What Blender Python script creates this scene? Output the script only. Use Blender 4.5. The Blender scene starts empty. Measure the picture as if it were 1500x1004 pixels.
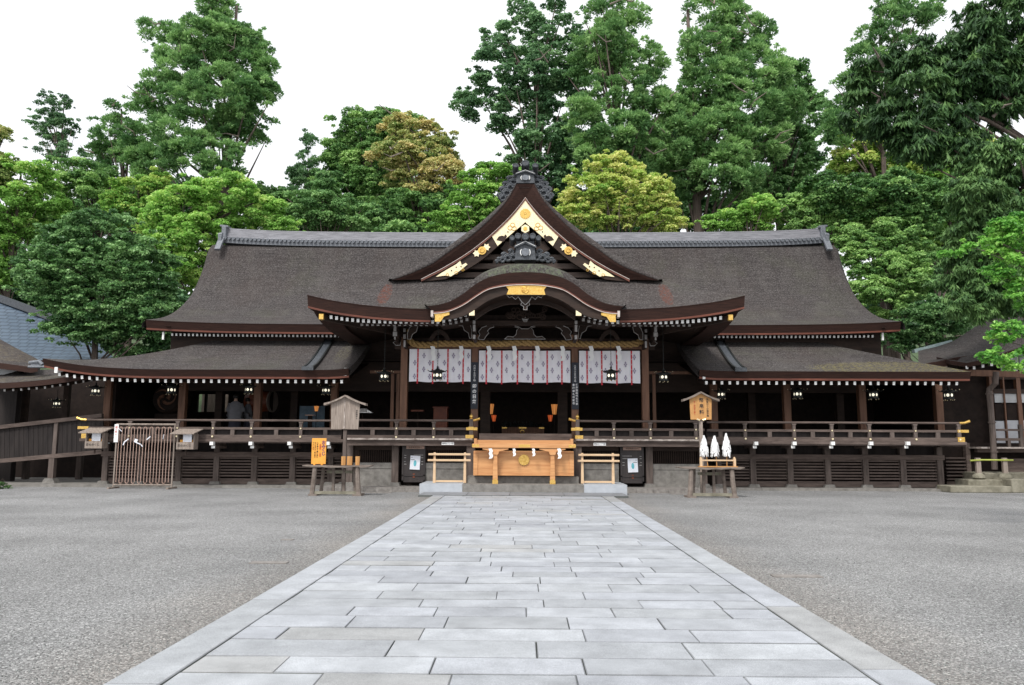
import bpy, math, random
import numpy as np
from mathutils import Vector, Matrix
sc = bpy.context.scene
COL = sc.collection
rad = math.radians
# ------------------------------------------------------------------ camera
F = 1144.0
YAW, PIT, ROLL, EYE = rad(.85), rad(7.37), rad(.25), 1.6
CAMROT = Matrix.Rotation(YAW, 3, 'Z') @ Matrix.Rotation(math.pi/2 + PIT, 3, 'X') @ Matrix.Rotation(ROLL, 3, 'Z')
cd = bpy.data.cameras.new('camera'); cam = bpy.data.objects.new('camera', cd); COL.objects.link(cam)
cd.sensor_width = 36; cd.lens = 36*F/1500; cd.clip_end = 2000
cam.location = (0, 0, EYE); cam.rotation_euler = CAMROT.to_euler()
sc.camera = cam
# ------------------------------------------------------------------ sky and sun (thin bright overcast)
SUN_EL, SUN_AZ = rad(52), rad(-155)      # azimuth from +Y, clockwise: behind the viewer, to the left
w = bpy.data.worlds.new("World"); sc.world = w; w.use_nodes = True
nt = w.node_tree; nt.nodes.clear()
sky = nt.nodes.new('ShaderNodeTexSky'); sky.sky_type = 'NISHITA'; sky.sun_disc = False
sky.sun_elevation = SUN_EL; sky.sun_rotation = SUN_AZ; sky.dust_density = 3
hsv = nt.nodes.new('ShaderNodeHueSaturation'); hsv.inputs['Saturation'].default_value = .35
nt.links.new(sky.outputs[0], hsv.inputs['Color'])
mixn = nt.nodes.new('ShaderNodeMix'); mixn.data_type = 'RGBA'
mixn.inputs[0].default_value = .72
cl = nt.nodes.new('ShaderNodeTexNoise'); cl.inputs['Scale'].default_value = 1.6; cl.inputs['Detail'].default_value = 5
cr = nt.nodes.new('ShaderNodeValToRGB')
cr.color_ramp.elements[0].position = .3; cr.color_ramp.elements[0].color = (10.2, 10.5, 11.0, 1)
cr.color_ramp.elements[1].position = .7; cr.color_ramp.elements[1].color = (11.5, 11.6, 11.8, 1)
nt.links.new(cl.outputs['Fac'], cr.inputs[0])
nt.links.new(hsv.outputs[0], mixn.inputs[6]); nt.links.new(cr.outputs[0], mixn.inputs[7])
bg = nt.nodes.new('ShaderNodeBackground'); bg.inputs['Strength'].default_value = .1
nt.links.new(mixn.outputs[2], bg.inputs['Color'])
wo = nt.nodes.new('ShaderNodeOutputWorld'); nt.links.new(bg.outputs[0], wo.inputs[0])
sl = bpy.data.lights.new('sun', 'SUN'); sl.energy = 2.2; sl.angle = rad(14); sl.color = (1, .97, .92)
so = bpy.data.objects.new('sun', sl); COL.objects.link(so)
sd = Vector((math.sin(SUN_AZ)*math.cos(SUN_EL), math.cos(SUN_AZ)*math.cos(SUN_EL), math.sin(SUN_EL)))
so.rotation_euler = sd.to_track_quat('Z', 'Y').to_euler(); so.location = (0, 0, 40)
sc.view_settings.view_transform = 'Standard'; sc.view_settings.look = 'None'
sc.view_settings.gamma = 1; sc.view_settings.exposure = 0.42
sc.cycles.max_bounces = 6; sc.cycles.diffuse_bounces = 3; sc.cycles.transmission_bounces = 3
sc.cycles.use_denoising = True

# ------------------------------------------------------------------ helpers
def P(px, py, Y):
    d = CAMROT @ Vector(((px-750)/F, -(py-502)/F, -1)); t = Y/d.y
    return (d.x*t, Y, EYE + d.z*t)
def X(px, Y, py=650): return P(px, py, Y)[0]
def Z(py, Y, px=767): return P(px, py, Y)[2]
ORG = {}
def setp(o, label=None, cat=None, group=None, kind=None):
    if label: o['label'] = label
    if cat: o['category'] = cat
    if group: o['group'] = group
    if kind: o['kind'] = kind
    return o
def thing(name, label, cat, loc=(0, 0, 0), group=None, kind=None):
    o = bpy.data.objects.new(name, None); COL.objects.link(o); o.location = loc; o.empty_display_size = .2
    ORG[o] = Vector(loc); return setp(o, label, cat, group, kind)
class MB:
    def __init__(s): s.v = []; s.f = []; s.m = []; s.mi = 0
    def add(s, vs, fs, mi=None):
        n = len(s.v); s.v += [tuple(v) for v in vs]
        for f in fs: s.f.append([i+n for i in f]); s.m.append(s.mi if mi is None else mi)
        return s
    def box(s, x0, x1, y0, y1, z0, z1, mi=None):
        if x0 > x1: x0, x1 = x1, x0
        if y0 > y1: y0, y1 = y1, y0
        if z0 > z1: z0, z1 = z1, z0
        return s.add([(x0,y0,z0),(x1,y0,z0),(x1,y1,z0),(x0,y1,z0),(x0,y0,z1),(x1,y0,z1),(x1,y1,z1),(x0,y1,z1)],
              [(0,3,2,1),(4,5,6,7),(0,1,5,4),(1,2,6,5),(2,3,7,6),(3,0,4,7)], mi)
    def bar(s, a, b, wd, ht, mi=None, capmi=None, up=(0,0,1)):
        a = Vector(a); b = Vector(b); d = (b-a).normalized(); u = Vector(up)
        if abs(d.dot(u)) > .98: u = Vector((0,1,0))
        r = d.cross(u).normalized()*wd/2; q = r.cross(d).normalized()*ht/2
        vs = [a-r-q, a+r-q, a+r+q, a-r+q, b-r-q, b+r-q, b+r+q, b-r+q]
        fs = [(0,1,2,3),(4,7,6,5),(0,4,5,1),(1,5,6,2),(2,6,7,3),(3,7,4,0)]
        s.add(vs, fs, mi)
        if capmi is not None: s.m[-6] = capmi
        return s
    def prism(s, pts, y0, y1, mi=None, ax='y'):
        n = len(pts)
        if ax == 'y': vs = [(x, y0, z) for x, z in pts]+[(x, y1, z) for x, z in pts]
        elif ax == 'x': vs = [(y0, x, z) for x, z in pts]+[(y1, x, z) for x, z in pts]
        else: vs = [(x, z, y0) for x, z in pts]+[(x, z, y1) for x, z in pts]
        return s.add(vs, [list(range(n)), list(range(2*n-1, n-1, -1))]+[(i, i+n, (i+1) % n+n, (i+1) % n) for i in range(n)], mi)
    def strip(s, up, lo, y0, y1, mi=None):
        """ribbon between two XZ polylines, extruded y0..y1"""
        n = len(up)
        for i in range(n-1):
            q = [up[i], up[i+1], lo[i+1], lo[i]]
            vs = [(x, y0, z) for x, z in q]+[(x, y1, z) for x, z in q]
            fs = [(3,2,1,0), (4,5,6,7), (0,1,5,4), (2,3,7,6)]
            if i == 0: fs.append((3,0,4,7))
            if i == n-2: fs.append((1,2,6,5))
            s.add(vs, fs, mi)
        return s
    def grid(s, rows, mi=None, flip=False):
        n = len(rows[0]); vs = [p for r in rows for p in r]
        fs = []
        for i in range(len(rows)-1):
            for j in range(n-1):
                q = (i*n+j, i*n+j+1, (i+1)*n+j+1, (i+1)*n+j)
                fs.append(q[::-1] if flip else q)
        return s.add(vs, fs, mi)
    def tube(s, path, r, n=8, mi=None, cap=True):
        path = [Vector(p) for p in path]; rs = r if isinstance(r, (list, tuple)) else [r]*len(path)
        vs = []
        for i, p in enumerate(path):
            d = (path[min(i+1, len(path)-1)]-path[max(i-1, 0)]).normalized()
            u = Vector((0,0,1)) if abs(d.z) < .9 else Vector((0,1,0))
            a = d.cross(u).normalized(); b = a.cross(d)
            vs += [p+(a*math.cos(2*math.pi*k/n)+b*math.sin(2*math.pi*k/n))*rs[i] for k in range(n)]
        fs = [(i*n+k, i*n+(k+1) % n, (i+1)*n+(k+1) % n, (i+1)*n+k) for i in range(len(path)-1) for k in range(n)]
        if cap: fs += [list(range(n))[::-1], [(len(path)-1)*n+k for k in range(n)]]
        return s.add(vs, fs, mi)
    def cyl(s, c, r, z0, z1, n=12, r2=None, mi=None):
        return s.tube([(c[0], c[1], z0), (c[0], c[1], z1)], [r, r if r2 is None else r2], n, mi)
    def disc(s, c, r, y0, y1, n=20, mi=None):
        return s.tube([(c[0], y0, c[1]), (c[0], y1, c[1])], r, n, mi)
    def lathe(s, prof, c=(0,0,0), n=12, mi=None):
        return s.tube([(c[0], c[1], c[2]+z) for r, z in prof], [max(r, .0005) for r, z in prof], n, mi)
    def torus(s, c, R, r, n=18, k=6, a0=0, a1=2*math.pi, mi=None, sy=1.0):
        m = n if a1-a0 > 6.2 else n
        return s.tube([(c[0]+R*math.cos(a0+(a1-a0)*i/m), c[1], c[2]+R*sy*math.sin(a0+(a1-a0)*i/m)) for i in range(m+1)], r, k, mi, cap=False)
    def build(s, name, mats, parent=None, smooth=False, label=None, loc=None):
        me = bpy.data.meshes.new(name); off = Vector((0,0,0))
        if parent is not None: off = ORG.get(parent, Vector((0,0,0)))
        elif loc is not None: off = Vector(loc)
        me.from_pydata([(v[0]-off.x, v[1]-off.y, v[2]-off.z) for v in s.v], [], s.f)
        if not isinstance(mats, (list, tuple)): mats = [mats]
        for m in mats: me.materials.append(m)
        if len(mats) > 1: me.polygons.foreach_set('material_index', s.m)
        if smooth: me.polygons.foreach_set('use_smooth', [True]*len(me.polygons))
        me.validate(); me.update()
        o = bpy.data.objects.new(name, me); COL.objects.link(o); ORG[o] = off
        if parent is not None: o.parent = parent
        elif loc is not None: o.location = loc
        if label: o['label'] = label
        return o
def structure(name, mb, m, **k): return setp(mb.build(name, m, **k), kind='structure')
def bevel(o, wd=.008, seg=2):
    b = o.modifiers.new('b', 'BEVEL'); b.width = wd; b.segments = seg; b.limit_method = 'ANGLE'; return o
def copy_tree(o, loc=None, parent=None):
    c = o.copy(); COL.objects.link(c)
    if parent is not None: c.parent = parent
    if loc is not None: c.location = loc
    ORG[c] = Vector(loc) if loc is not None else ORG.get(o)
    for ch in list(o.children): copy_tree(ch, None, c)
    return c
def text(parent, name, body, size, x, y, z, mat, vertical=True, extr=.002, dz=1.02, sx=1.0, bold=.0):
    """flat lettering facing -Y, anchored at its top centre"""
    c = bpy.data.curves.new(name, 'FONT'); c.body = '\n'.join(body) if vertical else body
    c.size = size; c.extrude = extr; c.align_x = 'CENTER'; c.align_y = 'TOP'; c.space_line = dz; c.offset = bold
    c.resolution_u = 3
    o = bpy.data.objects.new('t', c); COL.objects.link(o)
    dg = bpy.context.evaluated_depsgraph_get()
    me = bpy.data.meshes.new_from_object(o.evaluated_get(dg)); bpy.data.objects.remove(o)
    off = ORG[parent]
    me.transform(Matrix.Translation(Vector((x, y, z))-off) @ Matrix.Rotation(math.pi/2, 4, 'X') @ Matrix.Diagonal((sx, 1, 1, 1)))
    me.materials.clear(); me.materials.append(mat)
    t = bpy.data.objects.new(name, me); COL.objects.link(t); t.parent = parent; ORG[t] = off
    return t
rng = random.Random(7)

# ------------------------------------------------------------------ materials
M = {}
def mk(name, cols, scale=8, rough=.8, bump=.2, bscale=40, metal=0, stretch=(1,1,1), detail=6, pos=None, spec=.5, bdist=.01):
    m = bpy.data.materials.new(name); m.use_nodes = True; n = m.node_tree; b = n.nodes['Principled BSDF']
    geo = n.nodes.new('ShaderNodeNewGeometry'); mp = n.nodes.new('ShaderNodeMapping'); mp.inputs['Scale'].default_value = stretch
    n.links.new(geo.outputs['Position'], mp.inputs[0])
    t = n.nodes.new('ShaderNodeTexNoise'); t.inputs['Scale'].default_value = scale; t.inputs['Detail'].default_value = detail; t.inputs['Roughness'].default_value = .65
    n.links.new(mp.outputs[0], t.inputs['Vector'])
    r = n.nodes.new('ShaderNodeValToRGB'); e = r.color_ramp.elements
    pos = pos or ([.3, .7] if len(cols) == 2 else [.28+.44*i/(len(cols)-1) for i in range(len(cols))])
    while len(e) < len(cols): e.new(.5)
    for i, c in enumerate(cols): e[i].position = pos[i]; e[i].color = (*c, 1)
    n.links.new(t.outputs['Fac'], r.inputs[0]); n.links.new(r.outputs[0], b.inputs['Base Color'])
    b.inputs['Roughness'].default_value = rough; b.inputs['Metallic'].default_value = metal
    b.inputs['Specular IOR Level'].default_value = spec
    if bump:
        t2 = n.nodes.new('ShaderNodeTexNoise'); t2.inputs['Scale'].default_value = bscale; t2.inputs['Detail'].default_value = 4
        n.links.new(mp.outputs[0], t2.inputs['Vector'])
        bp = n.nodes.new('ShaderNodeBump'); bp.inputs['Strength'].default_value = bump; bp.inputs['Distance'].default_value = bdist
        n.links.new(t2.outputs['Fac'], bp.inputs['Height']); n.links.new(bp.outputs[0], b.inputs['Normal'])
    M[name] = m; m['ramp'] = r.name; return m
def overlay(m, col, scale, lo, hi, stretch=(1,1,1), detail=5, maxf=1.0, box=None):
    """mix another colour in by a noise mask; box=(centre, halfsize) confines it to a patch with soft edge"""
    n = m.node_tree; b = n.nodes['Principled BSDF']; src = b.inputs['Base Color'].links[0].from_socket
    geo = n.nodes.new('ShaderNodeNewGeometry'); mp = n.nodes.new('ShaderNodeMapping'); mp.inputs['Scale'].default_value = stretch
    n.links.new(geo.outputs['Position'], mp.inputs[0])
    t = n.nodes.new('ShaderNodeTexNoise'); t.inputs['Scale'].default_value = scale; t.inputs['Detail'].default_value = detail; t.inputs['Roughness'].default_value = .7
    n.links.new(mp.outputs[0], t.inputs['Vector'])
    mr = n.nodes.new('ShaderNodeMapRange'); mr.inputs[1].default_value = lo; mr.inputs[2].default_value = hi; mr.inputs[4].default_value = maxf
    fac = t.outputs['Fac']
    if box:
        c, h = box
        vs = n.nodes.new('ShaderNodeVectorMath'); vs.operation = 'SUBTRACT'; vs.inputs[1].default_value = c; n.links.new(geo.outputs['Position'], vs.inputs[0])
        vd = n.nodes.new('ShaderNodeVectorMath'); vd.operation = 'DIVIDE'; vd.inputs[1].default_value = h; n.links.new(vs.outputs[0], vd.inputs[0])
        ln = n.nodes.new('ShaderNodeVectorMath'); ln.operation = 'LENGTH'; n.links.new(vd.outputs[0], ln.inputs[0])
        a = n.nodes.new('ShaderNodeMath'); a.operation = 'SUBTRACT'; a.inputs[0].default_value = 1; n.links.new(ln.outputs[1], a.inputs[1])
        a1 = n.nodes.new('ShaderNodeMath'); a1.operation = 'MULTIPLY'; a1.use_clamp = True; a1.inputs[1].default_value = 2.2; n.links.new(a.outputs[0], a1.inputs[0])
        a2 = n.nodes.new('ShaderNodeMath'); a2.operation = 'MULTIPLY_ADD'; a2.inputs[1].default_value = .6; n.links.new(a1.outputs[0], a2.inputs[0])
        a3 = n.nodes.new('ShaderNodeMath'); a3.operation = 'ADD'; a3.inputs[1].default_value = -.6; n.links.new(t.outputs['Fac'], a3.inputs[0]); n.links.new(a3.outputs[0], a2.inputs[2])
        fac = a2.outputs[0]
    n.links.new(fac, mr.inputs[0])
    mx = n.nodes.new('ShaderNodeMix'); mx.data_type = 'RGBA'; mx.inputs[7].default_value = (*col, 1)
    n.links.new(mr.outputs[0], mx.inputs[0]); n.links.new(src, mx.inputs[6]); n.links.new(mx.outputs[2], b.inputs['Base Color'])
    return m
bark = mk('cypress_bark', [(.029,.0255,.0255), (.078,.070,.068), (.21,.198,.192)], 19, .95, .7, 22, detail=7, pos=[.36,.53,.75], spec=.15, bdist=.05)
overlay(bark, (.030,.026,.026), 7, .42, .70, (.10,.5,4.5), maxf=.75, detail=4)
overlay(bark, (.13,.12,.112), .9, .50, .78, (1,.4,.35), maxf=.4)
overlay(bark, (.085,.060,.05), .5, .45, .75, (1,.5,.5), maxf=.25)
overlay(bark, (.10,.105,.07), .35, .52, .68, (1,1,1), maxf=.22)
overlay(bark, (.19,.165,.065), 11, .44, .62, maxf=.75, detail=8, box=((13.0,27.3,4.3), (5.0,1.7,1.2)))
overlay(bark, (.17,.16,.10), 12, .46, .66, maxf=.6, box=((-6.75,29,5.0), (.45,2.4,1.5)))
overlay(bark, (.14,.13,.09), 12, .46, .68, maxf=.5, box=((6.6,29,5.0), (.5,2.4,1.5)))
overlay(bark, (.13,.045,.03), 14, .40, .60, maxf=.75, box=((-4.5,24.9,6.4), (.33,1.5,1.3)))
overlay(bark, (.13,.045,.03), 14, .40, .60, maxf=.75, box=((4.6,24.9,6.4), (.33,1.5,1.3)))
overlay(bark, (.13,.15,.10), 9, .42, .60, maxf=.75, detail=8, box=((.05,23.9,6.9), (2.2,1.2,.9)))
mk('bark_edge', [(.022,.011,.009), (.055,.025,.018)], 14, .8, .6, 40, stretch=(.15,1,3), spec=.25)
mk('red_wood', [(.09,.026,.016), (.20,.062,.036)], 5, .6, .2, 20, stretch=(.3,1,1))
mk('pale_line', [(.42,.36,.32), (.60,.52,.48)], 8, .6, 0)
mk('dark_wood', [(.020,.013,.010), (.05,.030,.022)], 6, .7, .3, 30, stretch=(.25,1,1), spec=.3)
mk('panel_wood', [(.014,.011,.011), (.036,.029,.027)], 5, .8, .3, 30, stretch=(1,1,.15), spec=.3)
mk('pillar_wood', [(.10,.045,.025), (.22,.11,.065)], 5, .65, .3, 24, stretch=(2,2,.2))
mk('aged_wood', [(.060,.044,.038), (.165,.125,.108)], 6, .8, .4, 26, stretch=(.25,1,1.5), spec=.3)
mk('aged_post', [(.065,.050,.043), (.165,.130,.115)], 6, .8, .4, 26, stretch=(1.5,1.5,.2), spec=.3)
mk('grey_wood', [(.16,.125,.105), (.38,.32,.275)], 6, .85, .5, 30, stretch=(2.5,2.5,.25), spec=.3)
mk('plank_edge', [(.20,.16,.14), (.50,.44,.40)], 5, .85, .4, 30, stretch=(1,1,1), pos=[.35,.6])
mk('table_wood', [(.12,.095,.08), (.27,.225,.195)], 6, .85, .5, 30, stretch=(.5,1,1), spec=.3)
mk('new_wood', [(.42,.175,.06), (.66,.34,.14)], 3, .5, .15, 14, stretch=(.3,1,4.5), pos=[.25,.62])
mk('rail_wood', [(.56,.38,.22), (.70,.51,.33)], 5, .5, .1, 24, stretch=(.4,1,1))
mk('sign_wood', [(.42,.20,.06), (.58,.31,.11)], 6, .6, .15, 24, stretch=(2,1,.3))
mk('white_paint', [(.82,.82,.80), (.90,.90,.89)], 9, .6, .08, 30)
mk('grey_paint', [(.30,.29,.28), (.46,.44,.43)], 14, .7, .1, 30)
mk('gold', [(.62,.36,.07), (.92,.62,.20)], 18, .33, .35, 35, metal=.75)
mk('bright_gold', [(.88,.70,.38), (1.0,.92,.68)], 26, .30, .6, 22, metal=.55)
mk('tile', [(.085,.095,.11), (.21,.225,.25)], 16, .5, .3, 26)
mk('ridge_tile', [(.13,.13,.145), (.36,.36,.39)], 7, .55, .5, 20, stretch=(.25,1,4))
mk('iron_tile', [(.028,.032,.038), (.085,.095,.108)], 12, .5, .4, 30)
mk('bronze', [(.012,.014,.014), (.035,.04,.038)], 14, .4, .2, 40, metal=.5)
mk('stone', [(.13,.122,.11), (.27,.255,.235)], 5, .85, .4, 50)
mk('base_stone', [(.14,.125,.115), (.30,.28,.26)], 7, .85, .5, 40)
mk('pale_stone', [(.36,.385,.42), (.46,.485,.52)], 4, .8, .15, 60)
mk('mossy_stone', [(.13,.12,.085), (.30,.28,.22)], 4, .9, .5, 30)
mk('cloth', [(.80,.795,.86), (.87,.865,.91)], 3, .9, .1, 60)
mk('red_cloth', [(.50,.015,.03), (.62,.03,.05)], 20, .7, 0)
mk('crest_ink', [(.27,.23,.34), (.38,.34,.44)], 20, .8, 0)
mk('banner_blue', [(.008,.011,.02), (.016,.022,.036)], 10, .6, .1, 30)
mk('white', [(.86,.87,.88), (.93,.93,.93)], 10, .7, 0)
mk('paper', [(.74,.77,.86), (.86,.88,.92)], 30, .8, .3, 60)
mk('ink', [(.015,.012,.012), (.03,.025,.025)], 10, .7, 0)
mk('purple', [(.12,.02,.12), (.16,.03,.16)], 10, .6, 0)
mk('red_ink', [(.55,.06,.03), (.6,.08,.04)], 10, .6, 0)
mk('orange_sign', [(.72,.30,.04), (.82,.40,.06)], 4, .5, .05, 20)
mk('rope', [(.17,.10,.035), (.50,.33,.13)], 22, .9, .6, 60)
mk('notice_black', [(.022,.017,.017), (.05,.04,.038)], 6, .5, .2, 30, stretch=(1,1,.2))
mk('teal', [(.10,.42,.50), (.16,.52,.60)], 10, .6, 0)
mk('pink_wood', [(.42,.28,.22), (.58,.40,.33)], 8, .7, .1, 30)
mk('plaster', [(.42,.43,.44), (.56,.57,.58)], 3, .9, .1, 20)
mk('shoji', [(.46,.47,.50), (.58,.59,.62)], 3, .9, 0)
mk('blue_tile', [(.05,.07,.10), (.10,.135,.18)], 5, .5, .2, 20)
mk('copper', [(.25,.35,.34), (.42,.52,.52)], 5, .6, .2, 20)
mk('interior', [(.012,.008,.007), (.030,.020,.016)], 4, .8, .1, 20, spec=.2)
mk('lacquer', [(.14,.03,.012), (.22,.055,.018)], 4, .5, .05, 20)
mk('bamboo', [(.28,.33,.05), (.42,.46,.10)], 6, .5, .1, 20)
mk('screen_blue', [(.03,.075,.12), (.14,.21,.27)], 2.2, .5, 0)
mk('trunk', [(.05,.036,.028), (.15,.115,.095)], 3, .9, .7, 12, stretch=(3,3,.35), bdist=.05)
mk('bare_branch', [(.16,.12,.10), (.30,.25,.22)], 4, .85, .3, 20)
mk('ground_cover', [(.02,.04,.012), (.06,.10,.03)], 1.2, .95, .6, 4, bdist=.1)
mk('joint', [(.02,.028,.018), (.05,.05,.045)], 4, .95, .3, 30)
mk('skin', [(.50,.32,.24), (.54,.35,.27)], 10, .6, 0)
mk('robe', [(.17,.17,.19), (.24,.24,.26)], 5, .9, .1, 20)
mk('dark_cloth', [(.03,.03,.045), (.05,.05,.07)], 5, .9, .1, 20)
mk('hair', [(.008,.007,.006), (.02,.015,.012)], 30, .5, .2, 80)
# lattice pattern on the bluish roof
def brickify(m, c1, c2, mortar, sx, sz, swap=False):
    n = m.node_tree; b = n.nodes['Principled BSDF']; geo = n.nodes.new('ShaderNodeNewGeometry')
    br = n.nodes.new('ShaderNodeTexBrick'); br.inputs['Scale'].default_value = 1
    br.inputs['Color1'].default_value = (*c1, 1); br.inputs['Color2'].default_value = (*c2, 1); br.inputs['Mortar'].default_value = (*mortar, 1)
    br.inputs['Brick Width'].default_value = sx; br.inputs['Row Height'].default_value = sz; br.inputs['Mortar Size'].default_value = sz*.13
    sp = n.nodes.new('ShaderNodeSeparateXYZ'); cb = n.nodes.new('ShaderNodeCombineXYZ')
    n.links.new(geo.outputs['Position'], sp.inputs[0]); n.links.new(sp.outputs[0], cb.inputs[0]); n.links.new(sp.outputs[2], cb.inputs[1])
    n.links.new(cb.outputs[0], br.inputs['Vector'])
    mx = n.nodes.new('ShaderNodeMix'); mx.data_type = 'RGBA'; mx.inputs[0].default_value = .6
    n.links.new(b.inputs['Base Color'].links[0].from_socket, mx.inputs[6]); n.links.new(br.outputs[0], mx.inputs[7]); n.links.new(mx.outputs[2], b.inputs['Base Color'])
brickify(M['blue_tile'], (.075,.11,.155), (.10,.14,.19), (.02,.03,.045), .45, .24)
def glow(name, col, st):
    m = bpy.data.materials.new(name); m.use_nodes = True; b = m.node_tree.nodes['Principled BSDF']
    b.inputs['Base Color'].default_value = (*col, 1); b.inputs['Emission Color'].default_value = (*col, 1); b.inputs['Emission Strength'].default_value = st
    nz = m.node_tree.nodes.new('ShaderNodeTexNoise'); nz.inputs['Scale'].default_value = 9
    mr = m.node_tree.nodes.new('ShaderNodeMapRange'); mr.inputs[3].default_value = st*.6; mr.inputs[4].default_value = st*1.2
    m.node_tree.links.new(nz.outputs['Fac'], mr.inputs[0]); m.node_tree.links.new(mr.outputs[0], b.inputs['Emission Strength'])
    M[name] = m; return m
glow('lamp_white', (1, .93, .72), .75); glow('lamp_orange', (1, .38, .10), .30); glow('lamp_red', (.9, .16, .04), .3)
# gravel
def gravel_mat():
    m = bpy.data.materials.new('gravel'); m.use_nodes = True; n = m.node_tree; b = n.nodes['Principled BSDF']; L = n.links.new
    geo = n.nodes.new('ShaderNodeNewGeometry')
    v = n.nodes.new('ShaderNodeTexVoronoi'); v.inputs['Scale'].default_value = 70; v.inputs['Randomness'].default_value = 1
    L(geo.outputs['Position'], v.inputs['Vector'])
    sp = n.nodes.new('ShaderNodeSeparateColor'); L(v.outputs['Color'], sp.inputs[0])
    r = n.nodes.new('ShaderNodeValToRGB'); e = r.color_ramp.elements
    e[0].position = 0; e[0].color = (.14,.137,.135,1); e[1].position = 1; e[1].color = (.58,.58,.57,1)
    k = e.new(.5); k.color = (.265,.265,.265,1); k = e.new(.85); k.color = (.37,.37,.37,1)
    L(sp.outputs[0], r.inputs[0])
    # broad patches: bare and swept areas, brownish beside the path
    t = n.nodes.new('ShaderNodeTexNoise'); t.inputs['Scale'].default_value = .45; t.inputs['Detail'].default_value = 6
    L(geo.outputs['Position'], t.inputs['Vector'])
    mr = n.nodes.new('ShaderNodeMapRange'); mr.inputs[1].default_value = .35; mr.inputs[2].default_value = .65; mr.inputs[3].default_value = .70; mr.inputs[4].default_value = .95
    L(t.outputs['Fac'], mr.inputs[0])
    mul = n.nodes.new('ShaderNodeVectorMath'); mul.operation = 'SCALE'; L(r.outputs[0], mul.inputs[0]); L(mr.outputs[0], mul.inputs['Scale'])
    # damp brown band along the kerbs
    s = n.nodes.new('ShaderNodeSeparateXYZ'); L(geo.outputs['Position'], s.inputs[0])
    ab = n.nodes.new('ShaderNodeMath'); ab.operation = 'ABSOLUTE'; L(s.outputs[0], ab.inputs[0])
    nb = n.nodes.new('ShaderNodeMath'); nb.operation = 'MULTIPLY_ADD'; nb.inputs[1].default_value = -1.6; L(t.outputs['Fac'], nb.inputs[0]); L(ab.outputs[0], nb.inputs[2])
    m2 = n.nodes.new('ShaderNodeMapRange'); m2.inputs[1].default_value = 1.9; m2.inputs[2].default_value = 2.9; m2.inputs[3].default_value = .55; m2.inputs[4].default_value = 0
    L(nb.outputs[0], m2.inputs[0])
    mx = n.nodes.new('ShaderNodeMix'); mx.data_type = 'RGBA'; mx.blend_type = 'MULTIPLY'; mx.inputs[7].default_value = (.84,.76,.68,1)
    L(m2.outputs[0], mx.inputs[0]); L(mul.outputs[0], mx.inputs[6]); L(mx.outputs[2], b.inputs['Base Color'])
    b.inputs['Roughness'].default_value = .9; b.inputs['Specular IOR Level'].default_value = .25
    bp = n.nodes.new('ShaderNodeBump'); bp.inputs['Strength'].default_value = .75; bp.inputs['Distance'].default_value = .012; bp.invert = True
    L(v.outputs['Distance'], bp.inputs['Height']); L(bp.outputs[0], b.inputs['Normal'])
    M['gravel'] = m
gravel_mat()
# granite slabs with a tint per slab
def granite_mat():
    m = bpy.data.materials.new('granite'); m.use_nodes = True; n = m.node_tree; b = n.nodes['Principled BSDF']; L = n.links.new
    geo = n.nodes.new('ShaderNodeNewGeometry'); at = n.nodes.new('ShaderNodeAttribute'); at.attribute_name = 'tint'
    t = n.nodes.new('ShaderNodeTexNoise'); t.inputs['Scale'].default_value = 170; t.inputs['Detail'].default_value = 2; L(geo.outputs['Position'], t.inputs['Vector'])
    r = n.nodes.new('ShaderNodeValToRGB'); e = r.color_ramp.elements
    e[0].position = .3; e[0].color = (.30,.315,.335,1); e[1].position = .7; e[1].color = (.53,.55,.575,1)
    L(t.outputs['Fac'], r.inputs[0])
    t2 = n.nodes.new('ShaderNodeTexNoise'); t2.inputs['Scale'].default_value = 2.3; t2.inputs['Detail'].default_value = 7; t2.inputs['Roughness'].default_value = .7; L(geo.outputs['Position'], t2.inputs['Vector'])
    mr = n.nodes.new('ShaderNodeMapRange'); mr.inputs[1].default_value = .3; mr.inputs[2].default_value = .7; mr.inputs[3].default_value = .70; mr.inputs[4].default_value = 1.10
    L(t2.outputs['Fac'], mr.inputs[0])
    mu = n.nodes.new('ShaderNodeVectorMath'); mu.operation = 'SCALE'; L(r.outputs[0], mu.inputs[0]); L(mr.outputs[0], mu.inputs['Scale'])
    mx = n.nodes.new('ShaderNodeMix'); mx.data_type = 'RGBA'; mx.blend_type = 'MULTIPLY'; mx.inputs[0].default_value = 1
    L(mu.outputs[0], mx.inputs[6]); L(at.outputs['Color'], mx.inputs[7]); L(mx.outputs[2], b.inputs['Base Color'])
    b.inputs['Roughness'].default_value = .62
    bp = n.nodes.new('ShaderNodeBump'); bp.inputs['Strength'].default_value = .25; bp.inputs['Distance'].default_value = .004
    L(t.outputs['Fac'], bp.inputs['Height']); L(bp.outputs[0], b.inputs['Normal'])
    M['granite'] = m
granite_mat()
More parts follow.
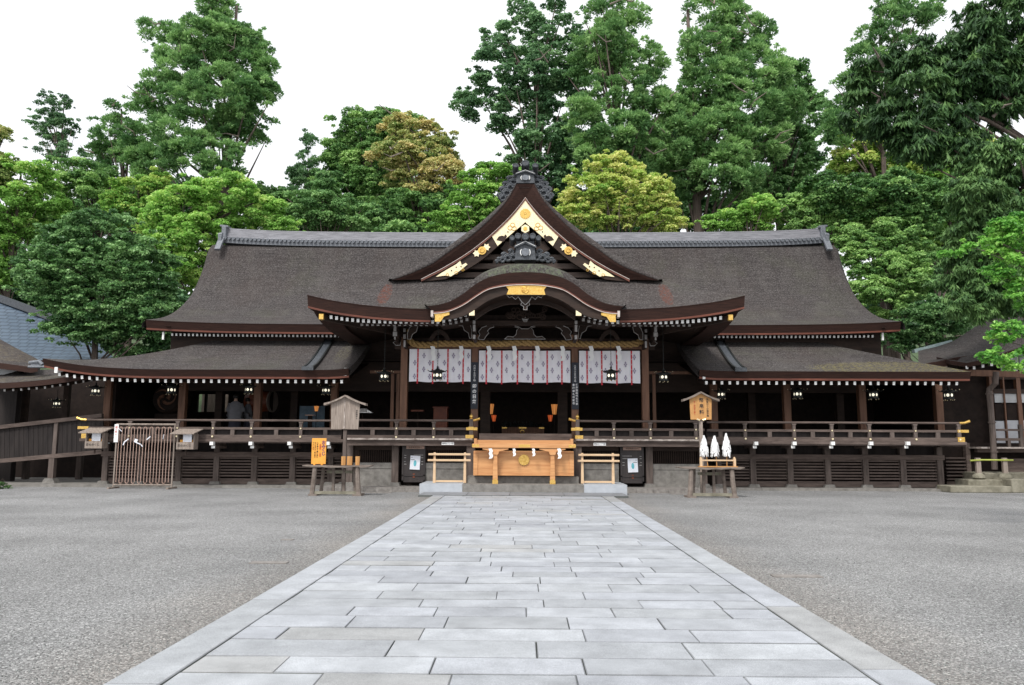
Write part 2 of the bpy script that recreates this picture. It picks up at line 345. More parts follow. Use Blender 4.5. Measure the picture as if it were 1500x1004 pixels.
def leaf_mat(name, ramp, rough=.55, trans=.3):
    m = bpy.data.materials.new(name); m.use_nodes = True; n = m.node_tree; L = n.links.new; b = n.nodes['Principled BSDF']; out = n.nodes['Material Output']
    at = n.nodes.new('ShaderNodeAttribute'); at.attribute_name = 'tint'
    r = n.nodes.new('ShaderNodeValToRGB'); e = r.color_ramp.elements
    while len(e) < len(ramp): e.new(.5)
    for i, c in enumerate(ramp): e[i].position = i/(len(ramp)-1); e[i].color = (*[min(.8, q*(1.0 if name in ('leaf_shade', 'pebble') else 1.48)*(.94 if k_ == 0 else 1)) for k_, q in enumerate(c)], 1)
    L(at.outputs['Fac'], r.inputs[0]); L(r.outputs[0], b.inputs['Base Color']); b.inputs['Roughness'].default_value = rough
    b.inputs['Specular IOR Level'].default_value = .35
    tr = n.nodes.new('ShaderNodeBsdfTranslucent'); L(r.outputs[0], tr.inputs[0])
    mx = n.nodes.new('ShaderNodeMixShader'); mx.inputs[0].default_value = trans
    L(b.outputs[0], mx.inputs[1]); L(tr.outputs[0], mx.inputs[2]); L(mx.outputs[0], out.inputs['Surface'])
    M[name] = m; return m
leaf_mat('leaf_cedar', [(.045,.105,.035), (.125,.235,.08), (.27,.40,.15)], .6, .35)
leaf_mat('leaf_bluish', [(.042,.095,.042), (.115,.21,.095), (.23,.35,.165)], .6, .35)
leaf_mat('leaf_bright', [(.10,.20,.035), (.245,.43,.095), (.46,.60,.17)], .55, .4)
leaf_mat('leaf_green', [(.05,.118,.035), (.155,.275,.085), (.32,.45,.15)], .55, .35)
leaf_mat('leaf_glossy', [(.03,.078,.026), (.085,.175,.055), (.25,.39,.155)], .42, .3)
leaf_mat('leaf_olive', [(.11,.19,.05), (.32,.34,.12), (.55,.43,.20)], .6, .35)
leaf_mat('leaf_gold', [(.13,.27,.05), (.37,.46,.11), (.62,.53,.21)], .6, .4)
leaf_mat('leaf_near', [(.06,.18,.03), (.16,.35,.06), (.32,.50,.12)], .45, .4)
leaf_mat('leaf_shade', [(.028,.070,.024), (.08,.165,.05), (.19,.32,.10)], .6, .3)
# ------------------------------------------------------------------ ground, hill, path, platform
structure('gravel_ground', MB().add([(-400,-60,0),(400,-60,0),(400,700,0),(-400,700,0)], [(0,1,2,3)]), M['gravel'])
def hill_z(x, y):
    t = max(0, y-47); s = 1/(1+math.exp(-(t-6)/5)) if t > 0 else 0
    return -.3 + (t*.23)*s*(1+.25*math.sin(x*.06+1)*math.cos(y*.04)) if t > 0 else -.3
hb = MB(); rows = []
for j in range(40):
    y = 44+j*4.5; rows.append([(x, y, hill_z(x, y)) for x in range(-170, 171, 5)])
hb.grid(rows, flip=True); structure('wooded_hill', hb, M['ground_cover'], smooth=True)

def slab_object(name, slabs, mat, kind='structure'):
    v, f, cols = [], [], []
    for (x0, x1, y0, y1, z0, z1, c) in slabs:
        n = len(v); b = .006
        t = [rng.uniform(-.0025, .0025) for _ in range(4)]; j = [rng.uniform(-.004, .004) for _ in range(8)]
        v += [(x0,y0,z0),(x1,y0,z0),(x1,y1,z0),(x0,y1,z0),(x0,y0,z1-b),(x1,y0,z1-b),(x1,y1,z1-b),(x0,y1,z1-b),
              (x0+b+j[0],y0+b+j[1],z1+t[0]),(x1-b+j[2],y0+b+j[3],z1+t[1]),(x1-b+j[4],y1-b+j[5],z1+t[2]),(x0+b+j[6],y1-b+j[7],z1+t[3])]
        fs = [(8,9,10,11)]+[(0,1,5,4),(1,2,6,5),(2,3,7,6),(3,0,4,7),(4,5,9,8),(5,6,10,9),(6,7,11,10),(7,4,8,11)]
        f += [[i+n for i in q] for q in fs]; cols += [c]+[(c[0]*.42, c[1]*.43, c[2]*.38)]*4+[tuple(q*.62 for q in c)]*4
    me = bpy.data.meshes.new(name); me.from_pydata(v, [], f); me.materials.append(mat)
    a = me.attributes.new('tint', 'FLOAT_COLOR', 'FACE'); a.data.foreach_set('color', np.array([(c[0], c[1], c[2], 1) for c in cols], dtype=np.float32).ravel())
    me.update(); o = bpy.data.objects.new(name, me); COL.objects.link(o); o['kind'] = kind; return o
def tint(a=.82, b=1.07):
    k = rng.uniform(a, b); h = rng.random()
    if h < .03: return (k*.98, k*.955, k*.92)
    return (k, k, k*rng.uniform(1.0, 1.03))
PXL, PXR, KB = -2.70, 2.70, .36
sl_ = []; y = 3.2; Z0, Z1 = -.05, .045; k = 0
while y < 23.6:
    rh = rng.choice([.38, .42, .48, .52, .45]); y1 = min(y+rh, 23.74)
    if 23.74-y1 < .2: y1 = 23.74
    x = PXL+KB
    first = True
    while x < PXR-KB-.01:
        wd = rng.uniform(.35, .9) if first and k % 2 else rng.uniform(.75, 1.35)
        first = False
        x1 = x+wd
        if PXR-KB-x1 < .4: x1 = PXR-KB
        g = rng.choice([.001, .0015, .002, .003, .006]); g2 = rng.choice([.006, .012, .018, .026])
        sl_.append((x+g, x1-g, y+g2*.5, y1-g2*.5-.001, Z0, Z1+rng.uniform(-.003, .003), tint())); x = x1
    y = y1; k += 1
for sx in (-1, 1):
    y = 2.6+(.7 if sx > 0 else 0)
    while y < 23.7:
        ln = rng.uniform(1.9, 3.0); y1 = min(y+ln, 23.74)
        a, b = (PXL, PXL+KB-.005) if sx < 0 else (PXR-KB+.005, PXR)
        sl_.append((a, b, y+.004, y1-.004, Z0, Z1+.006, tint(.86, 1.0))); y = y1
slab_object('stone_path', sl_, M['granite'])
structure('path_bed', MB().box(PXL+.01, PXR-.01, 3, 23.73, -.08, .028), M['joint'])
# landing slab and steps
sl2 = []; x = -3.15
while x < 3.1:
    x1 = min(x+rng.uniform(1.2, 1.9), 3.15)
    if 3.15-x1 < .5: x1 = 3.15
    sl2.append((x+.003, x1-.003, 23.76, 25.2, -.05, .065, tint(.55, .66))); x = x1
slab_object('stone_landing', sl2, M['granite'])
st = MB(); st.box(-1.93, 1.93, 25.2, 26.0, 0, .31); st.box(-1.84, 1.82, 25.98, 27.3, 0, .53)
structure('stone_step', st, M['stone'])
pb = MB(); pb.box(-3.30, -1.935, 25.21, 27.0, 0, .315); pb.box(1.935, 3.30, 25.21, 27.0, 0, .31)
structure('pale_stone_block', pb, M['pale_stone'])
# kerb of the shrine platform (centre) and slab edge along the wings
kb = MB()
for s in (-1, 1):
    x = 3.31
    while x < 6.75:
        x1 = min(x+rng.uniform(.3, .65), 6.75); kb.box(s*x+.004*s, s*(x1-.006), 26.1, 26.4, 0, .15+rng.uniform(-.006, .006)); x = x1
    kb.box(s*3.31, s*6.75, 26.38, 27.9, 0, .14)
structure('kerb_stones', kb, M['base_stone'])
wb = MB()
for s in (-1, 1):
    x = 6.76 if s > 0 else 6.76
    xe = 15.6 if s > 0 else 26
    while x < xe:
        x1 = min(x+rng.uniform(1.4, 2.2), xe); wb.box(s*(x+.004), s*(x1-.004), 27.95, 28.5, 0, .09+rng.uniform(-.003, .003)); x = x1
    wb.box(s*6.76, s*xe, 28.5, 40, 0, .08)
wb.box(-6.76, 6.76, 27.9, 40, 0, .135)
structure('stone_platform', wb, M['stone'])
# flat stones let into the gravel
fs_ = MB()
for (x, yy, w_, d_) in ((-5.1,25.6,1.7,.35), (5.4,25.7,1.3,.3), (-3.4,10.7,.5,.16), (3.35,9.9,.6,.16), (-3.9,13.2,.2,.12), (-6.6,27.6,2.6,.25)):
    fs_.box(x-w_/2, x+w_/2, yy-d_/2, yy+d_/2, -.05, .012)
structure('flat_stones', fs_, M['base_stone'])

# loose stones of the gravel that stand out near the viewer
def loose_stones():
    r = np.random.default_rng(5); n = 42000
    y = 3.6+8.5*r.random(n)**1.5; s = np.where(r.random(n) < .5, -1, 1); x = s*(2.72+r.random(n)*(.55*y-1.2+.6)*1.0)
    sz = r.uniform(.003, .0075, n)*(1+.4*(r.random(n) < .05))
    o = np.array([(1,0,0),(-1,0,0),(0,1,0),(0,-1,0),(0,0,1),(0,0,-1)], dtype=np.float32)
    V = o[None]*sz[:, None, None]*r.uniform(.6, 1.35, (n, 6, 1)); V = V+r.normal(size=(n, 6, 3))*sz[:, None, None]*.18
    a = r.uniform(0, 6.28, n); c, q = np.cos(a)[:, None], np.sin(a)[:, None]; vx = V[..., 0]*c-V[..., 1]*q; vy = V[..., 0]*q+V[..., 1]*c
    V = np.stack([vx+x[:, None], vy+y[:, None], V[..., 2]*.7+(sz*.25)[:, None]], -1).reshape(-1, 3)
    tri = np.array([(0,2,4),(2,1,4),(1,3,4),(3,0,4),(2,0,5),(1,2,5),(3,1,5),(0,3,5)]); F_ = (tri[None]+np.arange(n)[:, None, None]*6).reshape(-1)
    me = bpy.data.meshes.new('loose_gravel'); me.vertices.add(n*6); me.vertices.foreach_set('co', V.astype(np.float32).ravel())
    me.loops.add(n*24); me.loops.foreach_set('vertex_index', F_.astype(np.int32)); me.polygons.add(n*8); me.polygons.foreach_set('loop_start', np.arange(0, n*24, 3, dtype=np.int32)); me.update(calc_edges=True)
    t = np.repeat(np.clip(r.normal(.5, .25, n), 0, 1), 8); at = me.attributes.new('tint', 'FLOAT', 'FACE'); at.data.foreach_set('value', t.astype(np.float32))
    me.materials.append(M['pebble']); ob = bpy.data.objects.new('loose_gravel', me); COL.objects.link(ob); setp(ob, 'loose small grey stones lying on the gravel court', 'gravel', kind='stuff')
leaf_mat('pebble', [(.09,.088,.086), (.24,.236,.23), (.44,.43,.42)], .85, 0)
loose_stones()
# ------------------------------------------------------------------ THE WORSHIP HALL
H = thing('worship_hall', 'long dark timber shrine hall with bark roofs and a gabled porch behind the stone path', 'shrine hall', (0, 27, 0))
XC = .05
def interp(x, pts):
    if x <= pts[0][0]: return pts[0][1]
    for (a, va), (b, vb) in zip(pts, pts[1:]):
        if x <= b: return va+(vb-va)*(x-a)/(b-a)
    return pts[-1][1]
def smooth_curve(pts, n=4):
    """Catmull-Rom through 2-D points"""
    out = []
    for i in range(len(pts)-1):
        p0 = pts[max(i-1, 0)]; p1 = pts[i]; p2 = pts[i+1]; p3 = pts[min(i+2, len(pts)-1)]
        for k in range(n):
            t = k/n
            out.append(tuple(.5*((2*p1[d])+(-p0[d]+p2[d])*t+(2*p0[d]-5*p1[d]+4*p2[d]-p3[d])*t*t+(-p0[d]+3*p1[d]-3*p2[d]+p3[d])*t**3) for d in (0, 1)))
    return out+[tuple(pts[-1])]
# --- upper (main) roof: gabled, concave section; verge at X = +-UX
UX = 14.55
sec = []                                            # (Y, z) of the left verge traced in the plane X=-UX
for px, py in ((213,468.7),(235,466),(252.8,459),(270,445),(285,427),(295,406.5),(302.7,386),(309.5,362)):
    d = CAMROT @ Vector(((px-750)/F, -(py-502)/F, -1)); t = -UX/d.x; sec.append((d.y*t, EYE+d.z*t))
yr = sec[-1][0]+.42; sec.append((yr, sec[-1][1]+.22))
sec = smooth_curve(sec, 3)
ZR = sec[-1][1]; YE = sec[0][0]
def urow(x):
    ax = abs(x)/UX; x = x-.11-.11*x/UX
    return [(x, Y, z-.16*(1-ax**6)*(1-(Y-YE)/(yr-YE)) - .10*(1-ax**2)*((Y-YE)/(yr-YE))) for Y, z in sec]
xs = [UX*(-1+2*i/40) for i in range(41)]
ub = MB(); ub.grid([urow(x) for x in xs], flip=True)
ub.grid([[(p[0], 2*yr-p[1], p[2]) for p in urow(x)] for x in xs])
# rounded, grainy verges rolled over the gable ends
for s in (-1, 1):
    r0 = urow(s*UX); r1 = [(p[0]+s*.12, p[1], p[2]-.12) for p in r0]; r2 = [(p[0]+s*.14, p[1], p[2]-.32) for p in r0]
    for rr in ([r0, r1, r2], [[(p[0], 2*yr-p[1], p[2]) for p in r] for r in (r0, r1, r2)]): ub.grid(rr)
UR = ub.build('upper_roof', M['cypress_bark'], H, smooth=True)
# eave edge under the bark: thick dark layer, red line, soffit
def edge(name, pts, parent, t1=.30, t2=.07, back=.0, depth=.5, red='red_wood', drop=.03):
    """pts: polyline of the eave's top front edge. A thick layered bark edge, a red line and a dark board below"""
    e = MB(); n = len(pts)
    def q(o_y, o_z): return [(p[0], p[1]+o_y, p[2]+o_z) for p in pts]
    e.grid([q(0, 0), q(.03, -.05), q(.13, -t1), q(depth, -t1+.02)], 0)
    e.grid([q(.12, -t1+.005), q(.13, -t1-t2)], 1); e.grid([q(.131, -t1-t2), q(depth, -t1-t2)], 0)
    return e.build(name, [M['bark_edge'], M[red]], parent)
ue = [urow(x)[0] for x in [UX*(-1+2*i/60) for i in range(61)]]
edge('eave_edge', ue, UR, .30, .06)
sf = MB()
sf.grid([[(p[0]*.985, p[1]+.35, p[2]-.36) for p in ue], [(p[0]*.985, p[1]+2.0, p[2]+.1) for p in ue]])
sf.box(-14.0, 14.0, YE+1.05, YE+1.25, 4.9, 6.2)
sf.build('soffit', M['dark_wood'], UR)
# gable walls at both ends so the roof is solid
gw = MB()
for s in (-1, 1):
    pr = [(Y, z-.25) for Y, z in sec]; ring = pr+[(2*yr-Y, z) for Y, z in pr[::-1]]
    gw.prism(ring, s*13.6, s*13.75, ax='x')
gw.build('gable_wall', M['dark_wood'], H)
# main ridge: layered tiles, a row of little round tiles, ends swept up
def ridge_z(x): return ZR-.10*(1-(x/UX)**2)+.16*(abs(x)/14.4)**8
rb = MB(); RX = 14.05
def ridge_course(y0, y1, z0, z1, mi, flare=0):
    n = 40; A = []
    for i in range(n+1):
        x = RX*(-1+2*i/n); z = ridge_z(x); A.append((x-.10-.10*x/RX, z))
    for (a, za), (b, zb) in zip(A, A[1:]):
        vs = [(a,y0,za+z0),(b,y0,zb+z0),(b,y1,zb+z0),(a,y1,za+z0),(a,y0,za+z1),(b,y0,zb+z1),(b,y1,zb+z1),(a,y1,za+z1)]
        rb.add(vs, [(0,3,2,1),(4,5,6,7),(0,1,5,4),(2,3,7,6),(1,2,6,5),(3,0,4,7)], mi)
ridge_course(yr-.42, yr+.42, -.12, .10, 1)
for i in range(6): ridge_course(yr-.34+.012*i, yr+.34-.012*i, .20+.06*i, .20+.06*i+.052, 0)
ridge_course(yr-.40, yr+.40, .15, .195, 0); ridge_course(yr-.28, yr+.28, .56, .61, 0)
for i in range(33):
    pass
RG = rb.build('roof_ridge', [M['ridge_tile'], M['tile']], UR)
rt = MB(); x = -RX+.15
while x < RX-.3:
    z = ridge_z(x); rt.tube([(x, yr-.52, z+.085), (x, yr-.38, z+.10)], .075, 8); x += .20
o = rt.build('ridge_round_tiles', M['tile'], UR); o['kind'] = 'stuff'
for s in (-1, 1):
    RX = 13.95 if s < 0 else 13.78; e = MB(); z = ridge_z(14.05); xx = s*(RX+.02)
    e.box(xx-.10, xx+.10, yr-.52, yr+.3, z-.05, z+.62)
    e.prism([(s*(RX-.14), z+.58), (s*(RX+.16), z+.62), (s*(RX+.25), z+.64), (s*(RX+.24), z+.72), (s*(RX+.1), z+.71), (s*(RX-.14), z+.69)], yr-.45, yr+.25)
    e.tube([(s*(RX+.05), yr-.48, z+.22), (s*(RX+.24), yr-.46, z+.20), (s*(RX+.28), yr-.46, z+.20)], [.13, .12, .09], 8)
    e.bar((xx+s*.05, yr-.55, z+.05), (xx+s*.06, yr-1.0, z-.62), .26, .12)
    e.box(xx+s*.0, xx+s*.16, yr-.75, yr-.5, z-.2, z+.12)
    bevel(e.build('ridge_end_tile', M['tile'], UR), .015)
# --- lower roof of each wing
LY, LT = 26.8, 30.6
zE = Z(543, LY); zT = Z(498.5, LT)
def lsec(t): return (LY+(LT-LY)*t, zE+(zT-zE)*(t*.72+.28*t*t))
def lower(s):
    x_in = 6.05; x_out = 16.75 if s < 0 else 15.3
    b = MB(); rows = []; n = 30; hip = 4.6
    def zc(x, t):
        ax = abs(x); u = 0
        if s < 0: u = .38*max(0, (ax-11.5)/5.25)**3.2
        u += .05*max(0, 1-(ax-x_in)/.9)**2
        return u*(1-t)
    for j in range(9):
        t = j/8; Y, z = lsec(t); xo = x_out-hip*t
        if s > 0: xo = x_out-3.9*t**1.3
        rows.append([(s*(x_in+(xo-x_in)*i/n), Y, z+zc(x_in+(xo-x_in)*i/n, t)) for i in range(n+1)])
    b.grid(rows, flip=(s < 0))
    # the hipped outer slope, and the rolled edge at the inner end
    side = []
    for j in range(9):
        p = rows[j][-1]; side.append(p)
    far = [(s*x_out, LY+8, zE+.0) for _ in side]
    b.grid([side, [(s*x_out, p[1]+ (3 if k else 0), zE+zc(x_out, 0) if k == 0 else zE) for k, p in enumerate(side)]], flip=(s > 0))
    inn = [r[0] for r in rows]
    b.grid([inn, [(p[0]-s*.06, p[1], p[2]-.10) for p in inn], [(p[0]-s*.02, p[1], p[2]-.28) for p in inn]], flip=(s > 0))
    ro = b.build('lower_roof', M['cypress_bark'], H, smooth=True)
    ev = rows[0] if s > 0 else rows[0][::-1]
    edge('eave_edge', ev, ro, .24, .06)
    f = MB(); f.grid([[(p[0], p[1]+.3, p[2]-.29) for p in ev], [(p[0], LT+.4, zE+.75) for p in ev]])
    f.build('soffit', M['dark_wood'], ro)
    # dark valley gutter running down the slope
    g = MB(); top = []; 
    for j in range(9):
        t = j/8; Y, z = lsec(t); top.append((s*(7.43+.25*t), Y-.12 if j == 0 else Y, z+.06))
    for d0, d1, h0, h1 in ((-.19, -.13, 0, .05), (.13, .19, 0, .05), (-.14, .14, 0, .012)):
        g.grid([[(p[0]+d0, p[1], p[2]+h1) for p in top], [(p[0]+d1, p[1], p[2]+h1) for p in top]], 0 if h1 > .02 else 1, flip=True)
        for dd in (d0, d1): g.grid([[(p[0]+dd, p[1], p[2]+h1) for p in top], [(p[0]+dd, p[1], p[2]-.06) for p in top]], 0)
    g.box(top[0][0]-.2, top[0][0]+.2, top[0][1]-.03, top[0][1]+.05, top[0][2]-.08, top[0][2]+.05, 1)
    g.build('roof_gutter', [M['bronze'], M['iron_tile']], ro)
    return ro, rows[0]
LRL, leL = lower(-1); LRR, leR = lower(1)
# wall between lower and upper roof
MB().box(-13.2, 13.2, LT-.15, LT+.1, 3.6, 6.1).build('upper_wall', M['dark_wood'], H)
# --- porch roof: hipped skirt with sweeping eaves, front gable above
PY = 24.0; GY = 25.6
eave_px = [(450,432),(475,438),(500,442.5),(530,446.5),(560,449.5),(600,452),(640,453),(700,453),(769,453)]
ehalf = [(P(px, py, PY)[0], P(px, py, PY)[2]) for px, py in eave_px]
ehalf = smooth_curve(ehalf, 2)
ehalf[-1] = (XC, ehalf[-1][1])
def mirror(h): return h+[(2*XC-x, z) for x, z in h[::-1][1:]]
efull = mirror(ehalf)
zG = Z(411, GY)
GF = 4.57                                            # half width of the gable foot
def skirt_rows():
    rows = []
    xe = XC-efull[0][0]
    for j in range(7):
        t = j/6; Y = PY+(GY+.35-PY)*t
        row = []
        for x, z in efull:
            # hips run from the eave corners to the gable feet
            xx = XC+(x-XC)*(1-(1-GF/xe)*t)
            zz = z*(1-t)+(zG+.12)*t-.10*math.sin(math.pi*t)
            row.append((xx, Y, zz))
        rows.append(row)
    return rows
KTOP = sorted([(-x, z) for x, z in [(P(px, py, 23.72)[0]-.05, P(px, py, 23.72)[2]) for px, py in [(769,384),(739,386),(709,396),(688,411),(670,426),(650,437.5),(620,444.5)]]])
def under_arch(x, z, m=.10): return abs(x-XC) < 3.0 and z < interp(abs(x-XC), KTOP)-m
sk = MB(); sk2 = MB(); rows = skirt_rows()
dense = [[tuple(a+(b-a)*k/5 for a, b in zip(r[i], r[i+1])) for i in range(len(r)-1) for k in range(5)]+[r[-1]] for r in rows]
for r, q_ in zip(dense, dense[1:]):
    for i in range(len(r)-1):
        if under_arch((r[i][0]+r[i+1][0])/2, (r[i][2]+q_[i][2])/2): continue
        (sk if r[i][0] < XC else sk2).add([r[i], r[i+1], q_[i+1], q_[i]], [(0, 1, 2, 3)])
sides = []
# side slopes of the hip, running back to the main roof
YB = 31.0
for s, idx in ((-1, 0), (1, -1)):
    hipl = [r[idx] for r in rows]; c = hipl[0]; g = hipl[-1]
    A = []
    for k in range(12):
        Y = c[1]+(YB-c[1])*k/11
        up = .0
        zz = 5.78+(c[2]-5.78)*max(0, 1-(Y-c[1])/3.2)**2.2
        line = []
        for j in range(7):
            t = j/6
            gy = g[1] if Y < g[1] else Y
            Yh = max(Y, hipl[j][1]); 
            zj = zz+(g[2]-zz)*t-.10*math.sin(math.pi*t)
            xj = hipl[j][0]
            if Y < hipl[j][1]:                        # in front of the hip: clamp onto it
                xj = hipl[j][0]; zj = hipl[j][2]
            line.append((xj, Yh, zj))
        A.append(line)
    sg = MB(); sg.grid(A, flip=(s > 0)); sides.append(sg)
PR = sk.build('porch_roof', M['cypress_bark'], H, smooth=True)
sk2.build('porch_roof_slope', M['cypress_bark'], PR, smooth=True)
for sg in sides: sg.build('side_slope', M['cypress_bark'], PR, smooth=True)
front = [(x, PY, z) for x, z in efull]
for s in (-1, 1):
    fp = [p for p in front if s*(p[0]-XC) > 2.98]; cx = XC+s*2.96; cp = (cx, PY, interp(cx, efull)); fp = fp+[cp] if s < 0 else [cp]+fp
    edge('eave_edge', fp, PR, .34, .055, depth=.8)
# side eave edges
for s, idx in ((-1, 0), (1, -1)):
    c = efull[idx]; e = MB(); L0 = []; 
    for k in range(12):
        Y = PY+(YB-PY)*k/11; L0.append((c[0], Y, 5.78+(c[1]-5.78)*max(0, 1-(Y-PY)/3.2)**2.2))
    def q(ox, oz): return [(p[0]-s*ox, p[1]+(ox if i == 0 else 0), p[2]+oz) for i, p in enumerate(L0)]
    e.grid([q(0, 0), q(.03, -.05), q(.13, -.34), q(.8, -.34)], 0); e.grid([q(.12, -.335), q(.13, -.395)], 1); e.grid([q(.13, -.396), q(.8, -.40)], 0)
    e.build('side_eave_edge', [M['bark_edge'], M['red_wood']], PR)
# soffits rising inwards under the porch eaves
so_ = MB(); nF = len(efull)
r0 = [(XC+(x-XC)*.96, PY+.25, z-.40) for x, z in efull]; r1 = [(XC+(x-XC)*.72, 27.3, 5.72) for x, z in efull]
so_.grid([[p for p in r0 if p[0] < XC-2.7], [q for p, q in zip(r0, r1) if p[0] < XC-2.7]]); so_.grid([[p for p in r0 if p[0] > XC+2.7], [q for p, q in zip(r0, r1) if p[0] > XC+2.7]])
for s, idx in ((-1, 0), (1, -1)):
    c = efull[idx]; a = []; b = []
    for k in range(12):
        Y = PY+.25+(YB-PY-.25)*k/11; zz = 5.78+(c[1]-5.78)*max(0, 1-(Y-PY)/3.2)**2.2
        a.append((XC+(c[0]-XC)*.96, Y, zz-.40)); b.append((XC+(c[0]-XC)*.72, max(Y, 27.3), 5.72))
    so_.grid([a, b])
so_.box(-4.9, 5.0, 27.3, 31, 5.70, 5.8)
so_.build('soffit', M['dark_wood'], PR)
# --- front gable
def half(pts, Y, n=3):
    h = [(P(px, py, Y)[0], P(px, py, Y)[2]) for px, py in pts]; return smooth_curve(h, n)
def full(h): # h runs from centre outwards, left side
    h = [(min(x, XC-.0), z) for x, z in h]; return [(x, z) for x, z in h[::-1]]+[(2*XC-x, z) for x, z in h[1 if abs(h[0][0]-XC) < 1e-6 else 0:]]
g_out = half([(758,268),(735,296),(704,322),(674.5,343),(645,365),(616,381.5),(588,397),(565,411)], GY)
g_bark = half([(757,271),(742,297),(715,326),(688,349.5),(660,369),(634.7,387),(605,401),(575,411.5)], GY)
g_red = half([(770,289),(751,312.6),(727,336.5),(703,357),(679.5,374),(649.6,392),(630,402),(616.7,408.8)], GY)
g_bb = half([(770,324.5),(755,337),(739,350.5),(724,364),(709,377),(690,390),(672,399.5),(652,408)], GY)
def resamp(h, n=24):
    d = [0]
    for a, b in zip(h, h[1:]): d.append(d[-1]+math.dist(a, b))
    return [tuple(interp(d[-1]*i/n, [(dd, p[k]) for dd, p in zip(d, h)]) for k in (0, 1)) for i in range(n+1)]
RS = {k: resamp(v) for k, v in dict(out=g_out, bark=g_bark, red=g_red, bb=g_bb).items()}
RS['red'][0] = (XC, RS['red'][0][1]); RS['bb'][0] = (XC, RS['bb'][0][1])
gr = MB(); pts = RS['out']
for s in (-1, 1):
    def sd_(h): return [(x if s < 0 else 2*XC-x, z) for x, z in h]
    o_ = sd_(RS['out']); b_ = sd_(RS['bark'])
    # bark: outer profile carried back to the main roof, rolled over (minoko) at the front
    back = 36.2
    R = [[(x, GY-.10, z) for x, z in b_], [(x, GY-.13, z+.03) for x, z in b_],
         [((xo+xb)/2, GY+.0, (zo+zb)/2+.07) for (xo, zo), (xb, zb) in zip(o_, b_)],
         [(x, GY+.35, z) for x, z in o_], [(x, GY+1.5, z+.03) for x, z in o_], [(x, back, z+.03) for x, z in o_]]
    gr.grid(R, flip=(s > 0))
# flat crown of the gable ridge
ct = [(RS['out'][0][0], RS['out'][0][1])]
gr.box(RS['out'][0][0], 2*XC-RS['out'][0][0], GY-.05, 36.0, RS['out'][0][1]-.2, RS['out'][0][1]+.03)
GR = gr.build('gable_roof', M['cypress_bark'], H, smooth=True)
fb = MB()
for s in (-1, 1):
    def sd_(h): return [(x if s < 0 else 2*XC-x, z) for x, z in h]
    b_, r_ = sd_(RS['bark']), sd_(RS['red'])
    fb.grid([[(x, GY-.10, z) for x, z in b_], [((x*3+x2)/4, GY-.07, (z*3+z2)/4) for (x, z), (x2, z2) in zip(b_, r_)], [(x, GY+.10, z) for x, z in r_]], 0, flip=(s < 0))
fb.add([(RS['bark'][0][0], GY-.10, RS['bark'][0][1]), (2*XC-RS['bark'][0][0], GY-.10, RS['bark'][0][1]), (XC, GY+.09, RS['red'][0][1])], [(0, 2, 1)], 0)
fb.build('gable_edge', [M['bark_edge']], GR)
def ribbon(name, h, wd, y0, y1, mat, parent, inward=True, h2=None):
    b = MB()
    for s in (-1, 1):
        a = [(x if s < 0 else 2*XC-x, z) for x, z in h]
        if h2: c = [(x if s < 0 else 2*XC-x, z) for x, z in h2]
        else: c = [(x, z-wd) for x, z in a]
        b.strip(a, c, y0, y1)
    return b.build(name, mat, parent)
ribbon('red_trim', RS['red'], .075, GY+.05, GY+.14, M['red_wood'], GR)
ribbon('pale_trim', [(x, z+.012) for x, z in RS['red']], .022, GY+.035, GY+.05, M['pale_line'], GR)
BBt = [(x, z-.07) for x, z in RS['red']]
BB = ribbon('bargeboard', BBt, 0, GY+.11, GY+.24, M['dark_wood'], H, h2=RS['bb'])
# the dark tympanum behind, with its beams
tp = MB(); tp.add([(-4.4, GY+1.0, zG-.3), (4.5, GY+1.0, zG-.3), (XC, GY+1.0, 10.0)], [(0, 1, 2)])
tp.build('gable_panel', M['interior'], H)
tb = MB()
for py, w_ in ((391, 2.1), (378, 1.5), (404, 3.0)):
    z = Z(py, GY+.7); tb.box(XC-w_, XC+w_, GY+.55, GY+.8, z-.10, z+.08)
for xx in (-1.0, .0, 1.0): tb.box(XC+xx-.1, XC+xx+.1, GY+.6, GY+.78, zG-.2, zG+1.6-abs(xx)*.7)
tb.build('gable_beams', M['aged_wood'], H)
# gilded fittings on the bargeboard
def seg(h, a, b):
    n = len(h)-1; i0, i1 = int(a*n), int(math.ceil(b*n)); return h[i0:i1+1]
gf = MB(); T = BBt; Bm = RS['bb']
for s in (-1, 1):
    def sd_(h): return [(x if s < 0 else 2*XC-x, z) for x, z in h]
    a_, b_ = sd_(seg(T, 0, .37)), sd_(seg(Bm, 0, .37))
    gf.strip(a_, b_, GY+.085, GY+.108)
o = gf.build('gilded_plate', M['bright_gold'], BB)
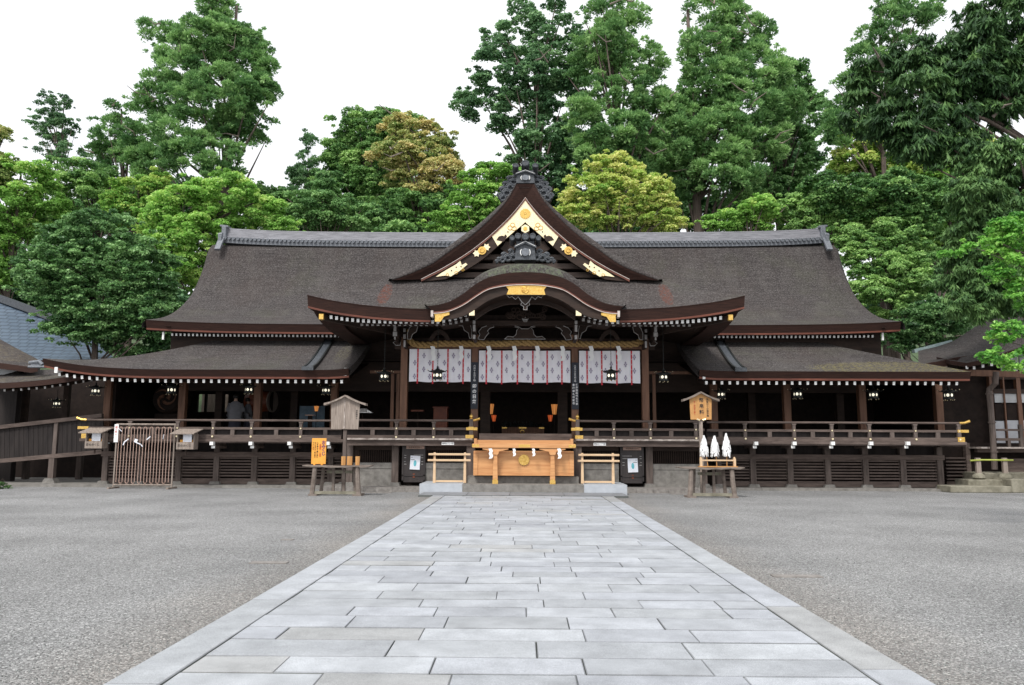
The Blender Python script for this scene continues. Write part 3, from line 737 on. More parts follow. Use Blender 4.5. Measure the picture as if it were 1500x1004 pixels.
# cloud-shaped bites at the plate's tail: dark lobes on top
for s in (-1, 1):
    d = MB()
    pp = [P(px, py, GY) for px, py in ((730.5,346),(735,344.5),(738.5,345.5),(740,342.5),(742.5,345),(741,349),(738,353.5),(727,351))]
    d.prism([(p[0] if s < 0 else 2*XC-p[0], p[2]) for p in pp], GY+.070, GY+.084)
    x, _, z = P(744, 339, GY); x = x if s < 0 else 2*XC-x; d.disc((x, z), .022, GY+.07, GY+.084, 10)
    d.build('plate_cutout', M['dark_wood'], BB)
    cv = MB()
    for (px, py) in ((751,329),(747,333),(753,334)):
        x, _, z = P(px, py, GY); x = x if s < 0 else 2*XC-x
        cv.torus((x, GY+.08, z), .075, .013, 14, 5)
    cv.build('engraving', M['gold'], BB)
    # star, disc, star fitting
    for k, (px, py) in enumerate(((712.5,361.5),(706,366.5),(698,370.5))):
        x, _, z = P(px, py, GY); x = x if s < 0 else 2*XC-x; m = MB()
        if k == 1: m.disc((x, z), .14, GY+.07, GY+.10, 18); m.torus((x, GY+.065, z), .075, .018, 14, 5)
        else:
            pp = [(x+(.135 if i % 2 == 0 else .085)*math.cos(i*math.pi/6), z+(.135 if i % 2 == 0 else .085)*math.sin(i*math.pi/6)) for i in range(12)]
            m.prism(pp, GY+.075, GY+.10)
        m.build('gilded_boss', M['bright_gold'] if k != 1 else M['gold'], BB)
    # foot plate of the bargeboard
    pl = [(638,405),(653,403),(660,404.5),(672,397),(684.5,387),(682,384.5),(676,388),(674,381),(668,386.5),(655,394),(645,400)]
    pp = [P(px, py, GY) for px, py in pl]; m = MB(); m.prism([(p[0] if s < 0 else 2*XC-p[0], p[2]) for p in pp], GY+.08, GY+.105)
    fp_ = m.build('gilded_foot_plate', M['bright_gold'], BB)
    m = MB()
    for px, py in ((668,391),(661,396),(675,390)): x, _, z = P(px, py, GY); m.disc((x if s < 0 else 2*XC-x, z), .024, GY+.070, GY+.079, 10)
    m.build('rivet_hole', M['dark_wood'], BB)
    m = MB()
    for px, py, r_ in ((668,399,.05),(655,402,.045),(678,395,.04)): x, _, z = P(px, py, GY); m.torus((x if s < 0 else 2*XC-x, GY+.078, z), r_, .011, 12, 5)
    m.build('engraving', M['gold'], BB)
def chrysanthemum(name, x, z, y, R, n, mat, parent, petal=.42):
    m = MB(); m.disc((x, z), R*.2, y-.03, y, 14)
    for i in range(n):
        a = 2*math.pi*i/n; ca, sa = math.cos(a), math.sin(a); w_ = math.pi*R/n*petal*2
        loc = [(R*.24, -w_*.3), (R*.80, -w_*.92), (R*.93, -w_*.75), (R, 0), (R*.93, w_*.75), (R*.80, w_*.92), (R*.24, w_*.3)]
        m.prism([(x+ca*u-sa*v, z+sa*u+ca*v) for u, v in loc], y-.022, y)
    m.disc((x, z), R*.9, y, y+.008, 24)
    return m.build(name, mat, parent)
x, _, z = P(770.5, 312.5, GY); chrysanthemum('flower_crest', XC, z, GY+.085, .185, 16, M['gold'], BB)
x, _, z = P(770.5, 335, GY)
hx = MB(); hx.prism([(XC+.15*math.cos(math.pi/6+i*math.pi/3), z+.15*math.sin(math.pi/6+i*math.pi/3)) for i in range(6)], GY+.02, GY+.1)
hx.disc((XC, z), .07, GY-.0, GY+.02, 12, 1); hx.build('gilded_hexagon', [M['bright_gold'], M['gold']], BB)
# carved pendant (gegyo) of the gable, mostly hidden by the ornament
def scallop(cx, z0, w_, h_, n, seed, depth=.35):
    r = random.Random(seed); pts = []
    for i in range(n+1):
        t = i/n; x = -w_+2*w_*t; e = (1-abs(2*t-1)**1.6)
        pts.append((cx+x, z0+h_*e*(1-depth*(i % 2))))
    return pts
m = MB(); zz = Z(357, GY); m.prism(scallop(XC, zz-.1, .85, .75, 18, 3)+[(XC+.5, zz-.35), (XC, zz-.5), (XC-.5, zz-.35)], GY+.28, GY+.38)
m.build('gable_pendant', M['dark_wood'], BB)
# --- ridge-end ornaments (dark tile): crest block, discs and scrolls
def scroll_tile(m, x, z, y, r, s, turns=1.6, w_=.05):
    path = [(x+s*r*(1-.52*t)*math.cos(2*math.pi*turns*t), y, z+r*(1-.52*t)*math.sin(2*math.pi*turns*t)) for t in [i/18 for i in range(19)]]
    m.tube(path, w_, 6)
def ornament(name, cpx, base_py, Y, sc_, wings, top3, parent, kz=.76):
    x, _, zb = P(cpx, base_py, Y); x = XC; n0 = set(bpy.data.objects)
    R = H if parent is None else parent
    m = MB(); k = sc_
    m.prism([(x-.40*k, zb), (x+.40*k, zb), (x+.36*k, zb+.50*k), (x, zb+.66*k), (x-.36*k, zb+.50*k)], Y-.12, Y+.45)
    m.prism([(x-.42*k, zb+.44*k), (x, zb+.62*k), (x+.42*k, zb+.44*k), (x+.42*k, zb+.53*k), (x, zb+.73*k), (x-.42*k, zb+.53*k)], Y-.2, Y+.46)
    o = m.build(name, M['iron_tile'], R)
    r = MB(); r.disc((x, zb+.28*k), .15*k, Y-.19, Y-.12, 18); r.build('medallion', M['tile'], o)
    r = MB()
    for s in (-1, 1): r.torus((x, Y-.15, zb+.28*k), .185*k, .022*k, 10, 5, (math.pi/2+.9) if s < 0 else -math.pi/2+.9, (3*math.pi/2-.9) if s < 0 else math.pi/2-.9)
    r.prism([(x-.38*k, zb+.50*k), (x, zb+.69*k), (x+.38*k, zb+.50*k), (x+.38*k, zb+.515*k), (x, zb+.705*k), (x-.38*k, zb+.515*k)], Y-.215, Y-.2)
    r.build('pale_crescents', M['white_paint'], o)
    d = MB()
    for dx, dz, rr in top3: d.tube([(x+dx*k, Y-.28, zb+dz*k), (x+dx*k, Y+.5, zb+dz*k)], rr*k, 14); d.torus((x+dx*k, Y-.28, zb+dz*k), rr*k*.8, .02*k, 14, 5)
    d.box(x-.34*k, x+.34*k, Y-.1, Y+.4, zb+.5*k, zb+.74*k)
    d.build('round_tiles', M['iron_tile'], o)
    for s in (-1, 1):
        wm = MB()
        for (dx, dz, rr, tw) in wings:
            scroll_tile(wm, x+s*dx*.90*k, zb+dz*k, Y-.02, rr*k, s, tw, .045*k); dx = dx*.90; wm.disc((x+s*dx*k, zb+dz*k), rr*.8*k, Y+.05, Y+.2, 12)
        wm.build('scroll_wing', M['iron_tile'], o, smooth=False)
    for ob in set(bpy.data.objects)-n0:
        oz = ORG[ob].z
        for v in ob.data.vertices: v.co.z = (v.co.z+oz-zb)*(kz if v.co.z+oz > zb else 1)+zb-oz
    return o
ornament('gable_ridge_ornament', 770, 270, GY, .80, [(.55,.10,.20,1.4),(.72,.30,.16,1.3),(.50,.36,.14,1.2),(.70,-.16,.20,1.5),(.90,-.02,.17,1.4),(.88,-.40,.19,1.4),(1.06,-.26,.15,1.4),(1.06,-.62,.16,1.3),(1.20,-.52,.12,1.2)],
         [(0,1.05,.17),(-.42,.92,.13),(.42,.92,.13)], GR)
# --- undulating front gable (karahafu)
KY = 23.72; KC = 769
def khalf(pts, n=3):
    h = [(P(px, py, KY)[0]+(.0), P(px, py, KY)[2]) for px, py in pts]; h = resamp(smooth_curve(h, n), 32); h[0] = (XC, h[0][1]); return h
k_top = khalf([(769,384),(755,384),(739,386),(709,396),(688,411),(670,426),(650,437.5),(633,442.5),(620,444.5)])
k_bark = khalf([(769,399.5),(755,400),(739,401.5),(715,407.5),(694,419),(679,431),(659,442.5),(640,447.5),(626,449)])
k_red = khalf([(769,414.5),(755,414.8),(739,416.3),(715,421.5),(697,432),(679,444),(659,453),(645,455.8),(634,456.5)])
k_bb = khalf([(769,429.5),(755,429.8),(739,431),(715,439.8),(697,451.5),(682,461),(664,466),(650,467),(640,466.5)])
kr = MB()
for s in (-1, 1):
    def sd_(h): return [(x if s < 0 else 2*XC-x, z) for x, z in h]
    t_, b_ = sd_(k_top), sd_(k_bark)
    kr.grid([[(x, KY-.06, z) for x, z in b_], [((x+x2)/2, KY-.04, (z*.4+z2*.6)) for (x, z), (x2, z2) in zip(b_, t_)],
             [(x, KY+.25, z) for x, z in t_], [(x, KY+1.2, z+.02) for x, z in t_], [(x, KY+2.4, z+.02) for x, z in t_]], flip=(s > 0))
KR = kr.build('undulating_gable', M['cypress_bark'], H, smooth=True)
fb = MB()
for s in (-1, 1):
    def sd_(h): return [(x if s < 0 else 2*XC-x, z) for x, z in h]
    b_, r_ = sd_(k_bark), sd_(k_red)
    fb.grid([[(x, KY-.06, z) for x, z in b_], [(x, KY+.06, z) for x, z in r_]], 0, flip=(s < 0))
fb.build('gable_edge', M['bark_edge'], KR)
ribbon('red_trim', k_red, .06, KY+.03, KY+.5, M['red_wood'], KR)
ribbon('pale_trim', [(x, z-.045) for x, z in k_red], .022, KY+.015, KY+.03, M['pale_line'], KR)
KB_ = ribbon('bargeboard', [(x, z-.065) for x, z in k_red], 0, KY+.10, KY+.22, M['dark_wood'], KR, h2=k_bb)
under = MB()
for s in (-1, 1):
    h = [(x if s < 0 else 2*XC-x, z-.10) for x, z in k_red]
    under.grid([[(x, KY+.2, z) for x, z in h], [(x, KY+3.2, z) for x, z in h]], flip=(s > 0))
under.build('vault_boards', M['dark_wood'], KR)
# second inner arched rib
h = [(x, z-.30) for x, z in k_bb]; ribbon('inner_rib', [(x, z-.02) for x, z in k_bb[:20]], 0, KY+.9, KY+1.1, M['dark_wood'], KR, h2=[(x, z-.16) for x, z in k_bb[:20]])
# gilding of the arch
pts_ = [(740,417.5),(802,418),(797,424),(799,431.5),(742,431),(745,424)]
m = MB(); m.prism([(P(a, b, KY)[0], P(a, b, KY)[2]) for a, b in pts_], KY+.06, KY+.09)
gp = m.build('gilded_plate', M['gold'], KB_ if False else KR)
x, _, z = P(769.5, 424, KY); m = MB(); m.torus((XC, KY+.05, z), .10, .022, 18, 6); m.disc((XC, z), .08, KY+.03, KY+.06, 16); m.torus((XC, KY+.03, z), .045, .012, 14, 5); m.build('gilded_medallion', M['gold'], KR)
for s in (-1, 1):
    for pl, nm, mt in (([(635,458),(658,457.5),(658,461),(650,463.5),(646.5,469),(645,471),(636.5,471),(637,463)], 'gilded_foot_plate', 'gold'), ([(687,459),(695,454),(695,462),(687,462)], 'gilded_corner_plate', 'bright_gold')):
        pp = [P(px, py, KY) for px, py in pl]; m = MB(); m.prism([(p[0] if s < 0 else 2*XC-p[0], p[2]) for p in pp], KY+.05, KY+.095); m.build(nm, M[mt], KR)
    pp = [P(px, py, KY) for px, py in ((631,455),(634.5,455),(634.5,464),(631,464))]
    m = MB(); m.prism([(p[0] if s < 0 else 2*XC-p[0], p[2]) for p in pp], KY+.0, KY+.3); m.build('white_board_end', M['pale_line'], KR)
ornament('arch_ridge_ornament', 770, 382, KY+.35, .82, [(.50,.12,.15,1.4),(.60,.33,.11,1.2),(.74,.10,.15,1.5),(.90,.20,.11,1.3),(.98,.02,.11,1.3),(1.12,.04,.07,1.2),(1.22,-.04,.05,1.2)],
         [(0,.86,.14),(-.28,.88,.12),(.28,.88,.12),(-.50,.80,.10),(.50,.80,.10)], KR, kz=1.0)
# carved pendant under the arch with pale outlines
def outlined(name, poly_px, Y, th, parent, mat='dark_wood', line='grey_paint', grow=.022, mirror_=False):
    for s in ((-1, 1) if mirror_ else (-1,)):
        pp = [P(px, py, Y) for px, py in poly_px]; p2 = [((p[0] if s < 0 else 2*XC-p[0]), p[2]) for p in pp]
        m = MB(); m.prism(p2, Y, Y+th, 0)
        o = m.build(name, M[mat], parent)
        e = MB(); e.tube([(x, Y-.004, z) for x, z in p2+[p2[0]]], grow*.55, 5); e.build('pale_outline', M[line], o)
outlined('carved_pendant', [(742,432),(796,432),(793,436.5),(788,434.5),(784,439),(779,435),(775,442),(769.5,447),(764,442),(759,435),(755,439),(750,434.5),(746,436.5)], KY+.3, .1, KR)
outlined('carved_drop', [(765,441),(774,441),(776,447),(772,449),(772,454),(767,454),(767,449),(763,447)], KY+.34, .1, KR, line='grey_paint')
outlined('carved_leaf', [(765,467),(768,468),(769.5,463.5),(771,468),(774,467),(771.5,471.5),(767.5,471.5)], 26.3, .06, KR, mat='grey_paint')
# --- rafters with white-painted ends
def rafter(name, x, z, Y, parent, w_=.085, h=.11, ln=1.4, rise=.12, m2='white_paint'):
    b = MB(); b.bar((x, Y, z), (x, Y+ln, z+rise), w_, h, 0, capmi=1); return b.build(name, [M['dark_wood'], M[m2]], parent)
def rafters_stuff(items, parent):
    b = MB()
    for (x, z, Y, w_, h, ln, rise, mi) in items: b.bar((x, Y, z), (x, Y+ln, z+rise), w_, h, 0, capmi=mi)
    o = b.build('rafters', [M['dark_wood'], M['white_paint'], M['grey_paint']], parent); o['kind'] = 'stuff'; return o
fr = [(485,464.8),(493,466.1),(500.7,467.2),(508.6,468.2),(516.5,469),(524.5,469.8),(532.4,470.2),(540,470.6),(548,471),(556,471.3),(564,471.5)]
fr += [(564+7.75*k, 471.7) for k in range(1, 11)]+[(650,470.5),(659,468.5),(667,466.5),(674.5,464),(681.7,461.5)]
n_ind = 0; stuff = []
for px, py in fr:
    x, _, z = P(px, py, 24.3)
    for s in (-1, 1): rafter('rafter', x if s < 0 else 2*XC-x, z, 24.3, H); n_ind += 1
sec_ = [(530+7.9*k, 474.2) for k in range(13)]+[(640,474),(650,473.5),(660,472),(668,471),(676,469),(684,467)]
for px, py in sec_:
    x, _, z = P(px, py+.8, 24.95)
    for s in (-1, 1): stuff.append((x if s < 0 else 2*XC-x, z, 24.95, .085, .12, 1.0, .2, 2))
# wings: lower roof
for s, le in ((-1, leL), (1, leR)):
    lst = []
    xo = 16.3 if s < 0 else 15.0; k = 0; x = 6.32
    while x < xo:
        ax = x
        u = .38*max(0, (ax-11.5)/5.25)**3.2*.8 if s < 0 else 0
        lst.append((s*x, zE-.385+u)); x += .268
    for i, (xx, zz) in enumerate(lst):
        if i < 24 and n_ind < 100: rafter('rafter', xx, zz, LY+.22, H, .085, .115, 1.2, .15); n_ind += 1
        else: stuff.append((xx, zz, LY+.22, .085, .115, 1.2, .3, 1))
for i in range(-85, 86):
    x = i*.163+.03
    if abs(x) < 6.9 or x > 13.5 or x < -13.75: continue
    stuff.append((x, Z(493, YE+.4)-.0+.03*(abs(x)/13)**6, YE+.4, .075, .095, 1.0, .2, 1))
rafters_stuff(stuff, H)
# white corner posts ("hip rafter" ends) and gold caps
def cornerend(x, z, Y, h, mt='white_paint', w_=.09): b = MB(); b.box(x-w_/2, x+w_/2, Y, Y+.07, z-h/2, z+h/2); return b.build('hip_rafter_end', M[mt], H)
cornerend(-6.18, Z(545, LY+.15, 499), LY+.12, .27); cornerend(6.22, Z(550, LY+.15, 1034), LY+.12, .27)
cornerend(-16.3, Z(543, LY+.1, 71)+.02, LY+.1, .20, w_=.11)
cornerend(-13.95, Z(492, YE+.25, 236), YE+.25, .30, w_=.07); cornerend(13.72, Z(493, YE+.25, 1296), YE+.25, .30, w_=.07)
for s in (-1, 1):
    x, _, z = P(471, 464.3, 24.25); x = x if s < 0 else 2*XC-x
    b = MB(); b.box(x-.07, x+.07, 24.2, 24.45, z-.085, z+.085); b.build('gilded_rafter_cap', M['gold'], H)
    b = MB(); b.bar((x+s*-.02, 24.4, z), (x-s*2.2, 27.3, z-.15), .14, .17); b.build('hip_rafter', M['dark_wood'], H)
# --- porch pillars, beams, brackets
FZ = 1.74                                            # floor level
PX4 = [X(592, 27.6, 560), X(695.5, 27.6, 560), X(842, 27.6, 560), X(945, 27.6, 560)]
for i, x in enumerate(PX4):
    hw = .125 if i in (0, 3) else .125
    b = MB(); b.box(x-hw, x+hw, 27.5, 27.5+2*hw, FZ, 5.45); bevel(b.build('porch_pillar', M['pillar_wood'], H), .02)
def hbeam(name, x0, x1, py0, py1, Y, mat='dark_wood', th=.2):
    b = MB(); b.box(x0, x1, Y, Y+th, Z(py1, Y), Z(py0, Y)); return b.build(name, M[mat], H)
hbeam('tie_beam', PX4[0]-.35, PX4[3]+.35, 496, 512, 27.52, 'dark_wood', .18)
hbeam('lower_tie_beam', PX4[0]+.126, PX4[3]-.126, 507.2, 511.5, 27.49, 'pillar_wood', .03)
hbeam('upper_beam', PX4[0]-.6, PX4[3]+.6, 470, 476, 26.3, 'dark_wood', .25)
hbeam('arch_beam', PX4[1]-.1, PX4[2]+.1, 462, 473, 26.4, 'interior', .25)
b = MB(); b.box(-4.4, 4.5, 28.0, 28.1, 5.0, 6.6); b.build('transom_wall', M['interior'], H)
def bracket(px, blocks, Y):
    for (py0, py1, w_) in blocks:
        for s in (-1, 1):
            x, _, z0 = P(px, py1, Y); z1 = Z(py0, Y); x = x if s < 0 else 2*XC-x
            b = MB(); b.box(x-w_/2, x+w_/2, Y, Y+.9, z0, z1); b.box(x-w_/2+.008, x+w_/2-.008, Y-.012, Y-.002, z0+.008, z1-.008, 1)
            bevel(b.build('bracket_end', [M['dark_wood'], M['grey_paint']], H), .008)
bracket(694.5, [(469.5,475,.105),(475.6,486,.10),(490.5,497.3,.10)], 25.6)
bracket(592.5, [(481.5,487,.10),(489.8,497,.105),(499,509,.085)], 26.9)
bracket(578.5, [(474,486,.11),(486.4,493,.16),(493.4,498,.07)], 26.3)
bracket(514.5, [(470.5,477,.055)], 25.3)
nose = [(700,497),(703,490),(701,486),(706,480),(712,478),(716,474),(722,468),(724,467),(722,472),(718,476),(722,476),(724,479),(718,481),(714,485),(716,488),(711,494),(709,498)]
outlined('carved_nose', nose, 26.5, .12, H, mirror_=True)
nose2 = [(688,496),(686,488),(680,484),(678,478),(672,477),(667,472),(674,471),(681,474),(684,470),(689,474),(691,484),(691,496)]
outlined('carved_nose', nose2, 26.5, .12, H, mirror_=True)
nose3 = [(602,497),(604,490),(610,486),(612,478),(618,472),(612,473),(606,476),(600,480),(597,488),(597,497)]
outlined('carved_nose', nose3, 26.7, .12, H, mirror_=True)
nose4 = [(586,506),(580,506),(576,502),(581,499),(587,502)]
outlined('carved_nose', nose4, 27.2, .08, H, mirror_=True)
frog = [(739,497),(744,493),(752,494),(756,490),(757,484),(760,481),(754,479),(754,477.5),(760,479),(764,482),(774,482),(778,479),(784,477.5),(784,479),(778,481),(781,484),(782,490),(786,494),(794,493),(799,497)]
outlined('frog_leg_strut', frog, 27.1, .12, H, mat='dark_wood')
for c in (644, 893):
    m_ = MB(); pp = [(c-16,499),(c-12,491),(c-6,485),(c,483),(c+6,485),(c+12,491),(c+16,499),(c+10,499),(c+6,492),(c,489),(c-6,492),(c-10,499)]
    outlined('frog_leg_strut', pp, 27.1, .1, H, mat='dark_wood', line='dark_wood')
# carved openwork cloud panel behind the pendant
cw = MB()
for i in range(26):
    r_ = random.Random(i); px = 738+r_.random()*62; py = 453+r_.random()*12; x, _, z = P(px, py, 26.0); cw.torus((x, 26.0, z), .05+.05*r_.random(), .016, 12, 5)
cw.build('carved_cloud_panel', M['dark_wood'], H)
# --- verandas: centre and wings
CY = 26.75; WY = 27.55
def rail_run(xa, xb, Y, posts, studs, parent, endL=None, endR=None, gold_posts=()):
    R = MB(); z1, z2, z3 = Z(617.3, 27.2), Z(629, 27.2), Z(640.5, 27.2)
    R.tube([(xa, Y, z1), (xb, Y, z1)], .038, 8); R.box(xa, xb, Y-.045, Y+.045, z2-.045, z2+.035); R.box(xa, xb, Y-.06, Y+.06, z3-.10, z3+.04)
    rr = R.build('railing', M['aged_wood'], parent)
    for x in posts:
        b = MB(); b.box(x-.055, x+.055, Y-.065, Y+.065, z3+.04, z2-.045); b.box(x-.05, x+.05, Y-.05, Y+.05, z2+.035, z1-.10)
        b.prism([(x-.05, z1-.11), (x+.05, z1-.11), (x+.09, z1-.035), (x-.09, z1-.035)], Y-.05, Y+.05)
        b.build('railing_post', M['aged_post'], rr)
        g = MB(); g.disc((x, z2), .028, Y-.065, Y-.045, 10); g.disc((x, z3-.02), .034, Y-.085, Y-.06, 10); g.build('gold_stud', M['bright_gold'], rr)
    s_ = MB()
    for x in studs:
        b = MB(); b.box(x-.07, x+.07, Y-.04, Y+.04, z3+.04, z2-.045); b.build('railing_strut', M['aged_post'], rr)
    b = MB(); b.box(xa, xb, Y+.08, Y+.12, z3+.0, z2-.05); b.build('railing_board', M['panel_wood'], rr)
    for e, sgn in ((xa, -1), (xb, 1)):
        if (sgn < 0 and endL) or (sgn > 0 and endR):
            b = MB()
            b.tube([(e-sgn*.02, Y, z1), (e+sgn*.16, Y, z1+.01), (e+sgn*.34, Y, z1+.07)], [.042, .042, .05], 8)
            b.box(e-sgn*.12, e+sgn*.26, Y-.06, Y+.06, z2-.05, z2+.045); b.box(e-sgn*.14, e+sgn*.10, Y-.075, Y+.075, z3-.11, z3+.06)
            b.build('gilded_rail_end', M['gold'], rr)
    return rr
def xsx(l, Y): return [X(p, Y, 630) for p in l]
yC = CY+.02
rr = rail_run(X(505,yC), X(688,yC), yC, xsx([581,635.5], yC), xsx([546,606,661], yC), H, None, True)
rr2 = rail_run(X(848,yC), X(1032,yC), yC, xsx([899,952.5,1019], yC), xsx([874,925,983], yC), H, True, None)
for rrx, px in ((rr, 690), (rr2, 846)):               # tall posts with gilded onion finials
    x = X(px, yC); b = MB(); b.box(x-.065, x+.065, yC-.07, yC+.07, FZ, 2.42); b.build('railing_post', M['aged_post'], rrx)
    g = MB(); g_ = g; g.lathe([(.055,2.40),(.06,2.44),(.035,2.46),(.06,2.50),(.055,2.54),(.012,2.60),(.0,2.62)], (x, yC, 0), 10)
    g.build('gilded_finial', M['gold'], rrx)
    for zz in (Z(628, yC), Z(640, yC)): g = MB(); g.box(x-.085, x+.085, yC-.09, yC+.09, zz-.06, zz+.05); g.build('gilded_sleeve', M['gold'], rrx)
lp = [190.6, 260.5, 312.6, 368.8, 441]; ls = [150, 225, 286, 341, 405, 477]
rail_run(X(124,WY), X(500,WY), WY, xsx(lp, WY), xsx(ls, WY), H, True, None)
rp = [1091, 1162.7, 1218, 1273, 1340, 1404]; rs = [1055, 1127, 1190, 1245, 1306, 1373]
rail_run(X(1036,WY), X(1408,WY), WY, xsx(rp, WY), xsx(rs, WY), H, None, True)
# floors and their edges
fl = MB(); fl.box(-5.9, 6.0, CY-.05, 40, FZ-.1, FZ); fl.build('veranda_floor', M['aged_wood'], H)
for a, b_, nm in ((X(503,CY-.1), X(692,CY-.1), 0), (X(843,CY-.1), X(1034,CY-.1), 1)):
    e = MB(); x = a
    while x < b_:
        x1 = min(x+rng.uniform(.16, .26), b_); e.box(x+.002, x1-.002, CY-.12+rng.uniform(-.01, .01), CY+.3, FZ-.035, FZ+.025); x = x1
    e.build('floor_plank_ends', M['plank_edge'], H)
    e = MB(); e.box(a+.02, b_-.02, CY-.02, CY+.2, Z(653.8, CY), FZ-.036); e.build('floor_beam', M['aged_wood'], H)
e = MB(); xa, xb = X(706, CY-.3), X(833, CY-.3); e.box(xa-.1, xb+.1, CY-.3, CY+.3, Z(645, CY-.3), Z(635.5, CY-.3)); e.build('threshold_beam', M['aged_wood'], H)
for s in (-1, 1):
    x0, x1 = (X(118,WY), X(503,WY)) if s < 0 else (X(1034,WY), X(1414,WY))
    e = MB(); e.box(x0, x1, WY-.10, WY+2, FZ-.12, FZ-.02); e.box(x0+.05, x1-.05, WY-.04, WY+.2, Z(651, WY), FZ-.13); e.build('floor_beam', M['aged_wood'], H)
    e = MB(); e.box(s*5.95, s*15.2, WY, 40, FZ-.13, FZ-.01); e.build('veranda_floor', M['dark_wood'], H)
# white-painted joist ends
for px in (311, 368, 424.6, 481, 1107, 1163, 1219, 1275, 1329):
    x = X(px, WY-.1, 652); zz = Z(650, WY-.1, px); s = -1 if px < 767 else 1
    b = MB(); b.box(x-.07, x+.07, WY-.18, WY+1, zz-.06, zz+.07); b.box(x-.07+(.03*-s), x+.07+(.03*-s), WY-.08, WY+1, zz-.17, zz-.07)
    b.box(x-.064, x+.064, WY-.192, WY-.182, zz-.054, zz+.064, 1); b.box(x-.064-.03*s, x+.064-.03*s, WY-.092, WY-.082, zz-.164, zz-.074, 1)
    b.box(x-.0705-.002, x-.0705, WY-.17, WY-.05, zz-.055, zz+.065, 1); b.box(x+.0705, x+.0725, WY-.17, WY-.05, zz-.055, zz+.065, 1)
    b.build('joist_end', [M['aged_wood'], M['white_paint']], H)
# --- underneath the wings: posts on stones, louvred panels
LW = 28.7
def under(pxs, s):
    xs_ = [X(p, LW, 690) for p in pxs]; zt = Z(665, LW); zb = .09; zm = Z(672, LW)
    for x in xs_:
        b = MB(); b.box(x-.10, x+.10, LW-.1, LW+.1, zb+.08, zt+.3); b.build('floor_post', M['aged_post'], H)
        b = MB(); b.prism([(x-.20, .08), (x+.20, .08), (x+.16, .19), (x-.16, .19)], LW-.2, LW+.15); b.build('post_stone', M['stone'], H)
    for a, c in zip(xs_, xs_[1:]):
        b = MB(); z0, z1 = .10, zm
        b.box(a+.1, c-.1, LW-.03, LW+.05, z0, z0+.20); b.box(a+.1, c-.1, LW-.05, LW+.07, z1-.0, z1+.02)
        n = 7; h = (z1-z0-.22)/n
        for i in range(n):
            zc = z0+.24+h*(i+.5); b.bar((a+.1, LW+.02, zc), (c-.1, LW+.02, zc), .10, .055)
        b.build('louvre_panel', M['aged_wood'], H)
    b = MB(); b.box(xs_[0]-.15, xs_[-1]+.15, LW-.13, LW+.11, zm+.02, zt+.02); b.build('sill_beam', M['aged_wood'], H)
    b = MB(); b.box(xs_[0], xs_[-1], LW+.15, LW+.2, zt, 1.7); b.build('under_floor_boards', M['panel_wood'], H)
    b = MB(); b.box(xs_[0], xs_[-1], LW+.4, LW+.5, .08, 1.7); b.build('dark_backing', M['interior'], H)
under([155,206,262,317.6,373,429,484.5,505], -1)
def under_back():
    y = 29.9; xa, xb = X(1383, y), X(1412, y); b = MB()
    for i in range(7): zc = .35+.13*i; b.bar((xa, y, zc), (xb, y, zc), .10, .055)
    b.box(xa, xb, y-.03, y+.05, .1, .27); b.box(xb, xb+.16, y-.1, y+.1, .1, 1.7); b.build('louvre_panel', M['aged_wood'], H)
    b = MB(); b.box(xa, xb+3, y+.2, y+.3, .1, 1.7); b.build('dark_backing', M['interior'], H)
under_back()
under([1052,1102.6,1157,1212,1267,1322,1376], 1)
# --- underneath the centre: posts, stone walls, grilles, a door on each side
LC = 27.25
for px in (512, 579, 951, 1030):
    x = X(px, LC, 690); b = MB(); b.box(x-.115, x+.115, LC-.1, LC+.12, .2, 1.62); b.build('floor_post', M['aged_post'], H)
    b = MB(); b.prism([(x-.20, .14), (x+.20, .14), (x+.15, .26), (x-.15, .26)], LC-.22, LC+.18); b.build('post_stone', M['stone'], H)
for px in (690.5, 845):
    x = X(px, LC, 690); b = MB(); b.box(x-.14, x+.14, LC-.45, LC+.12, .2, 1.62); b.build('floor_post', M['aged_post'], H)
for a, c in ((515,577),(624,688),(848,906),(955,1027)):
    xa, xb = X(a, LC), X(c, LC); zt = Z(679, LC)
    b = MB(); b.box(xa, xb, LC, LC+.3, .13, zt-.20); b.box(xa, xb, LC-.02, LC+.3, zt-.195, zt); b.build('stone_wall', M['stone'], H)
    b = MB(); b.box(xa, xb, LC+.0, LC+.08, 1.36, 1.56); x = xa
    while x < xb: b.box(x, x+.025, LC+.1, LC+.13, zt, 1.4); x += .075
    b.build('dark_grille', M['dark_wood'], H)
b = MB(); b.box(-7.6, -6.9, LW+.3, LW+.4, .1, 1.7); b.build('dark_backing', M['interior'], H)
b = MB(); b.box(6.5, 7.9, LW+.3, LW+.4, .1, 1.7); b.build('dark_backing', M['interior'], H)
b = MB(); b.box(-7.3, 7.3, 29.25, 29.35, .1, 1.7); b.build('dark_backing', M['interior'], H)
b = MB(); b.box(-6, 6, LC+.5, LC+.6, .13, 1.7); b.build('dark_backing', M['interior'], H)
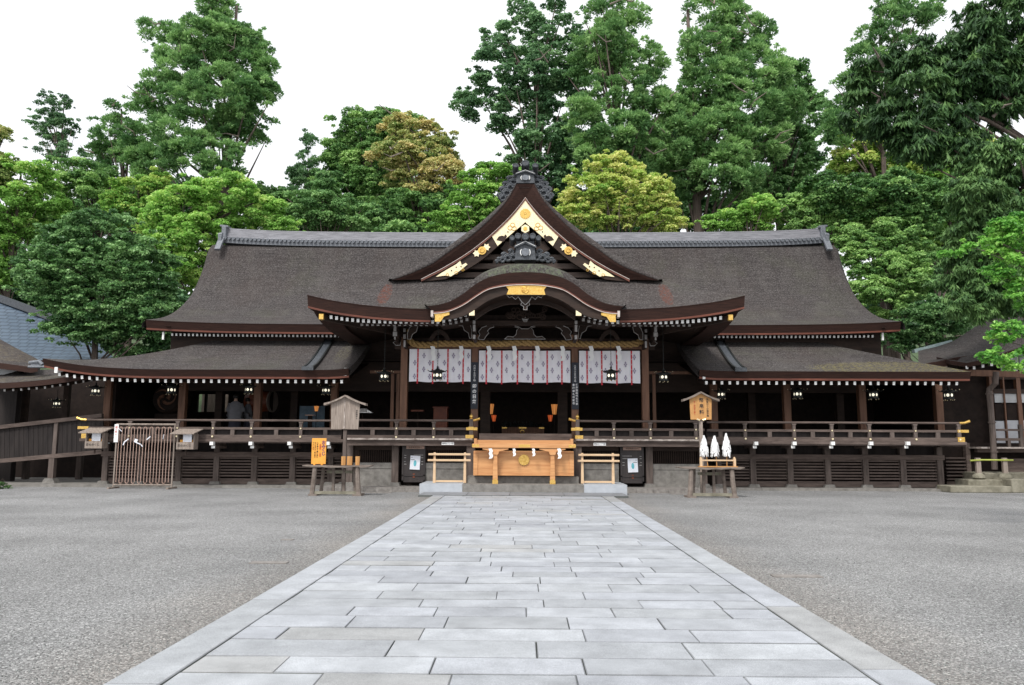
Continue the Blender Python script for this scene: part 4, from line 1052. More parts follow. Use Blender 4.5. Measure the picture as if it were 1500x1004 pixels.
for px in (607, 925):
    x = X(px, LC); d = MB(); d.box(x-.40, x+.40, LC-.08, LC-.02, .27, 1.50); d.box(x-.40, x+.40, LC-.11, LC-.08, .48, .52); d.box(x-.40, x-.34, LC-.11, LC-.08, .27, 1.5); d.box(x+.34, x+.40, LC-.11, LC-.08, .27, 1.5)
    d.box(x-.40, x+.40, LC-.11, LC-.08, .27, .33)
    dd = d.build('door', M['notice_black'], H)
    l = MB(); s = 1 if px < 767 else -1
    for zz, w0, w1 in ((1.18, -.33, -.26), (1.10, -.33, -.26), (.97, -.33, -.28), (.88, -.33, -.25), (1.19, -.0, .33), (1.10, .06, .33), (.97, .26, .33), (.88, .26, .33)):
        l.box(x+s*w0, x+s*w1, LC-.1, LC-.085, zz-.009, zz+.009)
    l.build('metal_strap', M['grey_paint'], dd)
    l = MB(); l.box(x-.02, x+.05, LC-.10, LC-.085, .42, .56); l.build('red_tag', M['lacquer'], dd)
# --- wing pillars and the dark interior
PYw = 29.6
for px in (159, 268, 378, 490, 1045, 1152, 1262, 1374):
    x = X(px, PYw, 590); b = MB(); b.box(x-.13, x+.13, PYw-.13, PYw+.13, FZ-.1, 4.4); bevel(b.build('wing_pillar', M['pillar_wood'], H), .015)
for px in (183, 322, 432, 1100, 1229, 1360):
    x = X(px, 31.8, 590); b = MB(); b.box(x-.14, x+.14, 31.66, 31.94, FZ-.1, 4.6); b.build('inner_pillar', M['dark_wood'], H)
for px in (575, 583, 958):
    x = X(px, 29.2, 590); w_ = .06 if px in (575, 583, 958) else .12; b = MB(); b.box(x-w_, x+w_, 29.1, 29.1+2*w_, FZ, 5.2 if w_ > .1 else Z(548, 29.2)); b.build('side_post', M['pillar_wood'], H)
for a, c in ((540, 588), (950, 1020)):
    b = MB(); b.box(X(a, 29.1), X(c, 29.1), 29.0, 29.14, Z(548, 29.1), Z(544, 29.1)); b.build('side_tie_beam', M['pillar_wood'], H)
    b = MB(); b.box(X(a-20, 30.6), X(c+20, 30.6), 30.5, 30.6, Z(542, 30.6), Z(527, 30.6)); b.build('pale_transom', M['grey_paint'], H)
BW = 35.0
wl_ = MB(); xL, xR = -15.6, 15.6
op = [(X(286,BW),X(296,BW)),(X(299,BW),X(314,BW)),(X(325,BW),X(331,BW))]
x = xL
for a, c in sorted(op)+[(xR, xR)]:
    wl_.box(x, a, BW, BW+.15, FZ-.1, 5.4); 
    if c > a: wl_.box(a, c, BW, BW+.15, FZ-.1, 2.95); wl_.box(a, c, BW, BW+.15, 3.75, 5.4)
    x = c
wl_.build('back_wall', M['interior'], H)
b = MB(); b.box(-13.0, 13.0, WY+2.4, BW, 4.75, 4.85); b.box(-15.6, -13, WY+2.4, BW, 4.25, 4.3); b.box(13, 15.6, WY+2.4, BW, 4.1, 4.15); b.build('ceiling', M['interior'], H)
for xx in (-15.62, 15.6):
    b = MB(); b.box(xx-.05, xx+.05, 29.62, BW, .1, 4.2); b.build('end_wall', M['interior'], H)
b = MB(); b.box(X(1380, 30.5), X(1455, 30.5), 30.4, 30.5, .1, 4.0); b.build('rear_wall', M['interior'], H)
b = MB(); b.box(-15.1, -2.0, 32.0, 32.12, 4.05, 4.75); b.box(2.1, 15, 32.0, 32.12, 4.05, 4.75); b.box(-2, 2.1, 30.9, 31.0, 4.2, 5.0); b.build('inner_lintel', M['panel_wood'], H)
hk = MB()
for px in (300,345,397,413,451,505,541,558,575,630,646,662,678,735,747,766,785,803,853,870,985,1001,1079,1120,1136): 
    x = X(px, 31.5, 560); hk.box(x-.035, x+.035, 31.5, 31.53, Z(574, 31.5), Z(558, 31.5))
hk.build('hanging_shutter_hooks', M['grey_paint'], H)
# inner sanctuary opening in the centre
for px, w_ in ((709, .14), (826, .14), (716, .05), (819, .05)):
    x = X(px, 30.5, 600); fm = MB(); fm.box(x-w_, x+w_, 30.5, 30.7, FZ, 4.6); fm.build('inner_door_post', M['dark_wood'], H)
# ------------------------------------------------------------------ THINGS on, in and around the hall
# curtains
def curtain(px0, px1, py0, py1, reds, label, pre):
    Y = 27.42; x0, x1 = X(px0, Y, 540), X(px1, Y, 540); z1, z0 = Z(py0, Y), Z(py1, Y)
    t = thing('shrine_curtain', label, 'curtain', ((x0+x1)/2, Y, z1), 'white curtains hung between the porch pillars')
    def wy(x, z): return Y+.030*math.sin(x*7.0+pre)*(.3+(z1-z)/(z1-z0))+.012*math.sin(x*19+pre)+.012*math.sin(x*3.1+(z1-z)*2.5)
    n = 60; rows = [[(x0+(x1-x0)*i/n, wy(x0+(x1-x0)*i/n, z1+(z0-z1)*j/8), z1+(z0-z1)*j/8+.012*math.sin(i*.25+pre)*(j/8)) for i in range(n+1)] for j in range(9)]
    b = MB(); b.grid(rows); b.grid([[(p[0], p[1]+.006, p[2]) for p in r] for r in rows], flip=True); b.build('cloth', M['cloth'], t, smooth=True)
    dx = []
    for rp_ in reds:
        x = X(rp_, Y, 540); b = MB(); r_ = []
        b.grid([[(x+o, wy(x, z1+(z0-.07-z1)*j/8)-.012, z1+(z0-.07-z1)*j/8) for o in (-.026, .026)] for j in range(9)])
        b.grid([[(x+o, wy(x, z1+(z0-.07-z1)*j/8)-.009, z1+(z0-.07-z1)*j/8) for o in (-.026, .026)] for j in range(9)], flip=True)
        rb_ = b.build('red_band', M['red_cloth'], t)
        b = MB()
        for j in range(6):
            zz = z1-.12-j*(z1-z0-.15)/5.5; b.prism([(x-.008, zz-.03), (x+.010, zz-.012), (x+.004, zz+.03)], wy(x, zz)-.018, wy(x, zz)-.014)
        b.build('white_stitch', M['white'], rb_)
    sp = (X(reds[1], Y)-X(reds[0], Y)); xs0 = X(reds[0], Y)
    xx = xs0-sp; k = 0; m = MB()
    while xx < x1:
        for cx_, offs in ((xx+sp*.30, (.20, .62)), (xx+sp*.70, (.42, .84))):
            if cx_ < x0+.04 or cx_ > x1-.04: continue
            for o_ in offs:
                zz = z1+(z0-z1)*(o_+(.0)); yy = wy(cx_, zz)-.010
                for (a, c) in ((0, .060), (0, -.060), (.036, 0), (-.036, 0)):
                    r1, r2 = (.032, .050) if a == 0 else (.028, .038)
                    m.prism([(cx_+a-r1, zz+c), (cx_+a, zz+c-r2), (cx_+a+r1, zz+c), (cx_+a, zz+c+r2)], yy-.003, yy)
        xx += sp
    m.build('diamond_crests', M['crest_ink'], t)
curtain(599.5, 689.5, 512, 560, [612, 634, 656, 678.5], 'white crested curtain in the left bay of the porch, behind the left dark lantern', 0)
curtain(701.5, 835.5, 514, 560.5, [712.5, 735, 758, 780.5, 801.5, 823], 'widest white crested curtain, over the central opening of the porch', 1.3)
curtain(848.5, 937.5, 514, 561, [860, 881.5, 903.5, 925], 'white crested curtain in the right bay of the porch, behind the right dark lantern', 2.2)
# straw rope
ry = 27.28; rp_ = [(597.5,483),(598.5,494),(602,501),(612,505),(630,505.5),(650,503.5),(680,504),(700,503.5),(730,504),(769,502.5),(800,504.5),(830,503.5),(870,505),(900,504.5),(925,504.5),(936,502),(940,498)]
path = [P(a, b, ry) for a, b in rp_]
fine = []
for i in range(len(path)-1):
    p0, p1, p2, p3 = [Vector(path[max(0, min(len(path)-1, i+k))]) for k in (-1, 0, 1, 2)]
    for k in range(10):
        t = k/10; fine.append(.5*((2*p1)+(-p0+p2)*t+(2*p0-5*p1+4*p2-p3)*t*t+(-p0+3*p1-3*p2+p3)*t**3))
R = thing('straw_rope', 'thick twisted straw rope sagging under the carved beams of the porch', 'rope', (0, ry, 5.0))
acc = [0]
for a, b in zip(fine, fine[1:]): acc.append(acc[-1]+(b-a).length)
for k in range(3):
    b = MB(); pth = []
    for i, p in enumerate(fine):
        d = (fine[min(i+1, len(fine)-1)]-fine[max(i-1, 0)]).normalized(); a_ = Vector((0, -1, 0)); c_ = d.cross(a_).normalized()
        ph = acc[i]/.62*2*math.pi+k*2*math.pi/3
        rr_ = .072; pth.append(p+(a_*math.cos(ph)+c_*math.sin(ph))*rr_)
    b.tube(pth, .056, 8); b.build('rope_strand', M['rope'], R, smooth=True)
# zigzag paper streamers
def shide_mesh(sc_=1.0):
    b = MB(); w_, h = .055*sc_, .10*sc_; x = 0; z = 0
    for i in range(4):
        sg = 1 if i % 2 == 0 else -1; b.prism([(x-w_, z), (x+w_, z+.01), (x+w_*(1+.7*sg), z-h*.80), (x-w_*(1-.7*sg), z-h)], -.006-.006*i, -.003-.006*i); x += (.042 if i % 2 == 0 else -.030)*sc_; z -= h*.80
    return b
wh = ['at the far left end of the rope', 'second from the left, by the left end of the first bay', '', '', '', '', '', '']
names = ['leftmost white paper streamer hanging from the straw rope', 'white zigzag streamer just left of the left banner pillar', 'white zigzag streamer just right of the left banner pillar', 'white zigzag streamer left of the middle of the rope', 'white zigzag streamer right of the middle of the rope', 'white zigzag streamer just left of the right banner pillar', 'white zigzag streamer just right of the right banner pillar', 'rightmost white paper streamer hanging from the straw rope']
sm = shide_mesh(1.0)
sh0 = None
for i, px in enumerate((633, 675, 715, 752.5, 786.5, 823, 865, 905)):
    x, _, z = P(px, 507.5, 27.18)
    if sh0 is None: sh0 = sm.build('paper_streamer', M['white']); o = sh0
    else: o = sh0.copy(); COL.objects.link(o)
    o.scale = (1.25, 1, 1.55); o.location = (x, 27.18, z); o.rotation_euler = (0, rng.uniform(-.06, .06), rng.uniform(-.2, .2)); setp(o, names[i], 'paper streamer', 'paper streamers on the straw rope')
# banners on the two middle pillars
for i, (px, lab, lines) in enumerate(((695, 'dark blue banner on the pillar left of the central opening, one line of writing', 0), (842.5, 'dark blue banner on the pillar right of the central opening, two rows of writing below', 1))):
    Y = 27.44; x = X(px, Y, 560); z1, z0 = Z(531, Y), Z(599.5, Y)
    t = thing('pillar_banner', lab, 'banner', (x, Y, z0), 'dark banners on the porch pillars')
    b = MB(); b.box(x-.125, x+.125, Y, Y+.03, z0, z1); bevel(b.build('board', M['banner_blue'], t), .005)
    if i == 0:
        text(t, 'writing', '六月十五日十時', .085, x, Y-.006, z1-.10, M['white'], dz=1.0)
        text(t, 'writing', '卯の日祭', .150, x, Y-.006, z1-.78, M['white'], dz=1.22, bold=.003)
    else:
        text(t, 'writing', '六月十六日午前十時', .072, x, Y-.006, z1-.10, M['white'], dz=.92)
        text(t, 'writing', '播磨国総代会大祭', .082, x+.055, Y-.006, z1-.76, M['white'], dz=1.16, bold=.001)
        text(t, 'writing', '豊穣御礼祈願祭', .084, x-.055, Y-.006, z1-.76, M['white'], dz=1.28, bold=.001)
# hanging lanterns
def lantern():
    t = thing('hanging_lantern', '', 'lantern', (0, 0, 0))
    b = MB(); n = 6
    def ring(r, z, lift=0): return [((r+(.03 if lift else 0))*math.cos(math.pi/6+i*math.pi/3), (r)*math.sin(math.pi/6+i*math.pi/3), z+lift) for i in range(n)]
    rs_ = [ring(.02, -.02), ring(.07, -.06), ring(.15, -.105), ring(.26, -.12), ring(.27, -.14)]
    rs_ = [r+[r[0]] for r in rs_]; b.grid(rs_, flip=False); b.add([p for p in ring(.265, -.142)], [list(range(6))])
    for i in range(6):
        a = math.pi/6+i*math.pi/3; b.tube([(.12*math.cos(a), .12*math.sin(a), -.09), (.24*math.cos(a), .24*math.sin(a), -.125), (.31*math.cos(a), .31*math.sin(a), -.085)], [.014, .012, .010], 5)
    b.lathe([(.0, .05), (.03, .03), (.035, .0), (.02, -.02), (.03, -.04)], (0, 0, 0), 8)
    b.build('lantern_roof', M['bronze'], t)
    g = MB()
    for i in range(6):
        a = math.pi/6+i*math.pi/3; g.lathe([(0, -.018), (.017, 0), (0, .018)], (.32*math.cos(a), .32*math.sin(a), -.078), 6)
        g.lathe([(0, -.022), (.020, 0), (0, .022)], (.155*math.cos(a), .155*math.sin(a), -.405), 6)
    g.build('gold_tips', M['bright_gold'], t)
    b = MB(); b.tube([(0, 0, -.14), (0, 0, -.17)], .14, 6); b.tube([(0, 0, -.335), (0, 0, -.365)], .165, 6)
    for i in range(6):
        a = 2*math.pi*(i+.5)/6+math.pi/6; a = math.pi/6+i*math.pi/3
        b.bar((.13*math.cos(a), .13*math.sin(a), -.15), (.14*math.cos(a), .14*math.sin(a), -.40), .022, .022)
    b.build('lantern_frame', M['bronze'], t)
    for i in range(6):
        a = i*math.pi/3; ca, sa = math.cos(a), math.sin(a); r = .112
        b = MB(); b.add([(r*ca-h*sa, r*sa+h*ca, z) for h, z in ((-.06, -.33), (.06, -.33), (.06, -.172), (-.06, -.172))], [(0, 1, 2, 3)]); b.build('lantern_panel', M['bronze'], t)
        b = MB(); nn = 12; b.add([((r+.008)*ca-.045*math.cos(2*math.pi*k/nn)*sa, (r+.008)*sa+.045*math.cos(2*math.pi*k/nn)*ca, -.25+.05*math.sin(2*math.pi*k/nn)) for k in range(nn)], [list(range(nn))]); b.build('round_window', M['lamp_white'], t)
    c = MB()
    for k in range(20): c.torus((0, 0, .06+k*.05), .016, .005, 8, 4, sy=1.7)
    c.build('chain', M['bronze'], t)
    return t
L0 = lantern(); first = True
lan = [(641, 538.5, 25.7, 1.6, 'dark lantern hanging in front of the left bay curtain', 1.05),
 (895, 539, 25.7, 1.6, 'dark lantern hanging in front of the right bay curtain', 1.05),
 (563, 541, 26.3, 1.4, 'lantern on a long chain left of the porch pillars, in the dark gap', 1.0),
 (972, 542, 26.3, 1.4, 'lantern on a long chain right of the porch pillars, in the dark gap', 1.0),
 (478, 562, 28.2, .35, 'left wing lantern just above the grey roofed notice board', 1.0),
 (365, 561, 28.2, .35, 'left wing lantern beside the third pillar, square-on with a bright front', 1.0),
 (252, 561, 28.2, .35, 'left wing lantern in front of the drum with the gold swirl', 1.05),
 (141, 563, 28.2, .35, 'outermost lantern of the left wing, beside its corner pillar', 1.0),
 (84, 583, 29.8, .3, 'faint lantern deep in the dark of the left corridor', .9),
 (1056, 568, 28.2, .35, 'right wing lantern just above the yellow roofed notice board', 1.0),
 (1168, 567, 28.2, .35, 'right wing lantern close to the second wing pillar', 1.05),
 (1279, 568, 28.2, .35, 'right wing lantern just right of the third wing pillar', 1.05),
 (1389, 568, 28.2, .35, 'outermost lantern of the right wing, past its corner pillar', 1.1)]
for i, (px, py, Y, ch, lab, s_) in enumerate(lan):
    x, _, z = P(px, py, Y); o = L0 if i == 0 else copy_tree(L0)
    o.location = (x, Y, z); o.rotation_euler = (0, 0, [.0, .3, .5, .5, .1, .0, .4, .3, .3, .1, .55, .55, .35][i]+math.pi/6); o.scale = (s_, s_, s_)
    for c in o.children:
        if c.name.startswith('chain'): c.scale = (1, 1, ch/s_)
    setp(o, lab, 'lantern', 'hanging lanterns along the hall front')
# offering box with its front frame
Yb = 25.75
B = thing('offering_box', 'large new wooden offering box with gold flower crest at the foot of the porch', 'offering box', (0, Yb, .53))
x0, x1 = X(693.5, Yb, 680), X(840.5, Yb, 680); z0, z1 = Z(697, Yb), Z(664, Yb); zt = Z(645, Yb+.3)
b = MB(); b.box(x0, x1, Yb, Yb+.9, z0, Z(661, Yb)); bevel(b.build('box_body', M['new_wood'], B), .01)
b = MB(); b.box(x0-.0, x0+.14, Yb-.03, Yb-.002, z0, z1); b.box(x1-.14, x1, Yb-.03, Yb-.002, z0, z1); b.box(x0+.14, x1-.14, Yb-.012, Yb-.002, z0, z0+.05); b.build('corner_board', M['new_wood'], B)
b = MB(); b.box(x0+.08, x1-.08, Yb+.25, Yb+.31, Z(656, Yb+.2), zt); b.box(x0+.0, x0+.09, Yb+.2, Yb+.9, Z(656, Yb+.2), zt+.05); b.box(x1-.09, x1, Yb+.2, Yb+.9, Z(656, Yb+.2), zt+.05); b.build('box_rim', M['new_wood'], B)
yf = 25.45; xa, xb = X(692, yf), X(843, yf); b = MB(); b.box(xa, xb, yf, yf+.14, Z(656.5, yf), Z(650.3, yf)); bb = bevel(b.build('front_beam', M['new_wood'], B), .008)
g = MB()
for a, c in ((xa-.01, xa+.22), (xb-.22, xb+.01), (X(760, yf), X(777, yf))): g.box(a, c, yf-.006, yf-.001, Z(655.5, yf), Z(651.3, yf))
g.build('gold_fitting', M['gold'], bb)
for px in (725.5, 809.5):
    x = X(px, yf, 680)
    b = MB(); zc, zb_ = Z(666.5, yf), .31
    b.add([(x-.085, yf+.02, zb_), (x+.085, yf+.02, zb_), (x+.085, yf+.17, zb_), (x-.085, yf+.17, zb_), (x-.062, yf+.03, zc), (x+.062, yf+.03, zc), (x+.062, yf+.15, zc), (x-.062, yf+.15, zc)], [(0,3,2,1),(4,5,6,7),(0,1,5,4),(1,2,6,5),(2,3,7,6),(3,0,4,7)])
    pst = bevel(b.build('front_post', M['new_wood'], B), .01)
    b = MB(); b.box(x-.09, x+.09, yf+.012, yf+.178, zb_, zb_+.11); b.prism([(x-.09, zb_+.11), (x+.09, zb_+.11), (x, zb_+.17)], yf+.010, yf+.014); b.build('gold_shoe', M['gold'], pst)
    b = MB(); b.prism([(x-.08, zc), (x+.08, zc), (x+.11, zc+.06), (x+.11, zc+.10), (x-.11, zc+.10), (x-.11, zc+.06)], yf-.0, yf+.16)
    ztb = Z(657, yf); b.prism([(x-.11, zc+.102), (x+.11, zc+.102), (x+.28, zc+.14), (x+.42, zc+.17), (x+.42, ztb), (x-.42, ztb), (x-.42, zc+.17), (x-.28, zc+.14)], yf+.03, yf+.13)
    b.build('bracket', M['new_wood'], B)
xc, _, zc = P(767.5, 674, Yb); chrysanthemum('flower_crest', xc, zc, Yb-.02, .185, 16, M['gold'], B, .36)
b = MB(); b.disc((xc, zc), .175, Yb-.012, Yb-.003, 24); b.build('crest_back', M['lacquer'], B)
first = None
for px, lab, s_ in ((718, 'thick white streamer on the offering box, beside its left front post', .95), (752.5, 'thin pinkish streamer left of the gold flower of the offering box', .72), (781, 'thin pinkish streamer right of the gold flower of the offering box', .72), (818.5, 'thick white streamer on the offering box, beside its right front post', .95)):
    x, _, z = P(px, 657.5, yf-.04)
    if first is None: first = shide_mesh(1.0).build('paper_streamer', M['white']); o = first
    else: o = first.copy(); COL.objects.link(o)
    o.location = (x, yf-.03, z); o.scale = (s_,)*3; setp(o, lab, 'paper streamer', 'paper streamers on the offering box')
# pale wooden barriers
def barrier(pxl, pxr, posts, label):
    Y = 25.9; t = thing('wooden_barrier', label, 'barrier', ((X(pxl, Y)+X(pxr, Y))/2, Y, .31), 'pale wooden barriers beside the offering box')
    for p in posts:
        x = X(p, Y, 690); zt_ = Z(663.5, Y); b = MB()
        b.add([(x-.048, Y-.05, .315), (x+.048, Y-.05, .315), (x+.048, Y+.05, .315), (x-.048, Y+.05, .315), (x-.033, Y-.04, zt_), (x+.033, Y-.04, zt_), (x+.033, Y+.04, zt_), (x-.033, Y+.04, zt_)], [(0,3,2,1),(4,5,6,7),(0,1,5,4),(1,2,6,5),(2,3,7,6),(3,0,4,7)])
        bevel(b.build('barrier_post', M['rail_wood'], t), .008)
    for py, h, a, c in ((666.3, .08, pxl+1, pxr), (675, .08, pxl, pxr+.3)):
        b = MB(); b.bar((X(a, Y-.07), Y-.07, Z(py, Y-.07)), (X(c, Y-.07), Y-.07, Z(py, Y-.07)), .06, h*.85); bevel(b.build('barrier_rail', M['rail_wood'], t), .012)
    b = MB(); b.box(X(posts[0], Y)+.05, X(posts[1], Y)-.05, Y-.03, Y+.03, .34, .40); b.build('bottom_rail', M['rail_wood'], t)
barrier(627, 689.5, (636.5, 681), 'pale new wooden barrier on the stone block left of the offering box')
barrier(846, 907, (853, 898), 'pale new wooden barrier on the stone block right of the offering box')
# name plates and posters
def plate(px, py, w_, h, Y, body, label, mat='white', tm='ink', name='name_plate', cat='name plate', size=.045, grp=None, vertical=False):
    x, _, z = P(px, py, Y); t = thing(name, label, cat, (x, Y, z), grp)
    b = MB(); b.box(x-w_/2, x+w_/2, Y, Y+.012, z-h/2, z+h/2); b.build('plate', M[mat], t)
    if body: text(t, 'writing', body, size, x, Y-.003, z+size*.42, M[tm], vertical=vertical, extr=.001)
    return t
plate(656, 649.8, .42, .10, CY-.04, '履物はここで脱', 'small white name plate on the beam left of the offering box', size=.055, grp='white plates on the floor beam')
plate(878.5, 650.8, .42, .10, CY-.04, '履物はここで脱', 'small white name plate on the beam right of the offering box', size=.055, grp='white plates on the floor beam')
plate(608.5, 655.7, .62, .10, LC-.13, '昇殿参拝の方へ', 'pinkish wooden title strip above the left black door', 'pink_wood', 'ink', size=.065, grp='title strips above the black doors')
plate(926, 657.5, .62, .10, LC-.13, '昇殿参拝の方へ', 'pinkish wooden title strip above the right black door', 'pink_wood', 'ink', size=.065, grp='title strips above the black doors')
for px, py, tilt, lab in ((608, 678, .05, 'white poster with pale blue figure taped on the left black door'), (927, 682, -.04, 'white poster with pale blue figure taped on the right black door')):
    Y = LC-.125; x, _, z = P(px, py, Y); t = thing('poster', lab, 'poster', (x, Y, z), 'posters on the black doors')
    b = MB(); b.box(x-.17, x+.17, Y, Y+.004, z-.235, z+.235); b.build('sheet', M['paper'], t)
    s = 1 if px < 767 else -1
    b = MB(); pts = [(x+.05*math.cos(a)*(1 if abs(math.sin(a)) < .8 else .6), z-.02+.11*math.sin(a)) for a in [i*math.pi/8 for i in range(16)]]; b.prism(pts, Y-.004, Y-.001); b.build('blue_figure', M['teal'], t)
    b = MB(); b.box(x-s*.15, x-s*.02, Y-.004, Y-.001, z+.09, z+.105); b.box(x-s*.14, x-s*.10, Y-.004, Y-.001, z+.165, z+.18); b.build('heading', M['ink'], t)
    t.rotation_euler = (0, tilt, 0)
# roofed notice boards
def notice_board(cx, Y, z0, z1, hw, zs, zap, rw, mat, roofmat, label, group, post_mat, drop=.11):
    t = thing('roofed_notice_board', label, 'notice board', (cx, Y, 0), group)
    b = MB(); b.box(cx-.055, cx+.055, Y+.03, Y+.12, 0, z0+.3); b.build('post', M[post_mat], t)
    b = MB(); b.prism([(cx-hw*.94, z0), (cx+hw*.94, z0), (cx+hw, zs), (cx, zap-.05), (cx-hw, zs)], Y-.02, Y+.03); bevel(b.build('board', M[mat], t), .006)
    r = MB()
    for s in (-1, 1):
        A = [(cx, zap), (cx+s*rw*.35, zap-(zap-zs)*.48), (cx+s*rw*.7, zap-(zap-zs)*.86), (cx+s*rw, zap-(zap-zs)*1.05)]
        Bq = [(x, z-.055-.02*(i == 3)) for i, (x, z) in enumerate(A)]
        if s < 0: r.strip(A, Bq, Y-.13, Y+.20)
        else: r.strip(A, Bq, Y-.13, Y+.20)
    r.build('board_roof', M[roofmat], t)
    return t
Yn = 24.9
def zz_(py, px): return P(px, py, Yn)[2]
cxL = X(506, Yn, 600)
NB = notice_board(cxL, Yn, zz_(629, 506), zz_(586, 506), .46, zz_(590.5, 506), zz_(579, 506), .67, 'grey_wood', 'grey_wood', 'weathered grey roofed notice board on a post behind the left table', 'roofed notice boards', 'aged_post')
text(NB, 'writing', '奉納御神木', .055, cxL+.37, Yn-.024, zz_(601, 506), M['ink'], dz=1.1)
b = MB(); b.box(cxL-.035, cxL-.005, Yn-.026, Yn-.02, zz_(628, 506), zz_(584, 506)); b.build('board_joint', M['plank_edge'], NB)
cxR = X(1026.5, Yn, 600)
NB2 = notice_board(cxR, Yn, zz_(615, 1026)-.0, zz_(580, 1026), .35, zz_(584.5, 1026), zz_(574, 1026), .57, 'sign_wood', 'table_wood', 'yellow wooden roofed notice board with black brush writing', 'roofed notice boards', 'grey_wood')
text(NB2, 'writing', '幣帛料', .15, cxR+.02, Yn-.024, zz_(583.5, 1026), M['ink'], dz=1.25, bold=.002)
text(NB2, 'writing', '黒髪切りの御守護', .075, cxR+.21, Yn-.024, zz_(584, 1026), M['ink'], dz=.98)
text(NB2, 'writing', '祓・左右左と振り', .05, cxR-.20, Yn-.024, zz_(588, 1026), M['red_ink'], dz=1.1)
b = MB()
for s in (-1, 1): b.tube([(cxR+s*.05, Yn-.03, zz_(616, 1026)), (cxR+s*.14, Yn-.05, zz_(614.5, 1026))], .028, 6)
b.build('gold_clip', M['bright_gold'], NB2)
# rustic tables
def rustic_table(pxl, pxr, pxa, pxb, Y, label):
    xa, xb, la, lb = X(pxl, Y, 690), X(pxr, Y, 690), X(pxa, Y, 700), X(pxb, Y, 700); zt = Z(683.5, Y)
    t = thing('rustic_table', label, 'table', ((la+lb)/2, Y, 0), 'weathered tables in front of the hall')
    n = 14; b = MB(); top = []; 
    up = [(xa+(xb-xa)*i/n, zt+.012*math.sin(i*.7)+(.015 if i in (0, n) else 0)) for i in range(n+1)]; lo = [(x, z-.055+.012*math.sin(i*1.9)-(-.02 if i in (0, n) else 0)) for i, (x, z) in enumerate(up)]
    b.strip(up, lo, Y-.28, Y+.28); bevel(b.build('table_top', M['table_wood'], t), .012)
    for x, s in ((la, 1), (lb, -1)):
        for yy, r_ in ((Y-.18, .075), (Y+.20, .055)):
            xx = x+(0 if yy < Y else s*.17)
            b = MB(); b.tube([(xx-s*.04, yy-.02 if yy < Y else yy, .03), (xx, yy, zt*.5), (xx+s*.02, yy, zt-.05)], [r_*1.05, r_, r_*.92], 8); b.build('table_leg', M['table_wood'], t)
        b = MB(); b.box(x-.13, x+.13, Y-.3, Y+.28, 0, .05); b.build('foot_beam', M['table_wood'], t)
    b = MB(); b.bar((la, Y-.18, .09), (lb, Y-.18, .09), .06, .09); b.bar((la+.3, Y+.2, zt-.2), (lb-.25, Y+.2, zt-.2), .05, .09); b.build('stretcher', M['mossy_stone'], t)
    for x in ((la*.62+lb*.38), (la*.38+lb*.62)): b = MB(); b.box(x-.04, x+.04, Y+.16, Y+.24, .08, zt-.05); b.build('upright', M['table_wood'], t)
    return t, zt
TL, zTL = rustic_table(446, 545, 462, 526, 24.3, 'weathered table left of the path, carrying the orange sign')
TR, zTR = rustic_table(992, 1088, 1010, 1071, 24.3, 'weathered table right of the path, carrying white paper wands')
# orange sign
Y = 24.25; x = X(467, Y, 660); zb_, zt_ = zTL+.012, Z(643.5, Y)
OS = thing('orange_sign', 'upright orange sign with purple and black vertical writing on the left table', 'sign', (x, Y, zb_))
b = MB(); b.box(x-.225, x+.225, Y, Y+.03, zb_+.03, zt_); bevel(b.build('board', M['orange_sign'], OS), .008)
b = MB(); b.box(x-.15, x-.09, Y-.03, Y+.08, zb_, zb_+.035); b.box(x+.08, x+.14, Y-.03, Y+.08, zb_, zb_+.035); b.build('foot', M['orange_sign'], OS)
text(OS, 'writing', 'おみくじ', .125, x+.145, Y-.004, zt_-.07, M['purple'], dz=.92, bold=.003)
text(OS, 'writing', '初穂料', .062, x+.045, Y-.004, zt_-.18, M['red_ink'], dz=.95)
text(OS, 'writing', '二百円', .055, x+.045, Y-.004, zt_-.42, M['red_ink'], dz=.98)
text(OS, 'writing', '心を静めて願い事を', .05, x-.045, Y-.004, zt_-.12, M['ink'], dz=1.08)
text(OS, 'writing', '念じながら一枚お取り', .047, x-.115, Y-.004, zt_-.12, M['ink'], dz=1.04)
text(OS, 'writing', '下さいませ', .045, x-.175, Y-.004, zt_-.12, M['ink'], dz=1.1)
# three wooden stick boxes
for i, (px, w_, lab) in enumerate(((503.5, .13, 'left upright wooden block of the three on the left table'), (512.5, .155, 'middle and widest upright wooden block on the left table'), (524, .125, 'right upright wooden block of the three, set apart on the left table'))):
    x = X(px, 24.2, 670); zt_ = Z(670, 24.2); t = thing('stick_box', lab, 'wooden box', (x, 24.2, zTL), 'upright wooden boxes on the left table')
    b = MB(); b.prism([(x+w_/2*math.cos(math.pi/6+k*math.pi/3)/.87, 24.2+w_/2*math.sin(math.pi/6+k*math.pi/3)/.87) for k in range(6)], zTL+.012, zt_, ax='z'); bevel(b.build('body', M['sign_wood'], t), .005)
    b = MB(); b.disc((0, 0), .01, 0, .0, 4) if 0 else b.cyl((x, 24.2), .018, zt_+.001, zt_+.004, 10); b.build('hole', M['ink'], t)
